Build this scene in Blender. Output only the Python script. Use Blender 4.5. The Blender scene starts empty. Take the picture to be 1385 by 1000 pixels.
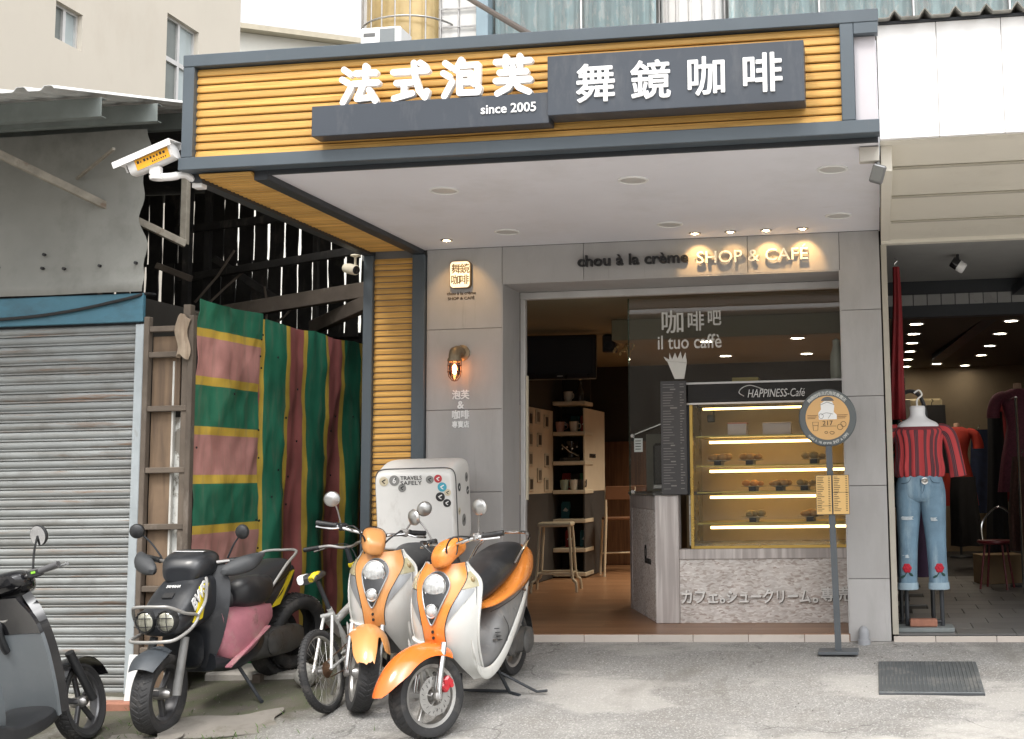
import bpy, bmesh, math, random
from mathutils import Vector, Matrix, Euler, noise
R = math.radians
PI = math.pi
random.seed(11)
sc = bpy.context.scene
COL = sc.collection

# ------------------------------------------------------------------ camera
cam_d = bpy.data.cameras.new('camera')
cam = bpy.data.objects.new('camera', cam_d)
COL.objects.link(cam)
cam_d.sensor_fit = 'HORIZONTAL'
cam_d.sensor_width = 36.0
cam_d.lens = 41.544
cam_d.shift_x = -0.2059
cam_d.shift_y = -0.0153
cam_d.clip_start = 0.05
cam_d.clip_end = 2000
CR = Matrix(((0.99122156, 0.03105490, 0.12851227), (0.13100142, -0.09949998, -0.98637639), (-0.01784485, 0.99455284, -0.10269476)))
cam.matrix_world = Matrix.Translation((2.804, -8.8, 1.215)) @ CR.to_4x4()
sc.camera = cam

# ------------------------------------------------------------------ sky, sun, exposure
SUN_EL, SUN_AZ = 57.0, -28.0          # azimuth measured from -Y (behind the camera) towards +X
w = bpy.data.worlds.new('World')
sc.world = w
w.use_nodes = True
nt = w.node_tree
nt.nodes.clear()
sky = nt.nodes.new('ShaderNodeTexSky')
sky.sky_type = 'NISHITA'
sky.sun_disc = False
sky.sun_elevation = R(SUN_EL)
sky.sun_rotation = R(180 + SUN_AZ)
sky.air_density = 1.0
sky.dust_density = 4.0
sky.ozone_density = 1.0
hs = nt.nodes.new('ShaderNodeHueSaturation')
hs.inputs['Saturation'].default_value = 0.04
bg = nt.nodes.new('ShaderNodeBackground')
bg.inputs['Strength'].default_value = 0.15
wo = nt.nodes.new('ShaderNodeOutputWorld')
nt.links.new(sky.outputs[0], hs.inputs['Color'])
nt.links.new(hs.outputs[0], bg.inputs['Color'])
nt.links.new(bg.outputs[0], wo.inputs['Surface'])
sl = bpy.data.lights.new('sun', 'SUN')
sl.energy = 1.15
sl.angle = R(13)
sl.color = (1.0, 0.95, 0.88)
so = bpy.data.objects.new('sun', sl)
COL.objects.link(so)
_d = Vector((math.sin(R(SUN_AZ)) * math.cos(R(SUN_EL)), -math.cos(R(SUN_AZ)) * math.cos(R(SUN_EL)), math.sin(R(SUN_EL))))
so.rotation_euler = _d.to_track_quat('Z', 'Y').to_euler()
so.location = (0, -12, 14)
sc.view_settings.view_transform = 'Standard'
sc.view_settings.look = 'None'
sc.view_settings.gamma = 1.0
sc.view_settings.use_curve_mapping = False
sc.view_settings.exposure = 1.18
sc.render.engine = 'CYCLES'
sc.cycles.use_denoising = True
sc.cycles.max_bounces = 6
sc.cycles.diffuse_bounces = 3
sc.cycles.glossy_bounces = 3
sc.cycles.transparent_max_bounces = 10
sc.cycles.caustics_reflective = False
sc.cycles.caustics_refractive = False
sc.cycles.sample_clamp_indirect = 6.0

# ------------------------------------------------------------------ materials
def _n(nt, t, **k):
    n = nt.nodes.new(t)
    for a, b in k.items():
        setattr(n, a, b)
    return n

def c4(c):
    return (c[0], c[1], c[2], 1.0)

def M(name, col, rough=0.6, metal=0.0, var=0.10, vs=5.0, bump=0.0, bs=60.0, coat=0.0, orand=0.0, dirt=None, grain=None, spec=0.5, brush=None, sheen=0.0):
    """Principled material: base colour with soft variation, optional dirt blotches (colour, scale, low, high, stretch), wood grain (colour, stretch xyz), bump."""
    m = bpy.data.materials.new(name)
    m.use_nodes = True
    nt = m.node_tree
    L = nt.links
    b = nt.nodes['Principled BSDF']
    tc = _n(nt, 'ShaderNodeTexCoord')
    src = tc.outputs['Object']
    if orand:
        oi = _n(nt, 'ShaderNodeObjectInfo')
        va = _n(nt, 'ShaderNodeVectorMath', operation='SCALE')
        cx = _n(nt, 'ShaderNodeCombineXYZ')
        L.new(oi.outputs['Random'], cx.inputs[0]); L.new(oi.outputs['Random'], cx.inputs[1]); L.new(oi.outputs['Random'], cx.inputs[2])
        L.new(cx.outputs[0], va.inputs[0]); va.inputs['Scale'].default_value = 37.0
        ad = _n(nt, 'ShaderNodeVectorMath', operation='ADD')
        L.new(tc.outputs['Object'], ad.inputs[0]); L.new(va.outputs[0], ad.inputs[1])
        src = ad.outputs[0]
    no = _n(nt, 'ShaderNodeTexNoise')
    no.inputs['Scale'].default_value = vs; no.inputs['Detail'].default_value = 6; no.inputs['Roughness'].default_value = 0.6
    L.new(src, no.inputs['Vector'])
    mr = _n(nt, 'ShaderNodeMapRange')
    mr.inputs['From Min'].default_value = 0.25; mr.inputs['From Max'].default_value = 0.75
    mr.inputs['To Min'].default_value = 1 - var; mr.inputs['To Max'].default_value = 1 + var
    L.new(no.outputs['Fac'], mr.inputs['Value'])
    val = mr.outputs[0]
    if orand:
        m2 = _n(nt, 'ShaderNodeMapRange')
        m2.inputs['To Min'].default_value = 1 - orand; m2.inputs['To Max'].default_value = 1 + orand
        L.new(oi.outputs['Random'], m2.inputs['Value'])
        mm = _n(nt, 'ShaderNodeMath', operation='MULTIPLY')
        L.new(val, mm.inputs[0]); L.new(m2.outputs[0], mm.inputs[1])
        val = mm.outputs[0]
    vm = _n(nt, 'ShaderNodeVectorMath', operation='SCALE')
    vm.inputs[0].default_value = col[:3]
    L.new(val, vm.inputs['Scale'])
    out = vm.outputs[0]
    if grain:
        gcol, st = grain[0], grain[1]
        mp = _n(nt, 'ShaderNodeMapping'); mp.inputs['Scale'].default_value = st
        L.new(src, mp.inputs['Vector'])
        g = _n(nt, 'ShaderNodeTexNoise'); g.inputs['Scale'].default_value = 1.0; g.inputs['Detail'].default_value = 8; g.inputs['Distortion'].default_value = 0.6
        L.new(mp.outputs[0], g.inputs['Vector'])
        r = _n(nt, 'ShaderNodeMapRange'); r.inputs['From Min'].default_value = 0.42; r.inputs['From Max'].default_value = 0.68
        L.new(g.outputs['Fac'], r.inputs['Value'])
        mx = _n(nt, 'ShaderNodeMix', data_type='RGBA')
        L.new(r.outputs[0], mx.inputs['Factor']); L.new(out, mx.inputs[6]); mx.inputs[7].default_value = c4(gcol)
        out = mx.outputs[2]
    if dirt:
        for (dc, ds, lo, hi, st) in (dirt if isinstance(dirt, list) else [dirt]):
            mp = _n(nt, 'ShaderNodeMapping'); mp.inputs['Scale'].default_value = st
            L.new(src, mp.inputs['Vector'])
            g = _n(nt, 'ShaderNodeTexNoise'); g.inputs['Scale'].default_value = ds; g.inputs['Detail'].default_value = 9; g.inputs['Roughness'].default_value = 0.68
            L.new(mp.outputs[0], g.inputs['Vector'])
            r = _n(nt, 'ShaderNodeMapRange'); r.inputs['From Min'].default_value = lo; r.inputs['From Max'].default_value = hi
            L.new(g.outputs['Fac'], r.inputs['Value'])
            mx = _n(nt, 'ShaderNodeMix', data_type='RGBA')
            L.new(r.outputs[0], mx.inputs['Factor']); L.new(out, mx.inputs[6]); mx.inputs[7].default_value = c4(dc)
            out = mx.outputs[2]
    L.new(out, b.inputs['Base Color'])
    rr = _n(nt, 'ShaderNodeMapRange')
    rr.inputs['To Min'].default_value = max(0.02, rough - 0.10); rr.inputs['To Max'].default_value = min(1, rough + 0.10)
    L.new(no.outputs['Fac'], rr.inputs['Value']); L.new(rr.outputs[0], b.inputs['Roughness'])
    b.inputs['Metallic'].default_value = metal
    b.inputs['Specular IOR Level'].default_value = spec
    if coat:
        b.inputs['Coat Weight'].default_value = coat; b.inputs['Coat Roughness'].default_value = 0.08
    if sheen:
        b.inputs['Sheen Weight'].default_value = sheen
    if bump:
        bn = _n(nt, 'ShaderNodeTexNoise'); bn.inputs['Scale'].default_value = bs; bn.inputs['Detail'].default_value = 5
        if brush:
            mp = _n(nt, 'ShaderNodeMapping'); mp.inputs['Scale'].default_value = brush
            L.new(src, mp.inputs['Vector']); L.new(mp.outputs[0], bn.inputs['Vector'])
        else:
            L.new(src, bn.inputs['Vector'])
        bu = _n(nt, 'ShaderNodeBump'); bu.inputs['Strength'].default_value = bump; bu.inputs['Distance'].default_value = 0.004
        L.new(bn.outputs['Fac'], bu.inputs['Height']); L.new(bu.outputs[0], b.inputs['Normal'])
    return m

def ME(name, col, strength, base=(0.8, 0.8, 0.8)):
    m = bpy.data.materials.new(name); m.use_nodes = True
    b = m.node_tree.nodes['Principled BSDF']
    b.inputs['Base Color'].default_value = c4(base)
    b.inputs['Emission Color'].default_value = c4(col)
    b.inputs['Emission Strength'].default_value = strength
    return m

def MG(name, col=(0.9, 0.93, 0.92), rough=0.02, alpha=0.12, dirt=0.0):
    """thin architectural glass: clear transmission with a real Fresnel reflection"""
    m = bpy.data.materials.new(name); m.use_nodes = True
    nt = m.node_tree; nt.nodes.clear(); L = nt.links
    o = _n(nt, 'ShaderNodeOutputMaterial')
    t = _n(nt, 'ShaderNodeBsdfTransparent'); t.inputs['Color'].default_value = c4(col)
    g = _n(nt, 'ShaderNodeBsdfGlossy'); g.inputs['Roughness'].default_value = rough; g.inputs['Color'].default_value = (1, 1, 1, 1)
    f = _n(nt, 'ShaderNodeFresnel'); f.inputs['IOR'].default_value = 1.45
    no = _n(nt, 'ShaderNodeTexNoise'); no.inputs['Scale'].default_value = 3.0; no.inputs['Detail'].default_value = 6
    mx = _n(nt, 'ShaderNodeMixShader')
    L.new(f.outputs[0], mx.inputs[0]); L.new(t.outputs[0], mx.inputs[1]); L.new(g.outputs[0], mx.inputs[2])
    if dirt:
        d = _n(nt, 'ShaderNodeBsdfDiffuse'); d.inputs['Color'].default_value = (0.5, 0.5, 0.48, 1)
        r = _n(nt, 'ShaderNodeMapRange'); r.inputs['From Min'].default_value = 0.4; r.inputs['From Max'].default_value = 0.8; r.inputs['To Max'].default_value = dirt
        L.new(no.outputs['Fac'], r.inputs['Value'])
        m2 = _n(nt, 'ShaderNodeMixShader')
        L.new(r.outputs[0], m2.inputs[0]); L.new(mx.outputs[0], m2.inputs[1]); L.new(d.outputs[0], m2.inputs[2])
        L.new(m2.outputs[0], o.inputs['Surface'])
    else:
        L.new(mx.outputs[0], o.inputs['Surface'])
    return m

# ------------------------------------------------------------------ mesh helpers
def frame_z(d, up=Vector((0, 0, 1))):
    d = Vector(d).normalized()
    if abs(d.dot(up)) > 0.98:
        up = Vector((1, 0, 0))
    x = up.cross(d).normalized()
    y = d.cross(x)
    return x, y, d

def crom(P, t):
    """Catmull-Rom through tuples; t in [0, len-1]"""
    n = len(P); i = min(int(t), n - 2); u = t - i
    p0 = P[max(i - 1, 0)]; p1 = P[i]; p2 = P[i + 1]; p3 = P[min(i + 2, n - 1)]
    return tuple(0.5 * (2 * b + (c - a) * u + (2 * a - 5 * b + 4 * c - d) * u * u + (3 * b - a - 3 * c + d) * u ** 3) for a, b, c, d in zip(p0, p1, p2, p3))

def smooth_pts(P, k=6):
    return [Vector(crom([tuple(p) for p in P], i / k)) for i in range((len(P) - 1) * k + 1)]

class MB:
    def __init__(s, M_=None):
        s.v = []; s.f = []; s.m = []; s.cur = 0; s.M = M_
    def add(s, vs, fs):
        o = len(s.v)
        if s.M is not None:
            s.v += [tuple(s.M @ Vector(p)) for p in vs]
        else:
            s.v += [tuple(p) for p in vs]
        s.f += [tuple(i + o for i in f) for f in fs]
        s.m += [s.cur] * len(fs)
        return s
    def box(s, x0, x1, y0, y1, z0, z1, b=0.0, X=None):
        x0, x1 = min(x0, x1), max(x0, x1); y0, y1 = min(y0, y1), max(y0, y1); z0, z1 = min(z0, z1), max(z0, z1)
        b = min(b, 0.45 * (x1 - x0), 0.45 * (y1 - y0), 0.45 * (z1 - z0))
        if b <= 0:
            vs = [(x, y, z) for z in (z0, z1) for y in (y0, y1) for x in (x0, x1)]
            fs = [(0, 2, 3, 1), (4, 5, 7, 6), (0, 1, 5, 4), (2, 6, 7, 3), (0, 4, 6, 2), (1, 3, 7, 5)]
        else:
            vs = []
            for k in range(8):
                sx, sy, sz = k & 1, (k >> 1) & 1, (k >> 2) & 1
                X_ = x1 if sx else x0; Y_ = y1 if sy else y0; Z_ = z1 if sz else z0
                dx = -b if sx else b; dy = -b if sy else b; dz = -b if sz else b
                vs += [(X_, Y_ + dy, Z_ + dz), (X_ + dx, Y_, Z_ + dz), (X_ + dx, Y_ + dy, Z_)]
            def i(k, a): return 3 * k + a
            fs = [tuple(i(k, 0) for k in (0, 4, 6, 2)), tuple(i(k, 0) for k in (1, 3, 7, 5)),
                  tuple(i(k, 1) for k in (0, 1, 5, 4)), tuple(i(k, 1) for k in (2, 6, 7, 3)),
                  tuple(i(k, 2) for k in (0, 2, 3, 1)), tuple(i(k, 2) for k in (4, 5, 7, 6))]
            for k in range(8):
                for ax in range(3):
                    j = k | (1 << ax)
                    if j != k:
                        a, c = [q for q in range(3) if q != ax]
                        fs.append((i(k, a), i(j, a), i(j, c), i(k, c)))
                fs.append((i(k, 0), i(k, 1), i(k, 2)))
        if X is not None:
            vs = [tuple(X @ Vector(p)) for p in vs]
        return s.add(vs, fs)
    def obox(s, c, size, rot=(0, 0, 0), b=0.0):
        X = Matrix.Translation(c) @ Euler(rot).to_matrix().to_4x4()
        hx, hy, hz = size[0] / 2, size[1] / 2, size[2] / 2
        return s.box(-hx, hx, -hy, hy, -hz, hz, b, X)
    def beam(s, a, c, wd, ht, b=0.0, up=(0, 0, 1)):
        a = Vector(a); c = Vector(c); x, y, z = frame_z(c - a, Vector(up))
        X = Matrix.Translation(a) @ Matrix((x, y, z)).transposed().to_4x4()
        return s.box(-wd / 2, wd / 2, -ht / 2, ht / 2, 0, (c - a).length, b, X)
    def tube(s, pts, r, n=10, cap=True, closed=False, flat=1.0):
        pts = [Vector(p) for p in pts]; N = len(pts)
        rs = r if isinstance(r, (list, tuple)) else [r] * N
        vs = []; fs = []; px = None
        for k in range(N):
            if closed: d = pts[(k + 1) % N] - pts[k - 1]
            else: d = pts[min(k + 1, N - 1)] - pts[max(k - 1, 0)]
            d = d.normalized() if d.length > 1e-9 else Vector((0, 0, 1))
            if px is None: x, y, _ = frame_z(d)
            else:
                x = px - d * px.dot(d)
                x = x.normalized() if x.length > 1e-6 else frame_z(d)[0]
                y = d.cross(x)
            px = x
            for j in range(n):
                a = 2 * PI * j / n
                vs.append(pts[k] + (x * math.cos(a) + y * math.sin(a) * flat) * rs[k])
        for k in range(N if closed else N - 1):
            k2 = (k + 1) % N
            for j in range(n):
                j2 = (j + 1) % n
                fs.append((k * n + j, k * n + j2, k2 * n + j2, k2 * n + j))
        if cap and not closed:
            fs.append(tuple(range(n))[::-1]); fs.append(tuple((N - 1) * n + j for j in range(n)))
        return s.add(vs, fs)
    def cyl(s, a, c, r, r2=None, n=16):
        return s.tube([a, c], [r, r if r2 is None else r2], n)
    def lathe(s, prof, c=(0, 0, 0), axis=(0, 0, 1), n=24, cap=True):
        c = Vector(c); x, y, z = frame_z(axis); vs = []; fs = []
        for (r, h) in prof:
            for j in range(n):
                a = 2 * PI * j / n
                vs.append(c + z * h + (x * math.cos(a) + y * math.sin(a)) * max(r, 1e-4))
        K = len(prof)
        for k in range(K - 1):
            for j in range(n):
                j2 = (j + 1) % n
                fs.append((k * n + j, k * n + j2, (k + 1) * n + j2, (k + 1) * n + j))
        if cap:
            fs.append(tuple(range(n))[::-1]); fs.append(tuple((K - 1) * n + j for j in range(n)))
        return s.add(vs, fs)
    def torus(s, c, axis, Rr, r, n=32, k=12, rb=None):
        c = Vector(c); x, y, z = frame_z(axis); rb = rb or r; vs = []; fs = []
        for i in range(n):
            a = 2 * PI * i / n; d = x * math.cos(a) + y * math.sin(a)
            for j in range(k):
                b = 2 * PI * j / k
                vs.append(c + d * (Rr + r * math.cos(b)) + z * rb * math.sin(b))
        for i in range(n):
            for j in range(k):
                fs.append((i * k + j, ((i + 1) % n) * k + j, ((i + 1) % n) * k + (j + 1) % k, i * k + (j + 1) % k))
        return s.add(vs, fs)
    def ell(s, c, rad, rot=(0, 0, 0), n=16, k=10):
        X = Matrix.Translation(c) @ Euler(rot).to_matrix().to_4x4(); vs = []; fs = []
        for i in range(k + 1):
            t = PI * i / k
            for j in range(n):
                a = 2 * PI * j / n
                vs.append(X @ Vector((rad[0] * math.sin(t) * math.cos(a), rad[1] * math.sin(t) * math.sin(a), rad[2] * math.cos(t))))
        for i in range(k):
            for j in range(n):
                fs.append((i * n + j, (i + 1) * n + j, (i + 1) * n + (j + 1) % n, i * n + (j + 1) % n))
        return s.add(vs, fs)
    def loft(s, rings, cap=True, closed=True):
        n = len(rings[0]); vs = [p for r in rings for p in r]; fs = []
        for k in range(len(rings) - 1):
            for j in range(n if closed else n - 1):
                j2 = (j + 1) % n
                fs.append((k * n + j, k * n + j2, (k + 1) * n + j2, (k + 1) * n + j))
        if cap:
            fs.append(tuple(range(n))[::-1]); fs.append(tuple((len(rings) - 1) * n + j for j in range(n)))
        return s.add(vs, fs)
    def sections(s, P, n=20, k=5, pw=2.6, axis='x', cap=True):
        """loft along x through control sections (x, yc, zc, half width, half height); superellipse power pw"""
        rings = []
        for q in range((len(P) - 1) * k + 1):
            x, yc, zc, hw, hh = crom(P, q / k)
            hw = max(hw, 0.002); hh = max(hh, 0.002); ring = []
            for j in range(n):
                a = 2 * PI * j / n; ca, sa = math.cos(a), math.sin(a)
                py = math.copysign(abs(ca) ** (2 / pw), ca) * hw; pz = math.copysign(abs(sa) ** (2 / pw), sa) * hh
                ring.append((x, yc + py, zc + pz) if axis == 'x' else (xz_swap(x, yc + py, zc + pz) if axis == 'z' else (yc + py, x, zc + pz)))
            rings.append(ring)
        return s.loft(rings, cap)
    def prism(s, poly, f0, f1):
        """poly: 2-D points; f0/f1: functions (u,v)->xyz for the two faces"""
        n = len(poly); vs = [f0(*p) for p in poly] + [f1(*p) for p in poly]
        fs = [tuple(range(n)), tuple(range(2 * n - 1, n - 1, -1))]
        for j in range(n):
            j2 = (j + 1) % n
            fs.append((j, j + n, j2 + n, j2))
        return s.add(vs, fs)
    def plate(s, poly, y0, y1):
        """polygon in XZ extruded in Y"""
        return s.prism(poly, lambda u, v: (u, y0, v), lambda u, v: (u, y1, v))
    def sheet(s, fn, nu, nv, th=0.0, nrm=None):
        """grid surface fn(u,v), u,v in 0..1, given thickness th by its own normals"""
        P = [[Vector(fn(i / nu, j / nv)) for j in range(nv + 1)] for i in range(nu + 1)]
        W = nv + 1
        vs = [P[i][j] for i in range(nu + 1) for j in range(W)]
        fs = [(i * W + j, (i + 1) * W + j, (i + 1) * W + j + 1, i * W + j + 1) for i in range(nu) for j in range(nv)]
        if th:
            o = len(vs); back = []
            for i in range(nu + 1):
                for j in range(W):
                    du = P[min(i + 1, nu)][j] - P[max(i - 1, 0)][j]; dv = P[i][min(j + 1, nv)] - P[i][max(j - 1, 0)]
                    nn = du.cross(dv)
                    nn = nn.normalized() if nn.length > 1e-9 else Vector((0, 0, 1))
                    back.append(P[i][j] - nn * th)
            vs += back
            fs += [tuple(q + o for q in f[::-1]) for f in fs]
            rim = [i * W for i in range(nu + 1)] + [nu * W + j for j in range(1, W)] + [i * W + nv for i in range(nu - 1, -1, -1)] + [j for j in range(nv - 1, 0, -1)]
            for a in range(len(rim)):
                p, q = rim[a], rim[(a + 1) % len(rim)]
                fs.append((q, p, p + o, q + o))
        return s.add(vs, fs)
    def mesh(s, name, mats, smooth=35):
        me = bpy.data.meshes.new(name)
        me.from_pydata(s.v, [], s.f)
        for m in (mats if isinstance(mats, (list, tuple)) else [mats]):
            me.materials.append(m)
        if isinstance(mats, (list, tuple)) and len(mats) > 1:
            me.polygons.foreach_set('material_index', s.m)
        bm = bmesh.new(); bm.from_mesh(me)
        bmesh.ops.recalc_face_normals(bm, faces=bm.faces[:])
        bm.to_mesh(me); bm.free()
        if smooth:
            me.polygons.foreach_set('use_smooth', [True] * len(me.polygons))
            me.set_sharp_from_angle(angle=R(smooth))
        me.update()
        return me
    def build(s, name, mats, parent=None, smooth=35):
        return put(name, s.mesh(name, mats, smooth), parent)

def xz_swap(x, y, z):
    return (z, y, x)

def put(name, me, parent=None, loc=None, rot=None, scale=None):
    o = bpy.data.objects.new(name, me)
    COL.objects.link(o)
    if parent is not None: o.parent = parent
    if loc is not None: o.location = loc
    if rot is not None: o.rotation_euler = rot
    if scale is not None: o.scale = scale
    return o

def tag(o, label=None, cat=None, group=None, kind=None):
    if label: o['label'] = label
    if cat: o['category'] = cat
    if group: o['group'] = group
    if kind: o['kind'] = kind
    return o

def thing(name, label, cat, loc=(0, 0, 0), rotz=0.0, group=None):
    o = bpy.data.objects.new(name, None)
    o.empty_display_size = 0.1
    COL.objects.link(o)
    o.location = loc; o.rotation_euler = (0, 0, rotz)
    return tag(o, label, cat, group)

def copy_tree(o, parent=None):
    c = o.copy(); COL.objects.link(c); c.parent = parent
    for ch in list(o.children):
        copy_tree(ch, c)
    return c

def text_mesh(name, body, mat, width=None, height=None, extr=0.004, offset=0.0, bevel=0.0, shear=0.0, space=1.0, align='LEFT', res=3):
    """text turned into a mesh in the XZ plane (reads from -Y), scaled to width/height, lower-left at the origin"""
    cu = bpy.data.curves.new('tmp_text', 'FONT')
    cu.body = body; cu.size = 1.0; cu.extrude = 0.02; cu.resolution_u = res
    cu.offset = offset; cu.shear = shear; cu.space_character = space; cu.align_x = align
    if bevel: cu.bevel_depth = bevel; cu.bevel_resolution = 2
    o = bpy.data.objects.new('tmp_text', cu); COL.objects.link(o)
    dg = bpy.context.evaluated_depsgraph_get()
    me = bpy.data.meshes.new_from_object(o.evaluated_get(dg))
    bpy.data.objects.remove(o); bpy.data.curves.remove(cu)
    vs = me.vertices
    x0 = min(v.co.x for v in vs); x1 = max(v.co.x for v in vs); y0 = min(v.co.y for v in vs); y1 = max(v.co.y for v in vs)
    z1 = max(v.co.z for v in vs)
    sx = (width / (x1 - x0)) if width else None; sy = (height / (y1 - y0)) if height else None
    sx = sx or sy; sy = sy or sx
    for v in vs:
        x, y, z = v.co
        v.co = ((x - x0) * sx, -(z / z1) * extr, (y - y0) * sy)
    me.name = name
    me.materials.clear(); me.materials.append(mat)
    for p in me.polygons: p.material_index = 0
    return me

def bold_mesh(me, d):
    """thicken strokes: five copies shifted by d, each a hair further out so no faces coincide"""
    vs = [v.co.copy() for v in me.vertices]; fs = [tuple(p.vertices) for p in me.polygons]; n = len(vs); V = []; F = []
    for k, (dx, dz) in enumerate(((0, 0), (d, 0), (-d, 0), (0, d), (0, -d), (0.7 * d, 0.7 * d), (-0.7 * d, 0.7 * d), (0.7 * d, -0.7 * d), (-0.7 * d, -0.7 * d))):
        V += [(v.x + dx, v.y - 0.00025 * k, v.z + dz) for v in vs]; F += [tuple(i + n * k for i in f) for f in fs]
    m2 = bpy.data.meshes.new(me.name); m2.from_pydata(V, [], F)
    for m in me.materials: m2.materials.append(m)
    bpy.data.meshes.remove(me)
    return m2

def sign_text(name, body, mat, loc, parent=None, rot=None, bold=0.0, **k):
    me = text_mesh(name, body, mat, **k)
    if bold: me = bold_mesh(me, bold)
    return put(name, me, parent, loc, rot)

STROKES = {
 '法': [[(8, 92), (24, 80)], [(3, 66), (19, 56)], [(6, 6), (26, 42)], [(40, 80), (92, 80)], [(66, 98), (66, 54)], [(33, 53), (98, 53)], [(61, 50), (44, 14)], [(44, 13), (86, 15)], [(77, 34), (93, 5)]],
 '式': [[(5, 77), (95, 77)], [(14, 48), (54, 48)], [(34, 48), (34, 16)], [(8, 8), (56, 19)], [(60, 98), (64, 60), (74, 26), (90, 6), (95, 22)], [(77, 97), (90, 88)]],
 '泡': [[(8, 92), (24, 80)], [(3, 66), (19, 56)], [(6, 6), (26, 42)], [(50, 98), (36, 72)], [(44, 83), (93, 83), (92, 40), (83, 34)], [(46, 62), (76, 62), (76, 40), (46, 40)], [(46, 62), (46, 12), (94, 11), (97, 24)]],
 '芙': [[(6, 86), (94, 86)], [(32, 98), (32, 73)], [(68, 98), (68, 73)], [(16, 58), (84, 58)], [(6, 37), (94, 37)], [(50, 70), (50, 40), (38, 18), (10, 4)], [(52, 36), (66, 17), (92, 4)]],
}
def stroke_letter(ch, size, rad, depth):
    """fat round-ended brush strokes cut from thick sheet; every stroke a hair proud of the last"""
    m = MB(); k = 0
    for line in STROKES[ch]:
        P = [Vector((a * size / 100, b * size / 100)) for a, b in line]
        for a, b in zip(P[:-1], P[1:]):
            d = (b - a).normalized(); t0 = math.atan2(d.y, d.x); poly = []
            for i in range(9): q = t0 + PI / 2 + PI * i / 8; poly.append((a.x + rad * math.cos(q), a.y + rad * math.sin(q)))
            for i in range(9): q = t0 - PI / 2 + PI * i / 8; poly.append((b.x + rad * math.cos(q), b.y + rad * math.sin(q)))
            m.plate(poly, -depth - 0.0003 * k, -0.0002 * k); k += 1
    return m

def ground_z(x, y):
    a = 0.13 * y if -4.2 < y <= 0 else (0.0 if y > 0 else -0.546 - 0.02 * max(0.0, min(30.0, -4.2 - y)))
    return a + 0.03 * max(-3.2, min(0.0, x - 0.2))

def mb(t): return MB(Matrix.Translation(-Vector(t.location)))
def rel(t, p): return Vector(p) - Vector(t.location)

# ------------------------------------------------------------------ shared materials
SLATE = M('slate_frame_paint', (0.074, 0.093, 0.110), 0.42, var=0.10, vs=3, bump=0.05, bs=200, dirt=((0.115, 0.125, 0.135), 9, 0.60, 0.85, (1, 1, 0.25)))
DARKST = M('dark_steel_paint', (0.030, 0.034, 0.040), 0.5, var=0.15)
SIGNBOX = M('signboard_grey_paint', (0.046, 0.055, 0.070), 0.38, var=0.10, vs=2, dirt=((0.10, 0.105, 0.115), 6, 0.55, 0.8, (1, 1, 0.3)))
SLATX = M('timber_slat', (0.64, 0.37, 0.10), 0.55, var=0.12, vs=3, orand=0.18, grain=((0.50, 0.27, 0.06), (1.6, 60, 60)), bump=0.25, bs=30, brush=(2, 60, 60), dirt=((0.30, 0.19, 0.09), 2.0, 0.62, 0.82, (0.6, 1, 3)))
CEMENT = M('cement_board', (0.40, 0.39, 0.385), 0.7, var=0.07, vs=2.2, bump=0.06, bs=150, orand=0.07, dirt=[((0.33, 0.32, 0.31), 2.2, 0.48, 0.78, (1.5, 1.5, 0.45)), ((0.29, 0.28, 0.265), 5, 0.62, 0.80, (3.5, 3.5, 0.25))])
JOINT = M('joint_backing', (0.16, 0.155, 0.15), 0.9)
SOFFIT = M('white_soffit', (0.77, 0.765, 0.81), 0.75, var=0.04, vs=1.5, dirt=[((0.68, 0.67, 0.69), 1.4, 0.50, 0.80, (1, 1, 1)), ((0.55, 0.50, 0.45), 2.3, 0.66, 0.78, (0.6, 1.6, 1))])
WHITE = M('white_paint', (0.80, 0.80, 0.79), 0.45, var=0.03)
LETTER = M('white_letter', (0.86, 0.86, 0.86), 0.35, var=0.02)
ALU = M('aluminium_frame', (0.62, 0.61, 0.60), 0.38, metal=0.35, var=0.08)
CHROME = M('chrome', (0.72, 0.72, 0.72), 0.14, metal=1.0, var=0.08, vs=20)
STEEL = M('worn_steel', (0.42, 0.41, 0.40), 0.38, metal=0.9, var=0.18, vs=14, dirt=((0.16, 0.09, 0.05), 12, 0.62, 0.75, (1, 1, 1)))
BLACKP = M('black_plastic', (0.022, 0.023, 0.025), 0.45, var=0.2, vs=8, bump=0.15, bs=300, dirt=((0.10, 0.095, 0.09), 6, 0.58, 0.85, (1, 1, 1)))
BLACKG = M('black_gloss', (0.012, 0.012, 0.014), 0.12, var=0.1, coat=0.6)
RUBBER = M('tyre_rubber', (0.026, 0.026, 0.027), 0.75, var=0.25, vs=20, bump=0.25, bs=220, dirt=((0.12, 0.11, 0.10), 7, 0.52, 0.80, (1, 1, 1)))
GLASS = MG('clear_glass', (0.95, 0.96, 0.95), dirt=0.015)
WARM = ME('warm_led', (1.0, 0.66, 0.24), 3.6)
LAMPW = ME('lit_downlight', (1.0, 0.90, 0.72), 14.0)
INK = M('black_print', (0.015, 0.015, 0.016), 0.5)
CREAMW = M('cream_paint', (0.66, 0.60, 0.47), 0.55, var=0.06)
MARBLE = M('whitewashed_wood', (0.44, 0.40, 0.385), 0.55, var=0.10, vs=2, grain=((0.66, 0.62, 0.60), (26, 26, 1.3)), orand=0.04)
FOAMG = M('grey_lens', (0.55, 0.54, 0.52), 0.35, var=0.05)

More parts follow.
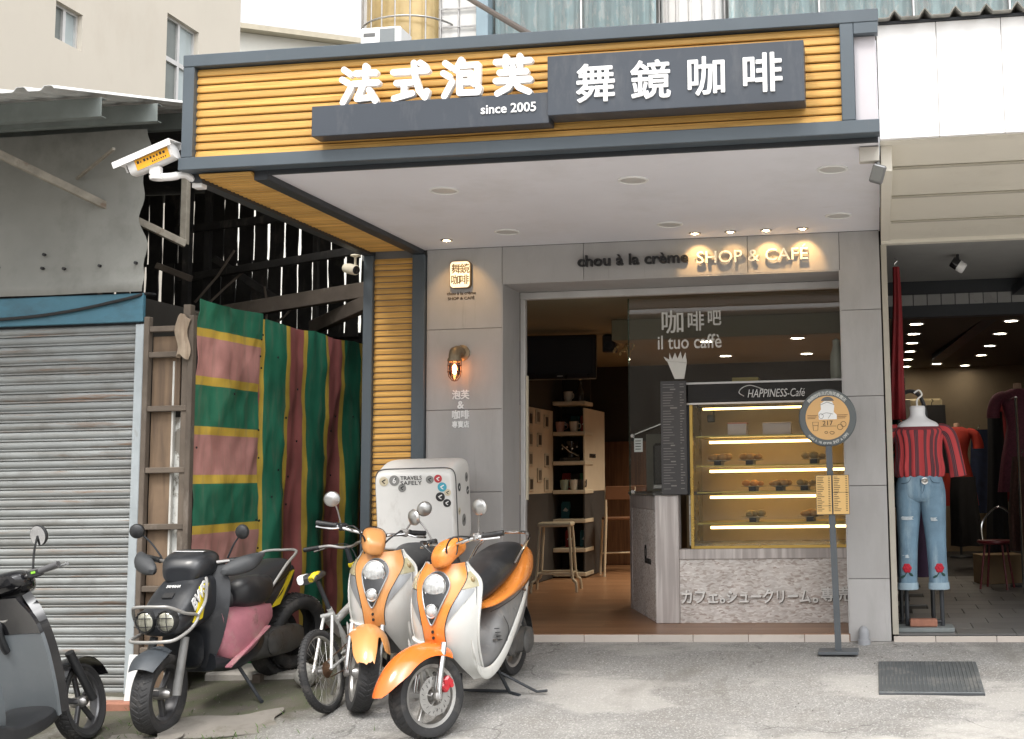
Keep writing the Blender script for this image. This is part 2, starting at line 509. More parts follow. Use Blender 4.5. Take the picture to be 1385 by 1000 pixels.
# ------------------------------------------------------------------ ground
def ground_material():
    m = bpy.data.materials.new('weathered_concrete'); m.use_nodes = True
    nt = m.node_tree; L = nt.links; b = nt.nodes['Principled BSDF']
    tc = _n(nt, 'ShaderNodeTexCoord'); src = tc.outputs['Object']
    def noise_fac(scale, lo, hi, detail=8, rough=0.62, st=(1, 1, 1), off=(0, 0, 0)):
        mp = _n(nt, 'ShaderNodeMapping'); mp.inputs['Scale'].default_value = st; mp.inputs['Location'].default_value = off
        L.new(src, mp.inputs['Vector'])
        g = _n(nt, 'ShaderNodeTexNoise'); g.inputs['Scale'].default_value = scale; g.inputs['Detail'].default_value = detail; g.inputs['Roughness'].default_value = rough
        L.new(mp.outputs[0], g.inputs['Vector'])
        r = _n(nt, 'ShaderNodeMapRange'); r.inputs['From Min'].default_value = lo; r.inputs['From Max'].default_value = hi
        L.new(g.outputs['Fac'], r.inputs['Value'])
        return r.outputs[0], g.outputs['Fac']
    def mix(f, a, c):
        x = _n(nt, 'ShaderNodeMix', data_type='RGBA')
        if isinstance(f, float): x.inputs['Factor'].default_value = f
        else: L.new(f, x.inputs['Factor'])
        if isinstance(a, tuple): x.inputs[6].default_value = c4(a)
        else: L.new(a, x.inputs[6])
        if isinstance(c, tuple): x.inputs[7].default_value = c4(c)
        else: L.new(c, x.inputs[7])
        return x.outputs[2]
    def math_(op, a, c=None):
        x = _n(nt, 'ShaderNodeMath', operation=op, use_clamp=True)
        for i, q in enumerate((a, c)):
            if q is None: continue
            if isinstance(q, (int, float)): x.inputs[i].default_value = q
            else: L.new(q, x.inputs[i])
        return x.outputs[0]
    big, _ = noise_fac(0.55, 0.35, 0.68)
    col = mix(big, (0.200, 0.195, 0.186), (0.278, 0.271, 0.259))
    mid, _ = noise_fac(3.2, 0.45, 0.72)
    col = mix(math_('MULTIPLY', mid, 0.7), col, (0.205, 0.192, 0.175))
    # exposed aggregate
    vo = _n(nt, 'ShaderNodeTexVoronoi'); vo.inputs['Scale'].default_value = 120
    L.new(src, vo.inputs['Vector'])
    sp = _n(nt, 'ShaderNodeSeparateColor'); L.new(vo.outputs['Color'], sp.inputs[0])
    rA = _n(nt, 'ShaderNodeMapRange'); rA.inputs['From Min'].default_value = 0.62; rA.inputs['From Max'].default_value = 0.95
    L.new(sp.outputs[0], rA.inputs['Value'])
    agg = math_('MULTIPLY', rA.outputs[0], 0.62)
    col = mix(agg, col, (0.15, 0.145, 0.14))
    rB = _n(nt, 'ShaderNodeMapRange'); rB.inputs['From Min'].default_value = 0.74; rB.inputs['From Max'].default_value = 0.97
    L.new(sp.outputs[1], rB.inputs['Value'])
    col = mix(math_('MULTIPLY', rB.outputs[0], 0.7), col, (0.44, 0.43, 0.41))
    pt, _ = noise_fac(0.8, 0.50, 0.56, off=(12, 4, 0), st=(1.0, 1.8, 1))
    col = mix(math_('MULTIPLY', pt, 0.55), col, (0.40, 0.385, 0.36))
    stn, _ = noise_fac(1.3, 0.55, 0.66, off=(2, 15, 0), st=(1.6, 0.7, 1))
    col = mix(math_('MULTIPLY', stn, 0.5), col, (0.155, 0.145, 0.13))
    # paler worn patch and cement skim towards the street
    sx = _n(nt, 'ShaderNodeSeparateXYZ'); L.new(src, sx.inputs[0])
    rY = _n(nt, 'ShaderNodeMapRange'); rY.inputs['From Min'].default_value = -1.55; rY.inputs['From Max'].default_value = -2.2
    L.new(sx.outputs[1], rY.inputs['Value'])
    rX = _n(nt, 'ShaderNodeMapRange'); rX.inputs['From Min'].default_value = 0.6; rX.inputs['From Max'].default_value = 2.6
    L.new(sx.outputs[0], rX.inputs['Value'])
    sk, _ = noise_fac(1.7, 0.46, 0.58, st=(0.7, 1.4, 1))
    col = mix(math_('MULTIPLY', math_('MULTIPLY', rY.outputs[0], rX.outputs[0]), sk), col, (0.50, 0.48, 0.445))
    # damp moss and soil where the alley drains out
    rMx = _n(nt, 'ShaderNodeMapRange'); rMx.inputs['From Min'].default_value = -0.65; rMx.inputs['From Max'].default_value = -1.2
    L.new(sx.outputs[0], rMx.inputs['Value'])
    rMy = _n(nt, 'ShaderNodeMapRange'); rMy.inputs['From Min'].default_value = -2.35; rMy.inputs['From Max'].default_value = -1.75
    L.new(sx.outputs[1], rMy.inputs['Value'])
    mo, _ = noise_fac(1.5, 0.28, 0.50, off=(3, 1, 0))
    moss = math_('MULTIPLY', math_('MULTIPLY', rMx.outputs[0], rMy.outputs[0]), mo)
    gr, _ = noise_fac(7, 0.40, 0.62, off=(1, 7, 0))
    mcol = mix(gr, (0.078, 0.068, 0.052), (0.060, 0.066, 0.032))
    col = mix(math_('MULTIPLY', math_('MULTIPLY', moss, 2.2), 0.93), col, mcol)
    # dark drips, gum and oil spots
    sp2, _ = noise_fac(9, 0.68, 0.74, off=(9, 2, 0))
    col = mix(math_('MULTIPLY', sp2, 0.55), col, (0.11, 0.10, 0.09))
    # hairline cracks
    v2 = _n(nt, 'ShaderNodeTexVoronoi', feature='DISTANCE_TO_EDGE'); v2.inputs['Scale'].default_value = 0.75
    wn = _n(nt, 'ShaderNodeTexNoise'); wn.inputs['Scale'].default_value = 3; wn.inputs['Detail'].default_value = 6
    L.new(src, wn.inputs['Vector'])
    wv = _n(nt, 'ShaderNodeVectorMath', operation='MULTIPLY_ADD'); wv.inputs[1].default_value = (0.5, 0.5, 0.5)
    L.new(wn.outputs['Color'], wv.inputs[0]); L.new(src, wv.inputs[2]); L.new(wv.outputs[0], v2.inputs['Vector'])
    rc = _n(nt, 'ShaderNodeMapRange'); rc.inputs['From Min'].default_value = 0.0; rc.inputs['From Max'].default_value = 0.006; rc.inputs['To Min'].default_value = 1; rc.inputs['To Max'].default_value = 0
    L.new(v2.outputs['Distance'], rc.inputs['Value'])
    ck, _ = noise_fac(0.9, 0.44, 0.52, off=(5, 5, 0))
    crack = math_('MULTIPLY', rc.outputs[0], ck)
    col = mix(math_('MULTIPLY', crack, 0.7), col, (0.07, 0.065, 0.06))
    L.new(col, b.inputs['Base Color'])
    b.inputs['Roughness'].default_value = 0.85
    bn = _n(nt, 'ShaderNodeTexNoise'); bn.inputs['Scale'].default_value = 120; bn.inputs['Detail'].default_value = 6
    L.new(src, bn.inputs['Vector'])
    hh = _n(nt, 'ShaderNodeMath', operation='MULTIPLY_ADD'); hh.inputs[1].default_value = 0.6
    L.new(vo.outputs['Distance'], hh.inputs[0]); L.new(bn.outputs['Fac'], hh.inputs[2])
    h2 = _n(nt, 'ShaderNodeMath', operation='SUBTRACT'); L.new(hh.outputs[0], h2.inputs[0]); L.new(crack, h2.inputs[1])
    bu = _n(nt, 'ShaderNodeBump'); bu.inputs['Strength'].default_value = 0.55; bu.inputs['Distance'].default_value = 0.005
    L.new(h2.outputs[0], bu.inputs['Height']); L.new(bu.outputs[0], b.inputs['Normal'])
    return m

def build_ground():
    xs = [-220, -90, -40, -20, -12, -8, -6] + [-5 + 0.1 * i for i in range(105)] + [6, 8, 12, 20, 40, 90, 220]
    ys = [-220, -90, -45, -30, -20, -14, -10, -8, -6.5] + [-5 + 0.1 * i for i in range(57)] + [1, 2, 4, 8, 14, 25, 60, 220]
    vs = []
    for y in ys:
        for x in xs:
            z = ground_z(x, y)
            if -5 <= y <= -0.15 and -5 <= x <= 5.5:
                k = min(1.0, (-0.15 - y) / 0.4)
                z += k * (0.012 * noise.noise((x * 0.9, y * 0.9, 3.1)) + 0.005 * noise.noise((x * 4, y * 4, 1.7)))
            vs.append((x, y, z))
    W = len(xs)
    fs = [(j * W + i, j * W + i + 1, (j + 1) * W + i + 1, (j + 1) * W + i) for j in range(len(ys) - 1) for i in range(W - 1)]
    m = MB(); m.add(vs, fs)
    o = m.build('ground', ground_material(), smooth=60)
    tag(o, kind='structure', label='sloping weathered grey concrete apron in front of the shops')
build_ground()

# ------------------------------------------------------------------ cafe building
cafe = thing('cafe_building', 'grey cement-panelled cafe shopfront with an open doorway and glazed display side', 'building', (0.9, 0.0, 0.0))
def panel_row(x0, x1, zs, y=0.0, th=0.014, gap=0.004):
    for a, c in zip(zs[:-1], zs[1:]):
        m = mb(cafe)
        m.box(x0 + gap / 2, x1 - gap / 2, y, y + th, a + gap / 2, c - gap / 2, 0.0015)
        m.build('wall_panel', CEMENT, cafe)
panel_row(-0.678, -0.067, [0.0, 0.49, 1.125, 1.76, 2.39, 3.026])
for a, c in ((-0.067, 0.585), (0.585, 1.86), (1.86, 2.553)):
    panel_row(a, c, [2.738, 3.026])
panel_row(2.553, 2.853, [0.0, 0.45, 1.125, 1.785, 2.43, 3.026])
m = mb(cafe)
m.box(-0.69, -0.071, 0.0145, 0.44, 0.0, 3.2)            # left pier
m.box(2.556, 2.849, 0.0145, 0.62, 0.0, 3.2)             # right pier
m.box(-0.071, 2.556, 0.0145, 0.60, 2.742, 3.2)          # lintel
m.build('pier_core', JOINT, cafe)
for (a, b_, c, d, z0, z1) in ((-0.069, -0.061, 0.002, 0.44, 0.058, 2.738), (2.545, 2.5555, 0.002, 0.62, 0.058, 2.738)):
    m = mb(cafe); m.box(a, b_, c, d, z0, z1, 0.001); m.build('reveal_panel', CEMENT, cafe)
m = mb(cafe); m.box(-0.061, 2.545, 0.002, 0.60, 2.730, 2.7415, 0.001); m.build('lintel_soffit', CEMENT, cafe)
# room shell
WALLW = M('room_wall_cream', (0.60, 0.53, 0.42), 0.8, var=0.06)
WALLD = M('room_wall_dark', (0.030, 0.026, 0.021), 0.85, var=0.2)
WAINS = M('wainscot_charcoal', (0.050, 0.050, 0.052), 0.6, var=0.12)
CEILD = M('room_ceiling_olive', (0.24, 0.22, 0.145), 0.75, var=0.12, vs=1.2)
BROWNP = M('brown_timber_panel', (0.13, 0.062, 0.028), 0.5, var=0.15, grain=((0.07, 0.03, 0.013), (30, 30, 1.5)))
m = mb(cafe)
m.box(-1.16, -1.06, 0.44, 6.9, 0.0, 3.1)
m.build('side_wall', WALLD, cafe)
m = mb(cafe); m.box(-1.06, -1.045, 3.4, 4.93, 1.05, 2.02, 0.002); m.build('side_wall_board', WALLW, cafe)
m = mb(cafe); m.box(-1.06, -1.04, 0.45, 6.8, 0.06, 1.05, 0.002); m.build('wainscot', WAINS, cafe)
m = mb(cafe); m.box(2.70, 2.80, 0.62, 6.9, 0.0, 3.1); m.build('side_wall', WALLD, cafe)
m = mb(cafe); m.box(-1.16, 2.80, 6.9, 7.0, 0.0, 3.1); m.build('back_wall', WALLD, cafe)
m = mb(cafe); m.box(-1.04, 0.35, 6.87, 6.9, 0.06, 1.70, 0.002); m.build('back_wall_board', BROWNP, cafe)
m = mb(cafe); m.box(-1.16, 2.80, 0.60, 7.0, 2.72, 2.80); m.build('room_ceiling', CEILD, cafe)
m = mb(cafe); m.box(0.3, 2.68, 2.2, 2.45, 2.52, 2.718, 0.004); m.build('ceiling_beam', CEILD, cafe)
m = mb(cafe); m.box(-1.15, -0.70, 0.015, 0.44, 0.0, 3.1); m.build('front_wall_return', JOINT, cafe)
m = mb(cafe); m.box(-1.19, 2.86, 0.01, 7.1, 3.2, 3.26); m.build('roof_slab', JOINT, cafe)
# aluminium door head, jambs, runner and glazing
m = mb(cafe); m.box(-0.059, 2.543, 0.44, 0.50, 2.672, 2.7285, 0.004); m.build('door_head', ALU, cafe)
m = mb(cafe); m.box(-0.059, -0.017, 0.442, 0.50, 0.06, 2.672, 0.004); m.build('door_jamb', ALU, cafe)
m = mb(cafe); m.box(-0.015, -0.001, 0.452, 0.49, 1.05, 2.05, 0.003); m.build('door_jamb_guard', CREAMW, cafe)
m = mb(cafe); m.box(0.80, 0.812, 0.60, 0.612, 1.07, 2.672, 0.0); m.build('glass_edge', MG('green_glass_edge', (0.55, 0.70, 0.62), 0.1), cafe)
m = mb(cafe); m.box(0.8125, 1.112, 0.60, 0.610, 1.07, 2.672); m.build('window_pane', GLASS, cafe)
m = mb(cafe); m.box(1.1145, 2.544, 0.60, 0.610, 1.975, 2.672); m.build('window_pane', GLASS, cafe)
m = mb(cafe)
for z in (1.10, 1.55): m.lathe([(0.014, -0.02), (0.018, -0.012), (0.018, 0.012), (0.014, 0.02)], (0.83, 0.605, z), (0, 1, 0), 12)
m.build('glass_clamp', CHROME, cafe)
m = mb(cafe); m.tube([(0.83, 0.63, 1.56), (1.10, 0.63, 1.66)], 0.009, 8); m.build('glass_support_rod', CHROME, cafe)

# floor and threshold
def plank_floor():
    m = bpy.data.materials.new('laminate_floor'); m.use_nodes = True
    nt = m.node_tree; L = nt.links; b = nt.nodes['Principled BSDF']
    tc = _n(nt, 'ShaderNodeTexCoord')
    br = _n(nt, 'ShaderNodeTexBrick'); br.inputs['Scale'].default_value = 1.0; br.inputs['Brick Width'].default_value = 1.2; br.inputs['Row Height'].default_value = 0.12
    br.inputs['Mortar Size'].default_value = 0.0012; br.inputs['Color1'].default_value = (0.25, 0.125, 0.062, 1); br.inputs['Color2'].default_value = (0.34, 0.19, 0.105, 1); br.inputs['Mortar'].default_value = (0.05, 0.025, 0.012, 1)
    L.new(tc.outputs['Object'], br.inputs['Vector'])
    mp = _n(nt, 'ShaderNodeMapping'); mp.inputs['Scale'].default_value = (2, 30, 1)
    L.new(tc.outputs['Object'], mp.inputs['Vector'])
    g = _n(nt, 'ShaderNodeTexNoise'); g.inputs['Scale'].default_value = 1.2; g.inputs['Detail'].default_value = 8
    L.new(mp.outputs[0], g.inputs['Vector'])
    mr = _n(nt, 'ShaderNodeMapRange'); mr.inputs['From Min'].default_value = 0.3; mr.inputs['From Max'].default_value = 0.7; mr.inputs['To Min'].default_value = 0.7; mr.inputs['To Max'].default_value = 1.3
    L.new(g.outputs['Fac'], mr.inputs['Value'])
    vm = _n(nt, 'ShaderNodeVectorMath', operation='SCALE'); L.new(br.outputs['Color'], vm.inputs[0]); L.new(mr.outputs[0], vm.inputs['Scale'])
    L.new(vm.outputs[0], b.inputs['Base Color'])
    b.inputs['Roughness'].default_value = 0.32
    return m
m = MB(); m.box(-1.04, 2.70, 0.004, 6.9, -0.1, 0.055, 0.003)
fl = m.build('cafe_floor', plank_floor()); tag(fl, kind='structure', label='brown wood-look cafe floor')
TILE = M('step_tile', (0.56, 0.50, 0.45), 0.5, var=0.06, orand=0.06, dirt=((0.36, 0.32, 0.28), 7, 0.58, 0.8, (1, 1, 1)))
st = thing('threshold_step', 'low row of pale tiles edging the cafe floor along the pavement', 'step', (1.2, -0.01, 0.0))
for i in range(8):
    a = -0.66 + 0.412 * i; e = min(a + 0.408, 2.548)
    if e - a > 0.05:
        m = mb(st); m.box(a, e, -0.012, 0.003, -0.02, 0.0515, 0.003); m.build('tile', TILE, st)

# ------------------------------------------------------------------ awning
AL = thing('shop_awning', 'deep slate-framed canopy faced with yellow timber slats above the cafe entrance', 'awning', (-1.155, 0.05, 0.0))
m = mb(AL); m.box(-1.19, 2.872, -2.52, -2.44, 3.665, 3.738, 0.004); m.box(2.735, 2.868, -2.519, -2.46, 3.60, 3.6648, 0.004); m.build('top_beam', SLATE, AL)
m = mb(AL); m.box(-1.205, 2.862, -2.52, -2.42, 3.045, 3.120, 0.004); m.build('bottom_beam', SLATE, AL)
m = mb(AL); m.box(-1.19, -1.120, -2.518, -2.44, 3.1205, 3.6645, 0.004); m.build('corner_post', SLATE, AL)
m = mb(AL); m.box(2.660, 2.735, -2.518, -2.44, 3.1205, 3.6645, 0.004); m.build('corner_post', SLATE, AL)
m = mb(AL); m.box(2.7355, 2.852, -2.475, -2.44, 3.1205, 3.5998, 0.002); m.build('end_panel', M('lilac_grey_panel', (0.50, 0.475, 0.50), 0.6, var=0.05), AL)
m = mb(AL); m.box(-1.19, -1.112, -2.42, 0.06, 2.995, 3.05, 0.003); m.build('side_beam', DARKST, AL)
m = mb(AL); m.box(-0.785, -0.700, -2.42, -0.002, 2.990, 3.05, 0.003); m.build('inner_beam', DARKST, AL)
m = mb(AL); m.box(-0.70, 2.852, -2.425, -2.405, 3.018, 3.045, 0.002); m.build('soffit_edge_trim', DARKST, AL)
m = mb(AL); m.box(-0.699, 2.850, -2.404, -0.001, 3.027, 3.044, 0.0); m.build('soffit', SOFFIT, AL)
m = mb(AL); m.box(2.8505, 2.858, -2.404, 0.0, 3.02, 3.60, 0.001); m.build('end_panel', SOFFIT, AL)
m = mb(AL); m.box(-1.19, 2.86, -2.44, 0.0, 3.62, 3.66); m.build('roof_deck', JOINT, AL)
m = mb(AL); m.box(-1.19, -1.17, -2.44, 0.05, 3.05, 3.62); m.build('side_cladding', DARKST, AL)
m = mb(AL); m.box(-1.19, -1.112, -0.03, 0.06, -0.05, 2.995, 0.004); m.build('column_post', SLATE, AL)
m = mb(AL); m.box(-0.785, -0.682, -0.035, 0.06, -0.05, 2.990, 0.004); m.build('column_post', SLATE, AL)
m = mb(AL); m.box(-1.119, 2.659, -2.462, -2.445, 3.1205, 3.6645); m.build('slat_backing', M('slat_backing_dark', (0.10, 0.055, 0.02), 0.8), AL)
m = mb(AL); m.box(-1.1115, -0.7855, 0.024, 0.05, 0.0, 2.995); m.build('slat_backing', bpy.data.materials['slat_backing_dark'], AL)
m = mb(AL); m.box(-1.1115, -0.7855, -2.418, 0.0, 3.034, 3.046); m.build('slat_backing', bpy.data.materials['slat_backing_dark'], AL)
def slat_mesh(x0, x1, h):
    pr = [(0, 0.002), (-0.015, 0.002), (-0.0195, 0.006), (-0.0205, h * 0.34), (-0.0195, h * 0.60), (-0.0125, h * 0.68), (-0.0125, h * 0.88), (-0.008, h * 0.93), (0, h * 0.93)]
    m = MB(); m.loft([[(x, y, z) for (y, z) in pr] for x in (x0, x1)])
    return m.mesh('slat', SLATX, 30)
sm = slat_mesh(-1.119, 2.659, 0.0494)
for i in range(11):
    put('slat', sm, AL, rel(AL, (0, -2.462, 3.1208 + 0.0494 * i)))
sm = slat_mesh(-1.111, -0.786, 0.0478)
for i in range(62):
    put('slat', sm, AL, rel(AL, (random.uniform(-0.002, 0.002), 0.024, 0.012 + 0.0478 * i)))
for i in range(50):
    put('slat', sm, AL, rel(AL, (random.uniform(-0.002, 0.002), -2.41 + 0.0478 * i, 3.034)), rot=(R(90), 0, 0))
# soffit lamps: six unlit round panels, five small spots
for k, (x, y) in enumerate(((0.15, -1.82), (0.145, -0.535), (1.362, -1.84), (1.358, -0.535), (2.58, -1.86), (2.571, -0.57))):
    nm = ['front left', 'back left', 'front middle', 'back middle', 'front right', 'back right'][k]
    t = thing('ceiling_downlight', 'unlit round grey downlight in the white soffit, %s of six' % nm, 'light', (x, y, 3.027), group='round soffit downlights')
    m = MB(); m.lathe([(0.082, 0.004), (0.094, 0.0), (0.094, -0.006), (0.082, -0.009), (0.078, -0.004)], n=32, cap=False); m.build('trim_ring', WHITE, t)
    m = MB(); m.lathe([(0.080, -0.004), (0.0, -0.005)], n=32); m.build('lens', FOAMG, t)
SPOTHOT = ME('lit_spot', (1.0, 0.80, 0.48), 30.0)
def small_spot(x, y, label, tilt, power, blend=0.6, size=70):
    t = thing('spot_light', label, 'light', (x, y, 3.027), group='small soffit spots')
    m = MB(); m.lathe([(0.034, 0.002), (0.046, 0.0), (0.046, -0.006), (0.036, -0.010), (0.032, -0.002)], n=24, cap=False); m.build('trim_ring', STEEL, t)
    m = MB(); m.lathe([(0.024, -0.004), (0.012, -0.010), (0.0, -0.012)], n=16); m.build('lamp', SPOTHOT, t)
    l = bpy.data.lights.new('spot_beam', 'SPOT'); l.energy = power; l.color = (1.0, 0.56, 0.20); l.spot_size = R(size); l.spot_blend = blend; l.shadow_soft_size = 0.012
    o = bpy.data.objects.new('spot_beam', l); COL.objects.link(o); o.parent = t; o.location = (0, 0, -0.02); o.rotation_euler = (R(tilt), 0, 0)
for k, x in enumerate((1.487, 1.755, 2.023, 2.293)):
    small_spot(x, -0.19, 'small lit spot over the SHOP & CAFE letters, %s from the left' % ('first', 'second', 'third', 'fourth')[k], 48, (3.4, 1.2, 3.0, 3.4)[k])
small_spot(-0.388, -0.345, 'small lit spot above the glowing square logo lamp', 40, 3.5, size=75)

# ------------------------------------------------------------------ signs on the awning and walls
sg = thing('signboard', 'dark grey stepped signboard with white Chinese characters fixed to the timber fascia', 'sign', (1.0, -2.5, 3.17))
m = mb(sg); m.box(-0.342, 1.0485, -2.600, -2.488, 3.176, 3.352, 0.003); m.build('name_bar', SIGNBOX, sg)
m = mb(sg); m.box(1.049, 2.468, -2.630, -2.488, 3.208, 3.545, 0.003); m.build('name_box', SIGNBOX, sg)
def letters(t, body, x0, x1, z0, h, y, mat, bold=0.004, name='letter', **k):
    n = len(body); pitch = (x1 - x0) / n
    for i, ch in enumerate(body):
        me = bold_mesh(text_mesh(name, ch, mat, height=h, **k), bold)
        wd = max(v.co.x for v in me.vertices)
        put(name, me, t, rel(t, (x0 + pitch * (i + 0.5) - wd / 2, y, z0)))
for i, ch in enumerate('法式泡芙'):
    put('letter', stroke_letter(ch, 0.222, 0.0182, 0.034).mesh('letter', LETTER, 30), sg, rel(sg, (-0.170 + 0.300 * i, -2.565, 3.352)))
letters(sg, '舞鏡咖啡', 1.17, 2.40, 3.270, 0.212, -2.632, LETTER, 0.0036, extr=0.006)
o = sign_text('lettering', 'since 2005', LETTER, rel(sg, (0.66, -2.6025, 3.247)), sg, width=0.315, height=0.052, extr=0.002, bold=0.0012)

LETTERD = M('black_letter', (0.012, 0.012, 0.013), 0.4)
LETTERW = M('cream_letter', (0.86, 0.83, 0.75), 0.4, var=0.02)
ts = thing('cafe_name_letters', 'raised letters reading chou a la creme SHOP & CAFE over the doorway', 'sign', (1.43, -0.02, 2.82))
sign_text('dark_letters', 'chou à la crème', LETTERD, rel(ts, (0.545, -0.028, 2.835)), ts, width=0.865, height=0.088, extr=0.012, offset=0.020)
sign_text('lit_letters', 'SHOP & CAFÉ', LETTERW, rel(ts, (1.475, -0.036, 2.822)), ts, width=0.845, height=0.116, extr=0.012, offset=0.004)
m = mb(ts)
for i in range(18): m.cyl((0.58 + 0.098 * i, -0.02, 2.865), (0.58 + 0.098 * i, 0.001, 2.865), 0.004, n=8)
m.build('standoff_pin', STEEL, ts)

lg = thing('logo_lamp', 'glowing warm square box with four dark characters high on the left pier', 'sign', (-0.394, 0.0, 2.70))
def rrect(x0, x1, z0, z1, r, n=5):
    P = []
    for cx, cz, a0 in ((x1 - r, z1 - r, 0), (x0 + r, z1 - r, 90), (x0 + r, z0 + r, 180), (x1 - r, z0 + r, 270)):
        for i in range(n + 1):
            a = R(a0 + 90 * i / n); P.append((cx + r * math.cos(a), cz + r * math.sin(a)))
    return P
m = MB(); m.plate(rrect(-0.084, 0.084, 0.006, 0.222, 0.03), -0.036, -0.001); m.build('lamp_box', M('box_edge_bronze', (0.16, 0.11, 0.06), 0.5), lg)
m = MB(); m.plate(rrect(-0.078, 0.078, 0.012, 0.216, 0.026), -0.041, -0.0365); m.build('light_panel', ME('warm_light_panel', (1.0, 0.76, 0.42), 0.42), lg)
for i, ch in enumerate('舞鏡咖啡'):
    me = text_mesh('character', ch, M('bronze_character', (0.05, 0.03, 0.012), 0.5), height=0.075, offset=0.004, extr=0.002)
    put('character', me, lg, (-0.068 + 0.070 * (i % 2), -0.0435, 0.123 - 0.087 * (i // 2)))
BRZ = bpy.data.materials['bronze_character']
sign_text('caption', 'chou à la crème', BRZ, (-0.118, -0.002, -0.040), lg, width=0.235, height=0.024, extr=0.002)
sign_text('caption', 'SHOP & CAFÉ', BRZ, (-0.110, -0.002, -0.080), lg, width=0.215, height=0.028, extr=0.002)

wt = thing('wall_lettering', 'small white Chinese characters stacked under the caged wall lamp', 'sign', (-0.39, -0.001, 1.63))
for i, (ch, z, h, wd) in enumerate((('泡芙', 1.842, 0.070, 0.135), ('&', 1.770, 0.056, 0.05), ('咖啡', 1.690, 0.066, 0.135), ('專賣店', 1.622, 0.050, 0.135))):
    sign_text('lettering', ch, LETTER, rel(wt, (-0.395 - wd / 2, -0.003, z)), wt, width=wd, height=h, extr=0.004, bold=0.0016)

# caged bulkhead lamp
cl = thing('wall_lamp', 'lit bronze caged wall lamp glowing orange on the left pier', 'lamp', (-0.405, 0.0, 2.20))
BRONZE = M('aged_bronze', (0.24, 0.19, 0.125), 0.45, metal=0.6, var=0.2, vs=20)
m = MB(); m.lathe([(0.062, -0.001), (0.062, -0.014), (0.048, -0.022), (0.036, -0.024)], (0.02, 0, 0.0), (0, 1, 0), 24)
m.tube(smooth_pts([(0.02, -0.02, 0.0), (0.012, -0.06, 0.012), (0, -0.10, 0.0), (0, -0.115, -0.03), (0, -0.115, -0.06)], 4), [0.036] * 4 + [0.04] * 4 + [0.044] * 4 + [0.046] * 4 + [0.05], 16)
m.build('elbow_bracket', BRONZE, cl)
m = MB(); m.lathe([(0.054, 0), (0.056, -0.02), (0.05, -0.026)], (0, -0.115, -0.052), (0, 0, 1), 24); m.build('collar', BRONZE, cl)
m = MB(); m.lathe([(0.040, 0.0), (0.043, -0.07), (0.040, -0.10), (0.025, -0.128), (0.004, -0.136)], (0, -0.115, -0.075), (0, 0, 1), 20, cap=False); m.build('glass_jar', MG('lamp_glass', (1, 0.93, 0.88)), cl)
m = MB()
for i in range(8):
    a = PI * i / 4; ca, sa = math.cos(a), math.sin(a)
    m.tube([(0.052 * ca, -0.115 + 0.052 * sa, -0.07), (0.053 * ca, -0.115 + 0.053 * sa, -0.15), (0.046 * ca, -0.115 + 0.046 * sa, -0.19), (0.02 * ca, -0.115 + 0.02 * sa, -0.222), (0, -0.115, -0.226)], 0.0032, 6)
for z in (-0.108, -0.155): m.torus((0, -0.115, z), (0, 0, 1), 0.053, 0.0034, 24, 6)
m.build('wire_cage', M('cage_wire', (0.09, 0.045, 0.03), 0.5, metal=0.5), cl)
m = MB(); m.ell((0, -0.115, -0.135), (0.017, 0.017, 0.040)); m.build('bulb', ME('orange_bulb', (1.0, 0.36, 0.10), 22.0), cl)

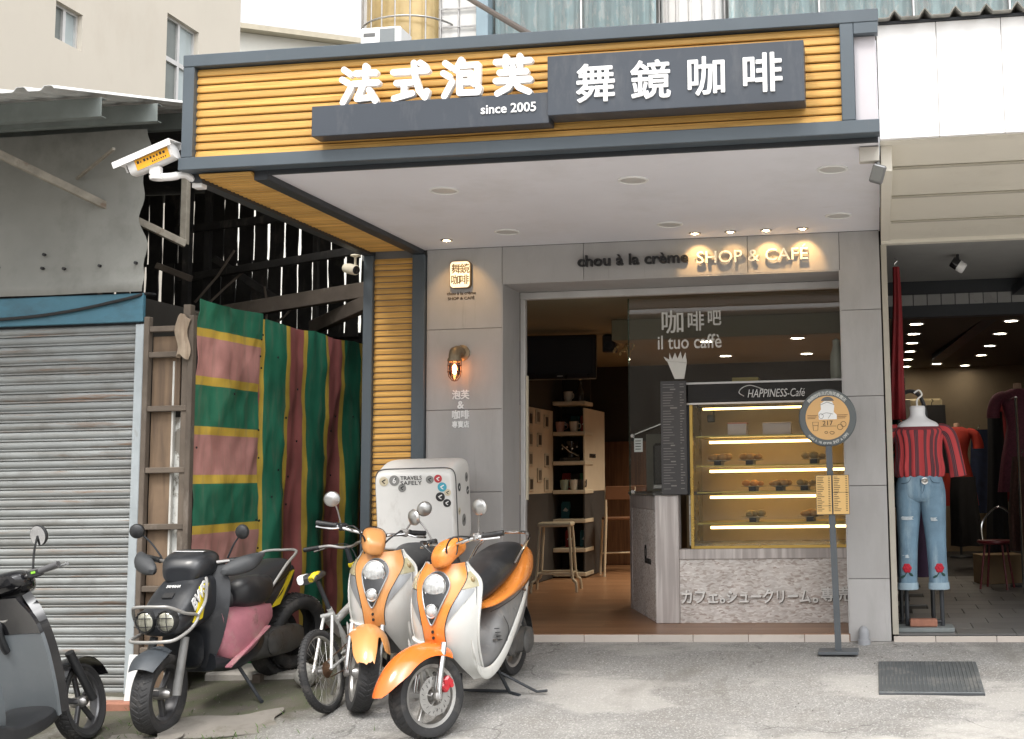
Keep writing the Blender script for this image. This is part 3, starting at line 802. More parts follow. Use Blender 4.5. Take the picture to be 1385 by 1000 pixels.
# ------------------------------------------------------------------ counter, display case, menu
OSB = None
def osb():
    m = bpy.data.materials.new('whitewashed_strand_board'); m.use_nodes = True
    nt = m.node_tree; L = nt.links; b = nt.nodes['Principled BSDF']
    tc = _n(nt, 'ShaderNodeTexCoord')
    vo = _n(nt, 'ShaderNodeTexVoronoi'); vo.inputs['Scale'].default_value = 42; vo.inputs['Randomness'].default_value = 1
    mp = _n(nt, 'ShaderNodeMapping'); mp.inputs['Rotation'].default_value = (0.3, 0.6, 0.2); mp.inputs['Scale'].default_value = (0.8, 1.5, 2.4)
    nz = _n(nt, 'ShaderNodeTexNoise'); nz.inputs['Scale'].default_value = 9
    L.new(tc.outputs['Object'], nz.inputs['Vector'])
    va = _n(nt, 'ShaderNodeVectorMath', operation='MULTIPLY_ADD'); va.inputs[1].default_value = (0.05, 0.05, 0.05)
    L.new(nz.outputs['Color'], va.inputs[0]); L.new(tc.outputs['Object'], va.inputs[2]); L.new(va.outputs[0], mp.inputs['Vector']); L.new(mp.outputs[0], vo.inputs['Vector'])
    sp = _n(nt, 'ShaderNodeSeparateColor'); L.new(vo.outputs['Color'], sp.inputs[0])
    cr = _n(nt, 'ShaderNodeValToRGB')
    e = cr.color_ramp.elements
    e[0].position = 0.0; e[0].color = (0.46, 0.38, 0.34, 1); e[1].position = 0.30; e[1].color = (0.66, 0.61, 0.575, 1)
    x = e.new(0.7); x.color = (0.74, 0.70, 0.67, 1); x = e.new(1.0); x.color = (0.86, 0.83, 0.80, 1)
    L.new(sp.outputs[0], cr.inputs[0])
    n2 = _n(nt, 'ShaderNodeTexNoise'); n2.inputs['Scale'].default_value = 5; n2.inputs['Detail'].default_value = 6
    L.new(tc.outputs['Object'], n2.inputs['Vector'])
    r = _n(nt, 'ShaderNodeMapRange'); r.inputs['From Min'].default_value = 0.3; r.inputs['From Max'].default_value = 0.7; r.inputs['To Min'].default_value = 0.82; r.inputs['To Max'].default_value = 1.05
    L.new(n2.outputs['Fac'], r.inputs['Value'])
    vm = _n(nt, 'ShaderNodeVectorMath', operation='SCALE'); L.new(cr.outputs[0], vm.inputs[0]); L.new(r.outputs[0], vm.inputs['Scale'])
    L.new(vm.outputs[0], b.inputs['Base Color']); b.inputs['Roughness'].default_value = 0.7
    bu = _n(nt, 'ShaderNodeBump'); bu.inputs['Strength'].default_value = 0.4; bu.inputs['Distance'].default_value = 0.003
    L.new(sp.outputs[1], bu.inputs['Height']); L.new(bu.outputs[0], b.inputs['Normal'])
    return m
OSB = osb()
ct = thing('service_counter', 'whitewashed strand-board counter with katakana lettering under the pastry case', 'counter', (1.3, 0.9, 0.055))
m = mb(ct); m.box(1.195, 2.5435, 0.640, 0.665, 0.056, 0.555, 0.002); m.build('front_board', OSB, ct)
m = mb(ct); m.box(1.195, 2.5435, 0.628, 0.75, 0.556, 0.637, 0.004); m.build('ledge', MARBLE, ct)
m = mb(ct); m.box(1.003, 1.194, 0.622, 0.75, 0.056, 1.068, 0.004); m.build('corner_post', MARBLE, ct)
# angled side, running back to the left
A = Vector((1.00, 0.70, 0)); B = Vector((0.575, 1.76, 0)); dv = (B - A).normalized(); L_ = (B - A).length; ang = math.atan2(dv.y, dv.x)
X = Matrix.Translation(rel(ct, (1.00, 0.70, 0.0))) @ Matrix.Rotation(ang, 4, 'Z')
def sidebox(a, b_, y0, y1, z0, z1, name, mat, bv=0.002):
    m = MB(X); m.box(a, b_, y0, y1, z0, z1, bv); return m.build(name, mat, ct)
sidebox(0.0, L_ - 0.10, -0.005, 0.015, 0.056, 0.95, 'side_board', OSB)
sidebox(0.0, L_ - 0.0, -0.012, 0.02, 0.952, 1.062, 'side_rail', MARBLE)
sidebox(L_ - 0.099, L_, -0.010, 0.02, 0.056, 0.95, 'side_stile', MARBLE)
sidebox(-0.02, L_ + 0.02, -0.55, 0.03, 1.0635, 1.09, 'counter_top', M('counter_top_dark', (0.10, 0.095, 0.09), 0.35))
lo = sign_text('logo', 'HAPPINESS Café', INK, (0, 0, 0), ct, width=0.27, height=0.045, extr=0.003, offset=0.01)
lo.matrix_basis = X @ Matrix.Translation((0.44, 0.016, 0.50)) @ Matrix.Rotation(PI, 4, 'Z')
m = MB(X @ Matrix.Translation((0.40, 0.018, 0.56)))
m.tube([(0.03 * math.cos(a) , 0, 0.06 * math.sin(a) + 0.03) for a in [2 * PI * i / 14 for i in range(14)]], 0.005, 6, closed=True)
m.build('logo', INK, ct)
PALEL = M('pale_grey_letter', (0.84, 0.83, 0.81), 0.5); SHADOWL = M('letter_shadow_brown', (0.16, 0.13, 0.11), 0.6)
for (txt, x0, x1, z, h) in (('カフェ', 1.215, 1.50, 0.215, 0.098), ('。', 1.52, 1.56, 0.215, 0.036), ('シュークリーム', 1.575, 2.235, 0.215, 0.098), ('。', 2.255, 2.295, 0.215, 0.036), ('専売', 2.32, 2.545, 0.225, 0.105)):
    sign_text('lettering_shadow', txt, SHADOWL, rel(ct, (x0 + 0.004, 0.636, z - 0.005)), ct, width=x1 - x0, height=h, extr=0.004, bold=0.003)  # dark copy behind the letters, shifted right and down as a painted drop shadow
    sign_text('lettering', txt, PALEL, rel(ct, (x0, 0.622, z)), ct, width=x1 - x0, height=h, extr=0.013, bold=0.0022)

dc = thing('pastry_display_case', 'tall glass pastry case glowing yellow with four lit shelves', 'display case', (1.92, 0.95, 0.64))
GOLD = M('brass_trim', (0.62, 0.42, 0.12), 0.3, metal=0.8, var=0.08)
CASEW = M('case_back_cream', (0.66, 0.56, 0.44), 0.5, var=0.05)
CASEST = M('case_side_steel', (0.40, 0.40, 0.37), 0.28, metal=0.6, var=0.1)
m = mb(dc); m.box(1.272, 2.543, 0.640, 1.35, 1.806, 1.955, 0.003); m.build('header', BLACKG, dc)
m = mb(dc); m.box(1.270, 2.544, 0.632, 0.64, 1.955, 1.972, 0.001); m.build('header_trim', ALU, dc)
m = mb(dc); m.box(1.270, 2.544, 0.632, 0.64, 1.790, 1.8055, 0.001); m.build('header_trim', ALU, dc)
m = mb(dc); m.box(1.292, 1.318, 0.634, 0.66, 0.6385, 1.789, 0.002); m.build('brass_edge', GOLD, dc)
m = mb(dc); m.box(1.200, 1.290, 0.645, 0.70, 1.07, 1.80, 0.002); m.build('side_post', DARKST, dc)
m = mb(dc); m.box(1.319, 2.543, 0.634, 0.66, 0.6385, 0.662, 0.002); m.build('sill', GOLD, dc)
m = mb(dc); m.box(1.275, 2.543, 1.30, 1.33, 0.64, 1.80); m.build('back_panel', CASEW, dc)
m = mb(dc); m.box(1.275, 1.290, 0.662, 1.299, 0.64, 1.80); m.build('side_panel', CASEST, dc)
m = mb(dc); m.box(2.530, 2.5445, 0.662, 1.299, 0.64, 1.80); m.build('side_panel', CASEST, dc)
m = mb(dc); m.box(1.275, 2.5445, 0.662, 1.299, 0.6395, 0.665); m.build('base', CASEST, dc)
m = mb(dc); m.box(1.319, 2.543, 0.646, 0.652, 0.663, 1.789); m.build('glass_front', GLASS, dc)
SHG = M('shelf_edge_yellow', (0.62, 0.50, 0.16), 0.3, var=0.04)
SHZ = (1.537, 1.298, 1.085, 0.838)
for z in SHZ:
    m = mb(dc); m.box(1.335, 2.529, 0.70, 1.24, z - 0.010, z + 0.002, 0.001); s_ = m.build('shelf', SHG, dc)
    m = mb(dc); m.tube([(1.41, 0.93, z - 0.045), (2.52, 0.93, z - 0.045)], 0.011, 8); m.build('led_tube', WARM, dc)
m = mb(dc); m.tube([(1.38, 0.80, 1.762), (2.52, 0.80, 1.762)], 0.009, 8); m.build('led_tube', WARM, dc)
sign_text('lettering', 'HAPPINESS-Café', ALU, rel(dc, (1.77, 0.638, 1.838)), dc, width=0.46, height=0.065, extr=0.002, shear=0.25)
m = mb(dc); m.tube(smooth_pts([(1.74, 0.637, 1.85), (1.70, 0.637, 1.88), (1.73, 0.637, 1.92), (1.80, 0.637, 1.935), (1.90, 0.637, 1.90)], 5), 0.004, 6); m.build('swirl', ALU, dc)
m = mb(dc); m.box(1.40, 1.46, 0.90, 0.95, 1.66, 1.72, 0.005); m.cyl((1.45, 0.925, 1.72), (1.45, 0.925, 1.79), 0.008, n=8); m.build('thermometer', BLACKP, dc)
# goods on the shelves
CARD = M('pale_carton', (0.64, 0.55, 0.52), 0.7, var=0.05)
for k, (x, wd, h) in enumerate(((1.66, 0.155, 0.105), (1.985, 0.23, 0.10))):
    z = SHZ[0] + 0.004
    t = thing('pastry_box', ('small pink-lidded carton on the top shelf of the pastry case', 'wide pale carton on the top shelf of the pastry case')[k], 'box', (x, 0.86, z))
    m = MB(); m.box(-wd / 2, wd / 2, -0.07, 0.07, 0, h * 0.9, 0.003); m.build('carton', CARD, t)
    m = MB(); m.box(-wd / 2 - 0.003, wd / 2 + 0.003, -0.073, 0.073, h * 0.9, h, 0.003); m.build('lid', M('pink_lid', (0.62, 0.30, 0.25), 0.6) if k == 0 else CARD, t)
PUFF = M('choux_crust', (0.50, 0.29, 0.12), 0.6, var=0.25, vs=18, bump=0.5, bs=40)
PUFFG = M('matcha_choux', (0.36, 0.27, 0.13), 0.6, var=0.25, vs=18, bump=0.5, bs=40)
PUFFC = M('caramel_choux', (0.60, 0.28, 0.09), 0.6, var=0.2, vs=18, bump=0.5, bs=40)
TRAY = M('clear_tray_edge', (0.58, 0.52, 0.42), 0.2, var=0.05)
trays = ((1, 1.76, 'round cream puffs on the second shelf', PUFF), (1, 2.28, 'dark choux on the second shelf', PUFFG), (2, 1.78, 'glazed caramel choux on the third shelf', PUFFC), (2, 2.20, 'dim green choux on the third shelf', PUFFG), (3, 1.78, 'dark choux on the lowest shelf', PUFFG), (3, 2.24, 'brown choux on the lowest shelf', PUFF), (1, 1.50, 'pale choux at the left of the second shelf', PUFF), (2, 2.0, 'pale choux in the middle of the third shelf', PUFF))
for (si, x, what, pm) in trays:
    z = SHZ[si] + 0.003
    t = thing('pastry_tray', 'tray of ' + what + ' of the case', 'pastry tray', (x, 0.86, z))
    m = MB(); m.lathe([(0.04, 0.0), (0.045, 0.03), (0.075, 0.034), (0.105, 0.037), (0.105, 0.041), (0.0, 0.041)], n=24); m.build('stand', TRAY, t)
    m = MB(); m.box(-0.028, 0.028, -0.116, -0.113, 0.0, 0.034, 0.001); m.build('price_card', INK, t)
    rs_ = random.Random(int(x * 100) + si); nb_ = rs_.randint(4, 7)
    for i in range(nb_):
        a = 2 * PI * i / (nb_ - 1); r_ = 0 if i == nb_ - 1 else rs_.uniform(0.056, 0.070); q_ = rs_.uniform(0.024, 0.036)
        m = MB(); m.ell((r_ * math.cos(a), r_ * math.sin(a), 0.040 + q_ * 0.8), (q_ * 1.15, q_ * 1.1, q_ * 0.85), n=10, k=6); m.build('choux_bun', pm, t)

mnu = thing('menu_board', 'tall narrow charcoal menu board fixed beside the pastry case', 'menu board', (1.165, 0.60, 1.07))
m = mb(mnu); m.box(1.066, 1.276, 0.588, 0.599, 1.072, 1.985, 0.002); m.build('board', M('menu_charcoal', (0.055, 0.053, 0.055), 0.5, var=0.08), mnu)
MTXT = M('menu_grey_print', (0.22, 0.21, 0.20), 0.6)
m = mb(mnu); rs = random.Random(5); z = 1.955
while z > 1.10:
    if rs.random() < 0.10:
        m.box(1.145, 1.145 + rs.uniform(0.03, 0.06), 0.5865, 0.5878, z, z + 0.010)
    else:
        m.box(1.085, 1.085 + rs.uniform(0.05, 0.11), 0.5865, 0.5878, z, z + 0.004)
        m.box(1.225, 1.225 + rs.uniform(0.012, 0.035), 0.5865, 0.5878, z, z + 0.006)
    z -= 0.0215
tag(m.build('menu_print', MTXT, mnu), kind='stuff')

gl = thing('window_lettering', 'white hand-drawn cafe lettering and spilling cup stuck on the glass', 'window sign', (1.3, 0.588, 2.24))
FILM = M('white_window_film', (0.62, 0.61, 0.57), 0.6, var=0.1)
for (t_, x, z, wd, h) in (('咖', 1.085, 2.375, 0.175, 0.185), ('啡', 1.300, 2.39, 0.130, 0.155), ('吧', 1.465, 2.43, 0.105, 0.115)):
    sign_text('character', t_, FILM, rel(gl, (x, 0.594, z)), gl, width=wd, height=h, extr=0.002, bold=0.0022)
sign_text('lettering', 'il tuo caffè', FILM, rel(gl, (1.05, 0.594, 2.245)), gl, width=0.52, height=0.112, extr=0.002, bold=0.0014)
m = mb(gl)
m.plate([(1.185, 2.00), (1.262, 2.00), (1.285, 2.13), (1.125, 2.145)], 0.590, 0.596)
m.build('cup_drawing', FILM, gl)
m = mb(gl); m.plate([(1.118, 2.147), (1.287, 2.132), (1.275, 2.215), (1.25, 2.16), (1.235, 2.225), (1.21, 2.165), (1.19, 2.215), (1.165, 2.16), (1.145, 2.215), (1.14, 2.16), (1.095, 2.185)], 0.590, 0.596)
m.build('splash_drawing', FILM, gl)

# ------------------------------------------------------------------ inside the cafe
CDOWN = ((0.93, 4.2), (1.95, 4.15), (0.93, 5.85), (1.945, 5.88))
for k, (x, y) in enumerate(CDOWN):
    t = thing('ceiling_downlight', 'lit round downlight deep inside the cafe ceiling, %s' % ('near left', 'near right', 'far left', 'far right')[k], 'light', (x, y, 2.718), group='lit cafe downlights')
    m = MB(); m.lathe([(0.075, 0.0), (0.095, 0.0), (0.095, -0.008), (0.075, -0.010)], n=24, cap=False); m.build('trim_ring', WHITE, t)
    m = MB(); m.lathe([(0.078, -0.004), (0.0, -0.005)], n=24); m.build('lamp', LAMPW, t)
    l = bpy.data.lights.new('lamp_beam', 'SPOT'); l.energy = 75; l.color = (1.0, 0.83, 0.62); l.spot_size = R(130); l.spot_blend = 0.8; l.shadow_soft_size = 0.07
    o = bpy.data.objects.new('lamp_beam', l); COL.objects.link(o); o.parent = t; o.location = (0, 0, -0.03)
tv = thing('television', 'black flat television hung from the cafe ceiling', 'television', (-0.42, 3.0, 2.45))
TVB = M('tv_black', (0.016, 0.016, 0.018), 0.3, var=0.05)
m = MB(); m.box(-0.37, 0.37, -0.03, 0.04, -0.22, 0.24, 0.008); m.build('casing', TVB, tv)
m = MB(); m.box(-0.335, 0.335, -0.0325, -0.031, -0.165, 0.205); m.build('screen', M('tv_screen', (0.03, 0.032, 0.040), 0.18, var=0.02), tv)
m = MB(); m.box(-0.03, 0.03, -0.0325, -0.031, -0.198, -0.188); m.build('badge', ALU, tv)
m = MB(); m.cyl((-0.1, 0.08, 0.1), (-0.1, 0.08, 0.26), 0.018, n=10); m.box(-0.2, 0.0, 0.04, 0.10, -0.05, 0.12, 0.004); m.build('ceiling_mount', DARKST, tv)
tv.rotation_euler = (R(-6), 0, R(6))
sp_ = thing('loudspeaker', 'small black speaker mounted above the television', 'speaker', (0.02, 3.35, 2.55))
m = MB(); m.box(-0.07, 0.07, -0.06, 0.06, -0.02, 0.16, 0.01); m.build('cabinet', BLACKP, sp_)
m = MB(); m.lathe([(0.05, 0.0), (0.042, -0.004), (0.02, 0.006), (0.0, 0.008)], (0, -0.062, 0.06), (0, 1, 0), 20); m.build('cone', DARKST, sp_)
# wall shelf unit
sh = thing('wall_shelf', 'cream open shelf column stacked with mugs and packets inside the cafe', 'shelf', (-0.85, 5.1, 0.055))
SHCR = M('shelf_cream', (0.60, 0.55, 0.44), 0.55, var=0.05)
m = mb(sh); m.box(-0.675, -0.655, 4.92, 5.95, 1.06, 2.05, 0.003); m.build('side_board', WALLW, sh)
m = mb(sh); m.box(-0.675, -0.655, 4.92, 5.95, 0.06, 1.055, 0.003); m.build('side_board', WAINS, sh)
m = mb(sh); m.box(-1.035, -0.676, 5.30, 5.32, 0.06, 2.5, 0.003); m.build('back_board', WALLD, sh)
SHELFZ = (2.13, 1.77, 1.42, 1.08, 0.74, 0.40, 0.12)
for z in SHELFZ:
    m = mb(sh); m.box(-1.035, -0.640, 4.88, 5.28, z - 0.045, z, 0.004); m.build('shelf_board', SHCR, sh)
lo = sign_text('logo', 'HAPPINESS', INK, (0, 0, 0), sh, width=0.30, height=0.05, extr=0.003, offset=0.02)
lo.matrix_basis = Matrix.Translation(rel(sh, (-0.653, 5.15, 1.46))) @ Matrix.Rotation(R(90), 4, 'Z') @ Matrix.Rotation(0.0, 4, 'X')
rs = random.Random(3)
MUGC = [M('mug_white', (0.66, 0.62, 0.55), 0.35), M('mug_pink', (0.50, 0.27, 0.22), 0.4), M('mug_green', (0.28, 0.33, 0.27), 0.4), M('mug_black', (0.03, 0.03, 0.03), 0.3)]
PKT = [M('packet_red', (0.30, 0.03, 0.03), 0.5), M('packet_teal', (0.03, 0.15, 0.18), 0.5), M('packet_green', (0.02, 0.18, 0.11), 0.5), M('packet_black', (0.02, 0.02, 0.022), 0.5)]
def mug(t, m_, s=1.0):
    m = MB(); m.lathe([(0.035 * s, 0), (0.047 * s, 0.04 * s), (0.05 * s, 0.11 * s), (0.044 * s, 0.11 * s), (0.036 * s, 0.01)], n=16, cap=False); m.lathe([(0.035 * s, 0.003), (0, 0.003)], n=16); m.build('cup', m_, t)
    m = MB(); m.tube(smooth_pts([(0.045 * s, 0, 0.09 * s), (0.08 * s, 0, 0.08 * s), (0.078 * s, 0, 0.04 * s), (0.045 * s, 0, 0.03 * s)], 4), 0.006, 6); m.build('handle', m_, t)
places = [(0, -0.87, 0, 'white mug standing on the top shelf'), (1, -0.97, 1, 'pink mug on the second shelf'), (1, -0.80, 0, 'pale slim mug on the second shelf'), (3, -0.92, 2, 'grey-green mug on the fourth shelf'), (3, -0.80, 0, 'white mug on the fourth shelf'), (3, -0.70, 3, 'black mug on the fourth shelf')]
for (si, x, ci, lb) in places:
    t = thing('mug', lb + ' of the cafe shelf column', 'mug', (x, 4.98, SHELFZ[si] + 0.0005), rotz=rs.uniform(-1, 1))
    mug(t, MUGC[ci], 1.1)
names = {0: 'red', 1: 'teal', 2: 'green', 3: 'black'}
k = 0
for (si, x, ci) in ((1, -0.95, 3), (1, -0.83, 1), (1, -0.71, 0), (3, -0.94, 0), (3, -0.83, 3), (3, -0.72, 2), (4, -0.95, 1), (5, -0.90, 0), (5, -0.72, 1)):
    h = 0.20
    lb = '%s coffee packet at the back of the %s shelf' % (names[ci], {1: 'second', 3: 'fourth', 4: 'fifth', 5: 'sixth'}[si])
    t = thing('coffee_packet', lb, 'packet', (x, 5.16, SHELFZ[si] + 0.0005))
    m = MB(); m.loft([[(-0.05, -0.035, 0), (0.05, -0.035, 0), (0.05, 0.035, 0), (-0.05, 0.035, 0)], [(-0.052, -0.03, h * 0.8), (0.052, -0.03, h * 0.8), (0.052, 0.03, h * 0.8), (-0.052, 0.03, h * 0.8)], [(-0.05, -0.004, h), (0.05, -0.004, h), (0.05, 0.004, h), (-0.05, 0.004, h)]]); m.build('bag', PKT[ci], t)
    m = MB(); m.plate([(-0.03, h * 0.45), (0.0, h * 0.65), (0.035, h * 0.5), (0.02, h * 0.4)], -0.037, -0.0325); m.build('label', WHITE, t)
    k += 1
t = thing('coffee_grinder', 'dark machine with chrome knobs on the third shelf of the column', 'grinder', (-0.85, 5.05, SHELFZ[2] + 0.0005))
m = MB(); m.box(-0.13, 0.13, -0.08, 0.08, 0, 0.05, 0.01); m.lathe([(0.06, 0.05), (0.05, 0.14), (0.085, 0.22), (0.085, 0.24)], n=20); m.build('body', BLACKG, t)
m = MB()
for i in range(4): m.ell((-0.09 + 0.06 * i, -0.085, 0.15 + 0.02 * (i % 2)), (0.013, 0.013, 0.013), n=10, k=6)
m.tube([(-0.10, -0.07, 0.20), (0.0, -0.08, 0.12), (0.11, -0.06, 0.06)], 0.012, 8); m.build('knob', CHROME, t)
t = thing('bottle_cluster', 'glass carafe with clear stoppers on the top shelf of the column', 'carafe', (-0.73, 5.0, SHELFZ[0] + 0.0005))
m = MB(); m.lathe([(0.045, 0), (0.06, 0.06), (0.05, 0.13), (0.022, 0.19), (0.024, 0.25)], n=18); m.build('flask', M('dark_flask', (0.03, 0.03, 0.028), 0.1), t)
m = MB(); m.ell((0, 0, 0.28), (0.025, 0.025, 0.03)); m.build('stopper', CHROME, t)
# little frames on the cream wall
FRM = M('pale_frame', (0.50, 0.46, 0.38), 0.6); PIC = [M('photo_dark', (0.05, 0.045, 0.04), 0.4, var=0.6, vs=40), M('photo_mid', (0.17, 0.15, 0.12), 0.4, var=0.6, vs=40)]
spots = ((3.98, 1.83), (4.28, 1.86), (4.62, 1.82), (3.98, 1.60), (4.34, 1.60), (3.98, 1.38), (4.64, 1.37), (4.34, 1.20), (4.0, 1.10), (4.62, 1.09))
for k, (y, z) in enumerate(spots):
    t = thing('picture_frame', 'small framed photo on the cream cafe wall, ' + ('top row near', 'top row middle', 'top row far', 'second row near', 'second row far', 'third row near', 'third row far', 'alone in the fourth row', 'bottom row near', 'bottom row far')[k], 'picture', (-1.044, y, z), group='small frames on the cafe wall')
    m = MB(); m.box(0, 0.014, -0.085, 0.085, -0.02, 0.14, 0.003); m.build('frame', FRM, t)
    m = MB(); m.box(0.0143, 0.016, -0.055, 0.055, 0.005, 0.115); m.build('photo', PIC[k % 2], t)
# stools and chairs
def stool(x, y, rz, label):
    t = thing('bar_stool', label, 'stool', (x, y, 0.055), rz)
    CR_ = bpy.data.materials.get('stool_cream') or M('stool_cream', (0.62, 0.57, 0.44), 0.45, var=0.05)
    m = MB(); m.box(-0.175, 0.175, -0.165, 0.165, 0.665, 0.71, 0.012); m.build('seat', CR_, t)
    for sx in (-1, 1):
        for sy in (-1, 1):
            m = MB(); m.tube(smooth_pts([(0.15 * sx, 0.14 * sy, 0.67), (0.165 * sx, 0.155 * sy, 0.45), (0.185 * sx, 0.172 * sy, 0.16), (0.225 * sx, 0.20 * sy, 0.10), (0.235 * sx, 0.21 * sy, 0.0)], 4), 0.015, 8); m.build('leg', CR_, t)
    m = MB(); q = 0.178; p = 0.166
    m.tube([(-q, -p, 0.19), (q, -p, 0.19), (q, p, 0.19), (-q, p, 0.19)], 0.012, 8, closed=True); m.build('foot_ring', CR_, t)
stool(-0.57, 3.35, R(8), 'cream metal bar stool with splayed legs just inside the cafe doorway')
def cafe_chair(x, y, rz, label):
    t = thing('bar_chair', label, 'chair', (x, y, 0.055), rz, 'tall chairs at the back of the cafe')
    WD = bpy.data.materials.get('chair_wood') or M('chair_wood', (0.14, 0.06, 0.025), 0.5, var=0.1)
    m = MB(); m.box(-0.18, 0.18, -0.18, 0.18, 0.66, 0.69, 0.008); m.build('seat', WD, t)
    m = MB(); m.box(-0.18, 0.18, 0.165, 0.195, 0.90, 1.06, 0.006); m.build('backrest', WD, t)
    for sx in (-1, 1):
        m = MB(); m.tube([(0.17 * sx, 0.18, 1.05), (0.17 * sx, 0.175, 0.66), (0.20 * sx, 0.22, 0.0)], 0.015, 8); m.build('leg', CREAMW, t)
        m = MB(); m.tube([(0.17 * sx, -0.165, 0.67), (0.20 * sx, -0.21, 0.0)], 0.015, 8); m.build('leg', CREAMW, t)
    m = MB(); m.tube([(-0.185, -0.185, 0.25), (0.185, -0.185, 0.25)], 0.010, 8); m.build('foot_rail', CREAMW, t)
cafe_chair(-0.34, 5.3, R(200), 'nearer tall wood-backed chair with cream legs behind the counter')
cafe_chair(-0.08, 6.0, R(185), 'farther tall wood-backed chair with cream legs against the back wall')
# things behind the glass over the counter
t = thing('espresso_machine', 'dark coffee machine standing behind the counter glass', 'machine', (0.98, 1.65, 1.091))
m = MB(); m.box(-0.16, 0.20, -0.14, 0.18, 0.02, 0.42, 0.02); m.build('body', BLACKG, t)
m = MB(); m.box(-0.15, 0.19, -0.20, -0.141, 0.02, 0.06, 0.006); m.build('drip_tray', STEEL, t)
m = MB(); m.cyl((0.0, -0.17, 0.24), (0.0, -0.17, 0.30), 0.035, n=14); m.tube([(0, -0.17, 0.26), (0.0, -0.32, 0.25)], 0.014, 8); m.build('portafilter', CHROME, t)
t = thing('price_notice', 'small white notice sheet hung inside the counter glass', 'notice', (0.87, 0.64, 1.42))
m = MB(); m.box(-0.035, 0.035, 0, 0.003, 0, 0.11); m.build('sheet', WHITE, t)
m = MB()
for i in range(4): m.box(-0.025, 0.02, -0.0015, -0.0003, 0.02 + 0.022 * i, 0.026 + 0.022 * i)
m.build('print', INK, t)
for k, z in enumerate((1.16, 1.30)):
    t = thing('wall_picture', ('lower', 'upper')[k] + ' framed picture on the pillar behind the counter glass', 'picture', (0.80, 2.2, z))
    m = MB(); m.box(-0.11, 0.11, 0.0, 0.015, -0.05, 0.07, 0.003); m.build('frame', FRM, t)
    m = MB(); m.box(-0.08, 0.08, -0.002, -0.0003, -0.03, 0.05); m.build('photo', PIC[0], t)
m = mb(cafe); m.box(0.62, 1.0, 2.216, 2.5, 0.06, 1.62, 0.003); m.build('pillar', M('grey_green_pillar', (0.20, 0.20, 0.155), 0.7), cafe)
t = thing('hanging_ornament', 'clear shell chandelier glinting under the cafe ceiling', 'lamp', (0.33, 2.6, 2.52))
m = MB(); rs = random.Random(8)
for i in range(26):
    a = rs.uniform(0, 2 * PI); r_ = rs.uniform(0.02, 0.13)
    m.ell((r_ * math.cos(a), r_ * math.sin(a), rs.uniform(-0.10, 0.08)), (0.014, 0.014, 0.020), n=6, k=4)
m.build('shell_drops', M('amber_shell', (0.60, 0.45, 0.22), 0.15, var=0.2), t)
m = MB(); m.cyl((0, 0, 0.06), (0, 0, 0.19), 0.006, n=6); m.torus((0, 0, 0.07), (0, 0, 1), 0.10, 0.006, 20, 6); m.build('hanger', STEEL, t)
t = thing('water_jug', 'pale lidded jug standing on top of the pastry case', 'jug', (2.485, 0.80, 1.9555))
m = MB(); m.lathe([(0.05, 0), (0.055, 0.1), (0.05, 0.22), (0.03, 0.30), (0.032, 0.34), (0.0, 0.36)], n=18); m.build('body', M('pale_jug', (0.50, 0.50, 0.42), 0.2), t)
t = thing('tissue_carton', 'yellow carton lying on top of the pastry case', 'box', (1.72, 1.0, 1.9555))
m = MB(); m.box(-0.11, 0.11, -0.08, 0.08, 0, 0.07, 0.004); m.build('carton', M('yellow_carton', (0.55, 0.42, 0.13), 0.6), t)

# ------------------------------------------------------------------ street sign, pipe, drain, floodlight, cameras
ss = thing('round_sign_stand', 'round tan and grey shop sign on a thin grey pole beside the display window', 'sign', (2.478, -0.30, ground_z(2.478, -0.30) + 0.002))
PG = M('pole_grey_paint', (0.085, 0.095, 0.105), 0.5, var=0.12, dirt=((0.20, 0.19, 0.17), 9, 0.62, 0.8, (1, 1, 1)))
TAN = M('tan_sign_face', (0.66, 0.40, 0.165), 0.5, var=0.04)
m = MB(); m.box(-0.14, 0.14, -0.10, 0.10, 0.0, 0.022, 0.004); m.build('base_plate', PG, ss)
m = MB(); m.loft([[(c * 0.022 + x, s * 0.022, z) for c, s in ((-1, -1), (1, -1), (1, 1), (-1, 1))] for x, z in ((0.0, 0.022), (-0.03, 1.46))]); m.build('pole', PG, ss)
DC = Vector((-0.032, 0, 1.652))
m = MB(); m.lathe([(0.200, 0.012), (0.206, 0.008), (0.206, -0.014), (0.198, -0.022), (0.0, -0.022)], DC, (0, 1, 0), 64); m.lathe([(0.2, 0.012), (0.0, 0.012)], DC, (0, 1, 0), 64); m.build('disc', M('disc_rim_grey', (0.105, 0.118, 0.122), 0.5, var=0.08), ss)
m = MB(); m.lathe([(0.157, -0.0225), (0.157, -0.0245), (0.0, -0.0245)], DC, (0, 1, 0), 64); m.build('sign_face', TAN, ss)
def disc_plate(name, poly, mat, d=0.0008, base=0.0248):
    m = MB(); m.plate([(DC.x + u, DC.z + v) for u, v in poly], -base - d, -base); return m.build(name, mat, ss)
def ellp(cx, cz, a, b_, n=20, a0=0, a1=360): return [(cx + a * math.cos(R(a0 + (a1 - a0) * i / n)), cz + b_ * math.sin(R(a0 + (a1 - a0) * i / n))) for i in range(n + (0 if a1 - a0 == 360 else 1))]
disc_plate('emblem_figure', [(-0.062, -0.012), (0.066, -0.012), (0.066, 0.02), (0.045, 0.04), (0.05, 0.085), (0.035, 0.115), (-0.02, 0.12), (-0.048, 0.10), (-0.045, 0.06), (-0.065, 0.035)], WHITE)
disc_plate('emblem_cap', ellp(0.002, 0.105, 0.050, 0.045, 16, 20, 160), M('cap_grey', (0.13, 0.13, 0.13), 0.6), 0.0016)
m = MB()
m.tube([(DC.x - 0.05, -0.026, DC.z + 0.092), (DC.x, -0.026, DC.z + 0.112), (DC.x + 0.05, -0.026, DC.z + 0.092)], 0.0016, 5)
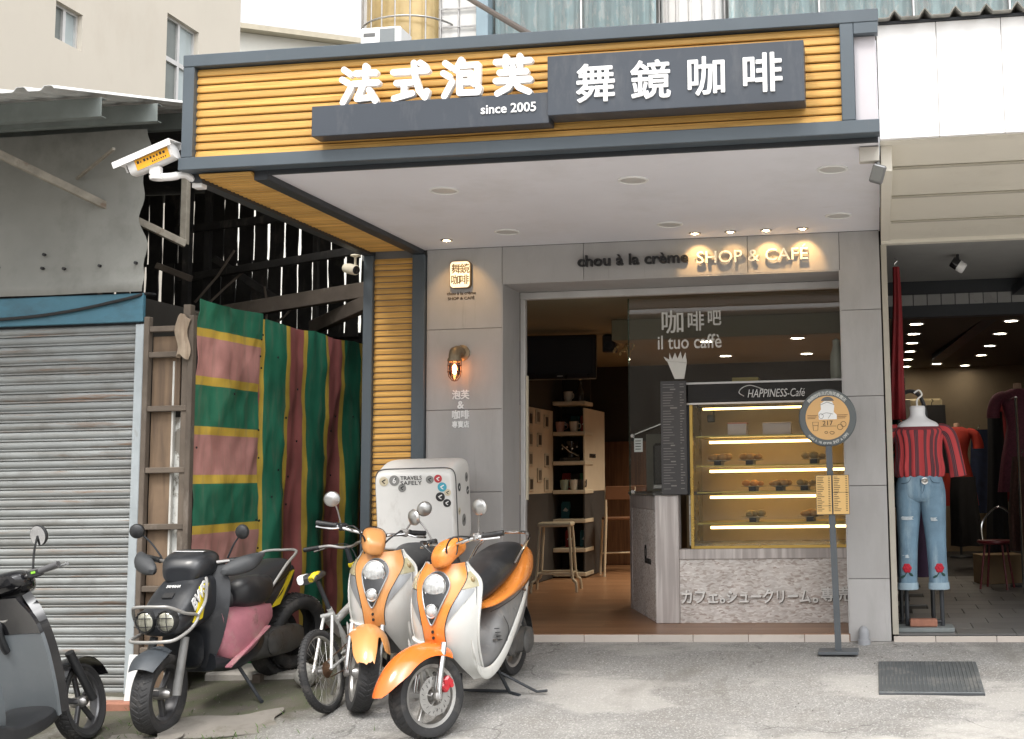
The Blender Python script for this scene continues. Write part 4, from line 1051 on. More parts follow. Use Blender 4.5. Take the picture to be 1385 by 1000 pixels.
m.tube(smooth_pts([(DC.x - 0.045, -0.026, DC.z + 0.02), (DC.x - 0.01, -0.026, DC.z + 0.035), (DC.x + 0.04, -0.026, DC.z + 0.025)], 4), 0.0012, 5)
m.tube([(DC.x + p[0], -0.026, DC.z + p[1]) for p in ellp(-0.045, 0.012, 0.016, 0.018, 12)], 0.0012, 5, closed=True)
m.tube([(DC.x + 0.005, -0.026, DC.z - 0.005), (DC.x + 0.028, -0.026, DC.z + 0.03)], 0.0012, 5)
# cup, bun and bean sketches
m.tube([(DC.x - 0.108, -0.026, DC.z - 0.03), (DC.x - 0.066, -0.026, DC.z - 0.03), (DC.x - 0.072, -0.026, DC.z - 0.09), (DC.x - 0.102, -0.026, DC.z - 0.09)], 0.0014, 5, closed=True)
m.tube([(DC.x - 0.105, -0.026, DC.z - 0.055), (DC.x - 0.069, -0.026, DC.z - 0.055)], 0.0014, 5)
for (a, b_, r1, r2) in ((0.088, -0.068, 0.020, 0.020), (0.112, -0.048, 0.019, 0.019), (-0.012, -0.105, 0.010, 0.008), (0.030, -0.108, 0.016, 0.010)):
    m.tube([(DC.x + p[0], -0.026, DC.z + p[1]) for p in ellp(a, b_, r1, r2, 14)], 0.0014, 5, closed=True)
m.tube([(DC.x - 0.05, -0.026, DC.z - 0.062), (DC.x + 0.06, -0.026, DC.z - 0.060)], 0.0012, 5)
m.build('sketch_lines', INK, ss)
sign_text('lettering', '217', INK, (DC.x - 0.036, -0.0255, DC.z - 0.055), ss, width=0.072, height=0.034, extr=0.001)
for (x0, dx) in ((-0.143, 0.072), (0.068, 0.075)):
    m = MB()
    for i in range(3): m.box(DC.x + x0, DC.x + x0 + dx - 0.008 * i, -0.0258, -0.0249, DC.z + 0.016 - 0.011 * i, DC.z + 0.020 - 0.011 * i)
    m.build('fine_print', M('fine_print_brown', (0.20, 0.11, 0.05), 0.6), ss)
def arc_text(txt, rad, a0, a1, h, mat, inside=False):
    n = len(txt)
    for i, ch in enumerate(txt):
        if ch == ' ': continue
        a = R(a0 + (a1 - a0) * (i + 0.5) / n)
        me = text_mesh('rim_letter', ch, mat, height=h if ch.isupper() or ord(ch) > 255 else h * 0.75, extr=0.0012, offset=0.01)
        wd = max(v.co.x for v in me.vertices)
        th = a - PI / 2 if not inside else a + PI / 2
        o = put('rim_letter', me, ss)
        o.matrix_basis = Matrix.Translation((DC.x + rad * math.cos(a), -0.0222, DC.z + rad * math.sin(a))) @ Matrix.Rotation(-th, 4, 'Y') @ Matrix.Translation((-wd / 2, 0, -h / 2))
RIMW = M('rim_white_print', (0.62, 0.63, 0.60), 0.6)
arc_text('舞鏡咖啡法式泡芙專賣店', 0.178, 140, 42, 0.028, RIMW)
arc_text('chou à la crème SHOP & CAFÉ', 0.180, 222, 322, 0.020, RIMW, True)
for k, (x0, x1) in enumerate(((-0.128, -0.014), (-0.010, 0.108))):
    m = MB(); m.box(x0, x1, -0.036, -0.028, 0.965, 1.245, 0.002); m.build('menu_backing', M('menu_edge', (0.14, 0.12, 0.09), 0.6), ss)
    m = MB(); m.box(x0 + 0.004, x1 - 0.004, -0.0372, -0.0362, 0.969, 1.241); m.build('menu_sheet', M('yellow_menu', (0.70, 0.45, 0.17), 0.55, var=0.03), ss)
    m = MB(); rs = random.Random(20 + k); z = 1.228
    while z > 0.982:
        m.box(x0 + 0.010, x0 + 0.010 + rs.uniform(0.022, 0.05), -0.0382, -0.0374, z, z + 0.004)
        m.box(x1 - 0.026, x1 - 0.012, -0.0382, -0.0374, z, z + 0.004)
        z -= 0.0125
    m.box(x0 + 0.004, x1 - 0.004, -0.0382, -0.0374, (1.026, 1.12)[k], (1.0285, 1.1225)[k])
    tag(m.build('menu_print', INK, ss), kind='stuff')
m = MB(); m.box(-0.06, 0.05, -0.030, -0.018, 1.09, 1.12, 0.003); m.build('menu_clamp', PG, ss)

pp = thing('pipe_stub', 'short grey plastic pipe end with a domed cap at the foot of the right pier', 'pipe', (2.653, -0.055, -0.005))
PVC = M('pvc_grey', (0.30, 0.31, 0.33), 0.45, var=0.08)
m = MB(); m.lathe([(0.047, -0.03), (0.047, 0.028), (0.040, 0.030)], n=24); m.build('collar', PVC, pp)
m = MB(); m.lathe([(0.040, 0.02), (0.040, 0.075), (0.036, 0.098), (0.024, 0.116), (0.008, 0.124), (0.0, 0.125)], n=24); m.build('cap', PVC, pp)

dr = thing('drain_cover', 'square ribbed steel drain cover set in the concrete before the clothes shop', 'drain cover', (3.08, -0.865, ground_z(3.08, -0.865)))
dr.rotation_euler = (math.atan(0.13), 0, 0)
DRM = M('drain_steel', (0.115, 0.125, 0.130), 0.55, metal=0.4, var=0.2, vs=5, dirt=((0.26, 0.25, 0.23), 5, 0.52, 0.75, (1, 1, 1)))
m = MB(); m.box(-0.325, 0.325, -0.335, 0.335, -0.02, 0.014, 0.003); m.build('plate', DRM, dr)
rib = MB(); rib.box(-0.004, 0.004, -0.32, 0.32, 0.0142, 0.020, 0.0012); rme = rib.mesh('rib', DRM)
for i in range(24): put('rib', rme, dr, (-0.30 + 0.026 * i, 0, 0))
m = MB(); m.box(-0.325, 0.325, -0.349, -0.338, -0.02, 0.009, 0.002); m.box(-0.325, 0.325, 0.338, 0.349, -0.02, 0.009, 0.002); m.build('frame', DARKST, dr)

flo = thing('floodlight', 'small grey floodlight hanging under the right corner of the canopy', 'light', (2.80, -2.30, 3.018))
m = MB(); m.box(-0.055, 0.055, -0.03, 0.03, -0.08, 0.003, 0.004); m.build('mount_box', M('mount_beige', (0.50, 0.47, 0.42), 0.6), flo)
m = MB(); m.tube([(0.04, 0, -0.078), (0.05, 0, -0.10)], 0.012, 8); m.obox((0.045, -0.01, -0.150), (0.075, 0.05, 0.105), (R(20), R(18), 0), 0.008); m.build('lamp_head', M('flood_grey', (0.16, 0.16, 0.16), 0.4, metal=0.5), flo)
m = MB(); m.obox((0.040, -0.040, -0.155), (0.062, 0.004, 0.085), (R(20), R(18), 0), 0.001); m.build('lens', M('flood_lens', (0.16, 0.16, 0.15), 0.12), flo)

cc = thing('security_camera', 'large white bullet camera with a yellow label at the canopy corner', 'camera', (-1.20, -2.42, 3.0))
CAMW = M('camera_white', (0.80, 0.79, 0.78), 0.35, var=0.04)
CX = Matrix.Translation((-0.155, -0.10, 0.115)) @ Matrix.Rotation(R(-20), 4, 'Y') @ Matrix.Rotation(R(4), 4, 'X')
m = MB(CX); m.sections([(-0.145, 0, 0, 0.040, 0.045), (-0.10, 0, 0, 0.046, 0.050), (0.0, 0, 0, 0.046, 0.050), (0.14, 0, 0, 0.044, 0.048)], n=20, pw=3.5); m.build('housing', CAMW, cc)
m = MB(CX); m.loft([[(x, -0.068, 0.020), (x, -0.066, 0.058), (x, 0.066, 0.058), (x, 0.068, 0.020), (x, 0.062, 0.020), (x, 0.060, 0.052), (x, -0.060, 0.052), (x, -0.062, 0.020)] for x in (-0.215, 0.16)]); m.build('sun_shield', CAMW, cc)
m = MB(CX); m.box(-0.09, 0.125, -0.0495, -0.0475, -0.040, 0.022, 0.0); m.build('label', M('yellow_label', (0.80, 0.38, 0.02), 0.5, var=0.04), cc)
m = MB(CX); rs = random.Random(2)
for i in range(9): m.box(-0.078 + 0.021 * i, -0.078 + 0.021 * i + rs.uniform(0.006, 0.014), -0.0502, -0.0496, -0.006, 0.004 + rs.uniform(0, 0.008))
for i in range(7): m.box(0.012 + 0.014 * i, 0.012 + 0.014 * i + rs.uniform(0.005, 0.010), -0.0502, -0.0496, -0.030, -0.020)
tag(m.build('label_print', INK, cc), kind='stuff')
m = MB(CX); m.lathe([(0.034, 0.0), (0.036, -0.008), (0.028, -0.009), (0.0, -0.004)], (-0.146, 0, 0), (1, 0, 0), 20); m.build('lens', BLACKG, cc)
m = MB(); m.box(-0.17, -0.10, -0.13, -0.085, 0.02, 0.075, 0.01); m.lathe([(0.04, 0.0), (0.045, 0.02), (0.03, 0.03)], (-0.13, -0.10, -0.005), (0, 0, 1), 18); m.tube(smooth_pts([(-0.13, -0.10, 0.01), (-0.06, -0.08, 0.015), (0.0, -0.03, 0.035), (0.03, 0.02, 0.01), (0.05, 0.05, -0.015)], 5), [0.024] * 8 + [0.02] * 8 + [0.014] * 5, 12); m.build('bracket', CAMW, cc)
m = MB(); m.box(0.012, 0.075, 0.02, 0.08, -0.03, 0.0, 0.004); m.build('mount_plate', CAMW, cc)
c2 = thing('security_camera', 'small white dome-mounted bullet camera beside the timber column', 'camera', (-1.225, -0.10, 2.99))
m = MB(); m.lathe([(0.035, 0.004), (0.04, -0.006), (0.02, -0.014)], n=16); m.tube([(0, 0, -0.01), (0.0, 0, -0.075)], 0.010, 8); m.build('mount', CREAMW, c2)
X2 = Matrix.Translation((-0.02, -0.03, -0.115)) @ Matrix.Rotation(R(-28), 4, 'Z') @ Matrix.Rotation(R(14), 4, 'Y')
m = MB(X2); m.lathe([(0.020, -0.075), (0.036, -0.068), (0.041, -0.02), (0.041, 0.055), (0.035, 0.066)], (0, 0, 0), (1, 0, 0), 20); m.build('housing', CREAMW, c2)
m = MB(X2); m.lathe([(0.033, 0.0), (0.03, 0.004), (0.0, 0.006)], (0.066, 0, 0), (1, 0, 0), 20); m.build('lens', BLACKG, c2)

# ------------------------------------------------------------------ clothes shop on the right
nb = thing('clothes_shop', 'open-fronted clothes shop with a blank white fascia and beige soffit', 'building', (3.9, 0.0, 0.0))
BLANK = M('blank_white_fascia', (0.86, 0.85, 0.84), 0.5, var=0.02, vs=1, dirt=((0.74, 0.72, 0.70), 2.5, 0.60, 0.9, (1, 1, 0.4)))
BEIGE = M('beige_soffit', (0.74, 0.70, 0.61), 0.6, var=0.05, vs=1.2, dirt=((0.60, 0.56, 0.47), 2.2, 0.55, 0.85, (1, 1, 1)))
for (a, b_) in ((2.864, 3.195), (3.198, 3.555), (3.558, 3.92), (3.923, 4.6), (4.603, 5.6)):
    m = mb(nb); m.box(a, b_, -2.22, -2.19, 3.09, 3.755, 0.002); m.build('fascia_panel', BLANK, nb)
m = mb(nb); m.box(2.864, 5.6, -2.189, -2.10, 3.085, 3.76); m.build('fascia_core', BEIGE, nb)
# soffit boards, each a little lower towards the shop
ys = [-2.10, -1.72, -1.12, -0.52, -0.03]
for i in range(4):
    z0 = 3.092 - 0.038 * i
    m = mb(nb); m.add([(2.93, ys[i], z0), (5.6, ys[i], z0), (5.6, ys[i + 1] - 0.006, z0 - 0.036), (2.93, ys[i + 1] - 0.006, z0 - 0.036), (2.93, ys[i], z0 + 0.02), (5.6, ys[i], z0 + 0.02), (5.6, ys[i + 1] - 0.006, z0 - 0.016), (2.93, ys[i + 1] - 0.006, z0 - 0.016)], [(0, 1, 2, 3), (4, 7, 6, 5), (0, 4, 5, 1), (1, 5, 6, 2), (2, 6, 7, 3), (3, 7, 4, 0)]); m.build('soffit_board', BEIGE, nb)
    if i: 
        m = mb(nb); m.box(2.94, 5.58, ys[i] - 0.012, ys[i] + 0.030, z0 - 0.010, z0 - 0.002, 0.001); m.build('soffit_batten', M('batten_beige', (0.46, 0.43, 0.36), 0.6) if i == 1 else bpy.data.materials['batten_beige'], nb)
m = mb(nb); m.box(2.866, 2.929, -2.10, -0.03, 2.935, 3.085, 0.002); m.build('soffit_return', BEIGE, nb)
m = mb(nb); m.box(2.866, 5.6, -0.03, 0.05, 2.915, 2.975, 0.003); m.build('head_beam', BEIGE, nb)
m = mb(nb); m.box(2.866, 5.6, -2.1, 0.05, 3.12, 3.2); m.build('canopy_deck', JOINT, nb)
m = mb(nb); m.box(2.862, 2.905, 0.0, 0.05, 0.05, 2.914, 0.003); m.build('shutter_rail', M('rail_beige', (0.42, 0.39, 0.33), 0.5), nb)
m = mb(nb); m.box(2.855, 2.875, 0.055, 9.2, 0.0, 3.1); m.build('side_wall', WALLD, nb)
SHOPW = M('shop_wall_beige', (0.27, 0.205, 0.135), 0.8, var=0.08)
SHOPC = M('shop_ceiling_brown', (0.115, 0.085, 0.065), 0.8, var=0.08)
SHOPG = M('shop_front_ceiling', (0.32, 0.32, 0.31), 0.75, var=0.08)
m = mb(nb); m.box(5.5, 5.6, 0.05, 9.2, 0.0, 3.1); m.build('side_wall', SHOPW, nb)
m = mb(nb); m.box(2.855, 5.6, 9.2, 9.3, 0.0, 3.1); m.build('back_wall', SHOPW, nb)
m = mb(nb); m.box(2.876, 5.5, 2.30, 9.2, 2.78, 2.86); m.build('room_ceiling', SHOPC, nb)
for i in range(2):
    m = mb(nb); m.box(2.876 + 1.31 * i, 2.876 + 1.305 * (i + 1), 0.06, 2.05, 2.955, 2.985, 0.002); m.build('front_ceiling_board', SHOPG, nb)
m = mb(nb); m.box(2.876, 5.5, 2.18, 2.30, 2.64, 3.0, 0.002); m.build('downstand_beam', DARKST, nb)
BT = M('beam_tile_grey', (0.34, 0.34, 0.335), 0.3, var=0.05, orand=0.08)
tl = MB(); tl.box(-0.060, 0.060, -0.008, 0, -0.05, 0.05, 0.002); tme = tl.mesh('tile', BT)
for i in range(20): put('tile', tme, nb, rel(nb, (2.97 + 0.127 * i, 2.178, 2.80)))
m = mb(nb); m.beam((4.35, 0.10, 2.90), (3.62, 7.2, 2.74), 0.16, 0.08); m.build('cable_duct', DARKST, nb)
m = mb(nb); m.box(2.85, 5.6, 0.0, 9.3, 3.1, 3.2); m.build('roof_slab', JOINT, nb)
m = MB(); m.box(2.876, 5.5, 0.004, 9.2, -0.1, 0.040)
fl2 = m.build('shop_floor', M('shop_floor_grout', (0.035, 0.033, 0.032), 0.8)); tag(fl2, kind='structure', label='grey tiled floor of the clothes shop')
FT = M('shop_floor_tile', (0.145, 0.142, 0.140), 0.42, var=0.12, vs=4, orand=0.16)
ft = MB(); ft.box(0.002, 0.418, 0.002, 0.318, 0.040, 0.052, 0.0015); fme = ft.mesh('tile', FT)
for j in range(15):
    for i in range(-1, 6):
        x0 = 2.90 + 0.42 * i + (0.14 * (j % 3)); y0 = 0.02 + 0.32 * j
        if x0 >= 2.876 and x0 + 0.42 < 5.5: put('tile', fme, fl2, (x0, y0, 0))
st2 = thing('threshold_step', 'low row of pale tiles edging the clothes shop floor', 'step', (4.0, -0.01, 0.0))
for i in range(6):
    a = 2.868 + 0.43 * i - (0.13 if i else 0); e = 2.868 + 0.43 * (i + 1) - 0.134
    m = mb(st2); m.box(a, e, -0.012, 0.003, -0.02, 0.0395, 0.003); m.build('tile', TILE, st2)
# corrugated roof over the fascia
cr = thing('corrugated_roof', 'weathered corrugated sheet roof edge above the blank white fascia', 'roof', (4.2, -2.2, 3.77))
m = mb(cr)
def corr(u, v):
    x = 2.80 + 2.9 * u; y = -2.29 + 2.2 * v
    ph = (x * 5.9) % 1.0
    z = 3.772 + 0.16 * v + (0.045 * max(0.0, 1 - abs(ph - 0.5) * 5.0) ** 0.8 if abs(ph - 0.5) < 0.2 else 0)
    return (x, y, z)
m.sheet(corr, 240, 6, 0.006); m.build('roof_sheet', M('asbestos_grey', (0.25, 0.245, 0.22), 0.8, var=0.25, vs=8, dirt=((0.10, 0.09, 0.07), 6, 0.5, 0.7, (1, 1, 1))), cr, smooth=25)
m = mb(cr); m.box(2.865, 5.6, -2.235, -2.195, 3.7565, 3.77, 0.001); m.build('edge_batten', DARKST, cr)
# shop lights
pts = [(3.235, 3.75), (3.235, 4.65), (3.24, 5.6), (3.24, 6.6), (3.235, 7.7), (3.236, 8.8), (4.215, 3.75), (4.215, 4.9), (4.215, 6.2), (4.21, 7.4), (3.72, 6.35), (3.70, 7.4), (3.67, 8.5), (4.1, 8.9)]
for k, (x, y) in enumerate(pts):
    t = thing('ceiling_downlight', 'lit round clothes shop downlight, ' + (['left row, %s from the street' % q for q in ('first', 'second', 'third', 'fourth', 'fifth', 'sixth')] + ['right row, %s from the street' % q for q in ('first', 'second', 'third', 'fourth')] + ['middle row, %s from the street' % q for q in ('first', 'second', 'third')] + ['far one alone near the back wall'])[k], 'light', (x, y, 2.779), group='lit clothes shop downlights')
    m = MB(); m.lathe([(0.070, 0.0), (0.088, 0.0), (0.088, -0.008), (0.070, -0.010)], n=20, cap=False); m.build('trim_ring', WHITE, t)
    m = MB(); m.lathe([(0.072, -0.004), (0.0, -0.005)], n=20); m.build('lamp', LAMPW, t)
for (x, y) in ((3.4, 4.4), (4.2, 5.5), (3.5, 7.6)):
    l = bpy.data.lights.new('shop_lamp_beam', 'SPOT'); l.energy = 14; l.color = (1.0, 0.82, 0.62); l.spot_size = R(140); l.spot_blend = 0.8; l.shadow_soft_size = 0.1
    o = bpy.data.objects.new('shop_lamp_beam', l); COL.objects.link(o); o.location = (x, y, 2.75)
c3 = thing('security_camera', 'small black and white camera under the clothes shop front ceiling', 'camera', (3.48, 0.75, 2.954))
m = MB(); m.cyl((0, 0, 0), (0, 0, -0.06), 0.012, n=8); m.build('mount', BLACKP, c3)
m = MB(Matrix.Translation((0, -0.01, -0.09)) @ Matrix.Rotation(R(35), 4, 'Y')); m.lathe([(0.04, -0.06), (0.045, -0.05), (0.045, 0.0)], (0, 0, 0), (1, 0, 0), 18); m.build('lens', BLACKG, c3)
m = MB(Matrix.Translation((0, -0.01, -0.09)) @ Matrix.Rotation(R(35), 4, 'Y')); m.lathe([(0.045, 0.0), (0.045, 0.05), (0.038, 0.06)], (0, 0, 0), (1, 0, 0), 18); m.build('housing', CAMW, c3)
ac = thing('air_conditioner', 'long cream wall air conditioner at the back of the clothes shop', 'air conditioner', (3.30, 9.05, 2.02))
m = MB(); m.box(-0.45, 0.45, -0.16, 0.14, 0, 0.28, 0.03); m.build('casing', M('ac_cream', (0.55, 0.44, 0.27), 0.45), ac)
m = MB(); m.box(-0.42, 0.42, -0.165, -0.158, 0.03, 0.06, 0.002); m.build('louvre', M('ac_louvre', (0.30, 0.24, 0.15), 0.5), ac)

# ---- clothed mannequin in the doorway
def cloth_material(name, c1, c2, freq, rough=0.85):
    m = bpy.data.materials.new(name); m.use_nodes = True
    nt = m.node_tree; L = nt.links; b = nt.nodes['Principled BSDF']
    tc = _n(nt, 'ShaderNodeTexCoord'); sx = _n(nt, 'ShaderNodeSeparateXYZ'); L.new(tc.outputs['UV'], sx.inputs[0])
    mu = _n(nt, 'ShaderNodeMath', operation='MULTIPLY'); mu.inputs[1].default_value = freq; L.new(sx.outputs[0], mu.inputs[0])
    fr = _n(nt, 'ShaderNodeMath', operation='FRACT'); L.new(mu.outputs[0], fr.inputs[0])
    cr_ = _n(nt, 'ShaderNodeValToRGB'); e = cr_.color_ramp.elements; cr_.color_ramp.interpolation = 'CONSTANT'
    e[0].position = 0; e[0].color = c4(c1); e[1].position = 0.5; e[1].color = c4(c2)
    for p, c in ((0.62, (c2[0] * 1.9, c2[1] * 2.2, c2[2] * 2.0)), (0.68, c2), (0.80, (c2[0] * 1.9, c2[1] * 2.2, c2[2] * 2.0)), (0.86, c2), (0.93, c1)):
        x = e.new(p); x.color = c4(c)
    L.new(fr.outputs[0], cr_.inputs[0])
    n2 = _n(nt, 'ShaderNodeTexNoise'); n2.inputs['Scale'].default_value = 30; L.new(tc.outputs['Object'], n2.inputs['Vector'])
    L.new(cr_.outputs[0], b.inputs['Base Color']); b.inputs['Roughness'].default_value = rough
    bu = _n(nt, 'ShaderNodeBump'); bu.inputs['Strength'].default_value = 0.3; bu.inputs['Distance'].default_value = 0.004; L.new(n2.outputs['Fac'], bu.inputs['Height']); L.new(bu.outputs[0], b.inputs['Normal'])
    return m
def ring_obj(name, rings, mat, parent, uvscale=1.0, smooth=60, cap=False):
    """loft with u running round the ring as UV"""
    n = len(rings[0]); m = MB(); m.loft(rings, cap=cap); me = m.mesh(name, mat, smooth)
    uv = me.uv_layers.new(name='UVMap')
    for p in me.polygons:
        for li in p.loop_indices:
            vi = me.loops[li].vertex_index; k, j = divmod(vi, n); u = j / n
            uv.data[li].uv = (u, k / max(1, len(rings) - 1))
        us = [uv.data[li].uv[0] for li in p.loop_indices]
        if max(us) - min(us) > 0.5:
            for li in p.loop_indices:
                if uv.data[li].uv[0] < 0.5: uv.data[li].uv[0] += 1.0
    return put(name, me, parent)
mn = thing('mannequin', 'headless white mannequin in a red striped blouse and rose-embroidered jeans', 'mannequin', (3.10, 0.22, 0.052)); mn.scale = (1.05, 1.0, 1.035)
def body_ring(z, hw, hd, cx=0.0, cy=0.0, n=40, wave=0.0, wn=9, ph=0.0, pw=2.3):
    out = []
    for j in range(n):
        a = 2 * PI * j / n - PI / 2; ca, sa = math.cos(a), math.sin(a)
        r_ = 1 + wave * math.sin(wn * a + ph)
        out.append((cx + math.copysign(abs(ca) ** (2 / pw), ca) * hw * r_, cy + math.copysign(abs(sa) ** (2 / pw), sa) * hd * r_, z))
    return out
MANW = M('mannequin_white', (0.72, 0.72, 0.74), 0.4, var=0.03)
def lerp_rings(P, k=4, **kw):
    out = []
    for q in range((len(P) - 1) * k + 1):
        v = crom(P, q / k)
        out.append(body_ring(v[0], v[1], v[2], v[3], v[4], wave=max(0, v[5]), **kw))
    return out
ring_obj('torso', lerp_rings([(1.36, 0.12, 0.08, 0, 0, 0), (1.43, 0.156, 0.086, 0, 0, 0), (1.478, 0.136, 0.076, 0, 0, 0), (1.51, 0.078, 0.062, 0, 0.005, 0), (1.54, 0.055, 0.055, 0, 0.01, 0), (1.60, 0.054, 0.054, 0, 0.01, 0), (1.605, 0.02, 0.02, 0, 0.01, 0)], n=32), MANW, mn, cap=True)
RED, DRK = (0.42, 0.045, 0.050), (0.075, 0.022, 0.030)
BL = cloth_material('red_striped_cloth', RED, DRK, 22)
ring_obj('blouse', lerp_rings([(1.085, 0.150, 0.088, 0, 0, 0.02), (1.10, 0.170, 0.105, 0, 0, 0.05), (1.16, 0.172, 0.112, 0, 0, 0.075), (1.26, 0.160, 0.105, 0, 0, 0.06), (1.36, 0.168, 0.105, 0, 0, 0.05), (1.415, 0.188, 0.102, 0, 0, 0.015), (1.442, 0.168, 0.094, 0, 0, 0.0), (1.446, 0.158, 0.088, 0, 0, 0)], n=90, wn=17), BL, mn)
ring_obj('neck_band', [body_ring(1.428, 0.178, 0.101, n=48), body_ring(1.452, 0.160, 0.092, n=48), body_ring(1.450, 0.152, 0.084, n=48)], M('dark_red_band', (0.16, 0.022, 0.03), 0.85), mn)
BLs = cloth_material('red_striped_sleeve', RED, DRK, 5)
for s in (-1, 1):
    path = [(0.140 * s, 0, 1.425), (0.190 * s, 0.0, 1.412), (0.228 * s, -0.005, 1.36), (0.262 * s, -0.01, 1.25), (0.285 * s, -0.015, 1.13)] if s < 0 else [(0.140, 0, 1.425), (0.190, 0.0, 1.412), (0.222, 0, 1.36), (0.25, -0.01, 1.23), (0.27, -0.012, 1.09)]
    pts_ = smooth_pts(path, 5); rad = [0.048, 0.056, 0.055, 0.052, 0.058]; rings = []
    for q, p in enumerate(pts_):
        d = (pts_[min(q + 1, len(pts_) - 1)] - pts_[max(q - 1, 0)]).normalized(); x = Vector((0, 1, 0)); y = d.cross(x).normalized(); x = y.cross(d)
        r_ = crom([(r,) for r in rad], q / 5)[0]
        fl_ = 1.0 + 0.10 * math.sin(q * 1.3)
        rings.append([p + (x * math.cos(2 * PI * j / 28) * r_ * 0.95 + y * math.sin(2 * PI * j / 28) * r_) * (1 + 0.06 * math.sin(6 * 2 * PI * j / 28 + q * 0.3)) for j in range(28)])
    ring_obj('sleeve', rings, BLs, mn)
DEN = M('washed_denim', (0.15, 0.245, 0.33), 0.85, var=0.22, vs=9, bump=0.5, bs=350, dirt=[((0.38, 0.49, 0.56), 6, 0.48, 0.76, (1.6, 1, 0.30)), ((0.07, 0.13, 0.20), 7, 0.60, 0.85, (1, 1, 0.5))])
jr = thing  # (jeans are clothing parts of the mannequin)
def jeans_leg(s):
    P = [(1.00, 0.098, 0.100, 0.078 * s, 0, 0.0), (0.93, 0.094, 0.100, 0.084 * s, 0, 0.01), (0.80, 0.083, 0.088, 0.090 * s, -0.005, 0.015), (0.62, 0.070, 0.074, 0.098 * s, -0.012, 0.02), (0.45, 0.066, 0.068, 0.104 * s, -0.005, 0.03), (0.325, 0.066, 0.066, 0.108 * s, 0.0, 0.03), (0.295, 0.066, 0.066, 0.108 * s, 0.0, 0.02)]
    return lerp_rings(P, k=6, n=40, wn=5)
ring_obj('jeans_seat', lerp_rings([(1.12, 0.150, 0.095, 0, 0, 0), (1.08, 0.158, 0.105, 0, 0, 0), (1.02, 0.172, 0.112, 0, 0, 0.0), (0.95, 0.174, 0.110, 0, 0, 0.0), (0.915, 0.15, 0.09, 0, 0, 0)], n=48), DEN, mn)
for s in (-1, 1):
    ring_obj('jeans_leg', jeans_leg(s), DEN, mn)
    ring_obj('jeans_cuff', [body_ring(z, r_, r_, 0.108 * s, 0, n=36, wave=0.02, wn=4) for z, r_ in ((0.340, 0.070), (0.335, 0.073), (0.292, 0.074), (0.289, 0.066))], M('cuff_denim', (0.30, 0.40, 0.47), 0.85, bump=0.4, bs=300) if s < 0 else bpy.data.materials['cuff_denim'], mn)
FRAY = M('frayed_threads', (0.52, 0.58, 0.62), 0.9, var=0.2, vs=60)
for (x, z, w_) in ((-0.10, 0.80, 0.075), (-0.105, 0.625, 0.07), (-0.108, 0.53, 0.055), (0.085, 0.79, 0.04), (0.10, 0.60, 0.045)):
    m = MB(); rs = random.Random(int(z * 1000))
    for i in range(6): m.tube([(x - w_ / 2 + rs.uniform(-0.006, 0.006), -0.092 + 0.02 * (z < 0.7), z + 0.004 * i - 0.01), (x, -0.100 + 0.022 * (z < 0.7), z + 0.004 * i - 0.012), (x + w_ / 2 + rs.uniform(-0.006, 0.006), -0.092 + 0.02 * (z < 0.7), z + 0.004 * i - 0.01)], 0.0022, 5)
    m.build('jeans_tear', FRAY, mn)
ROSE = M('embroidery_red', (0.42, 0.012, 0.03), 0.8, var=0.3, vs=60); LEAFE = M('embroidery_green', (0.02, 0.06, 0.05), 0.8)
for s in (-1, 1):
    m = MB(); cx = 0.112 * s
    for i in range(6):
        a = 2 * PI * i / 6; m.ell((cx + 0.017 * math.cos(a), -0.071, 0.445 + 0.019 * math.sin(a)), (0.016, 0.006, 0.017), n=10, k=6)
    m.ell((cx, -0.073, 0.445), (0.014, 0.007, 0.014), n=10, k=6); m.build('rose_embroidery', ROSE, mn)
    m = MB(); m.tube([(cx, -0.071, 0.42), (cx - 0.02, -0.071, 0.385), (cx - 0.04, -0.069, 0.375)], 0.003, 5); m.ell((cx + 0.026, -0.069, 0.40), (0.018, 0.004, 0.009), (0, 0.7, 0), 8, 5); m.ell((cx - 0.03, -0.069, 0.385), (0.018, 0.004, 0.008), (0, -0.4, 0), 8, 5); m.build('leaf_embroidery', LEAFE, mn)
m = MB(); m.lathe([(0.022, 0), (0.024, -0.004), (0.012, -0.006), (0.0, -0.004)], (0.03, -0.120, 1.062), (0, 1, 0), 18); m.build('belt_buckle', CHROME, mn)
m = MB(); m.tube(smooth_pts([(0, 0.01, 1.60), (0.0, 0.01, 1.65), (0.035, 0.01, 1.685), (0.015, 0.01, 1.72), (-0.02, 0.01, 1.70)], 5), 0.006, 8); m.build('hanging_hook', WHITE, mn)
m = MB(); m.box(-0.27, 0.20, -0.12, 0.13, 0.0, 0.03, 0.004); m.build('base', M('stand_grey_base', (0.20, 0.22, 0.22), 0.6, var=0.2), mn)
m = MB(); m.tube([(-0.12, 0.02, 0.03), (-0.12, 0.02, 0.50)], 0.015, 8); m.tube([(0.125, 0.02, 0.03), (0.125, 0.02, 0.50)], 0.015, 8); m.tube([(-0.12, 0.02, 0.06), (0.125, 0.02, 0.06)], 0.012, 8); m.build('support_legs', DARKST, mn)
br = thing('loose_brick', 'broken red brick weighing down the mannequin stand', 'brick', (3.09, 0.20, 0.084))
m = MB(); m.box(-0.10, 0.10, -0.05, 0.05, 0, 0.055, 0.008); m.build('brick_body', M('old_brick', (0.33, 0.15, 0.10), 0.85, var=0.2, vs=20), br)
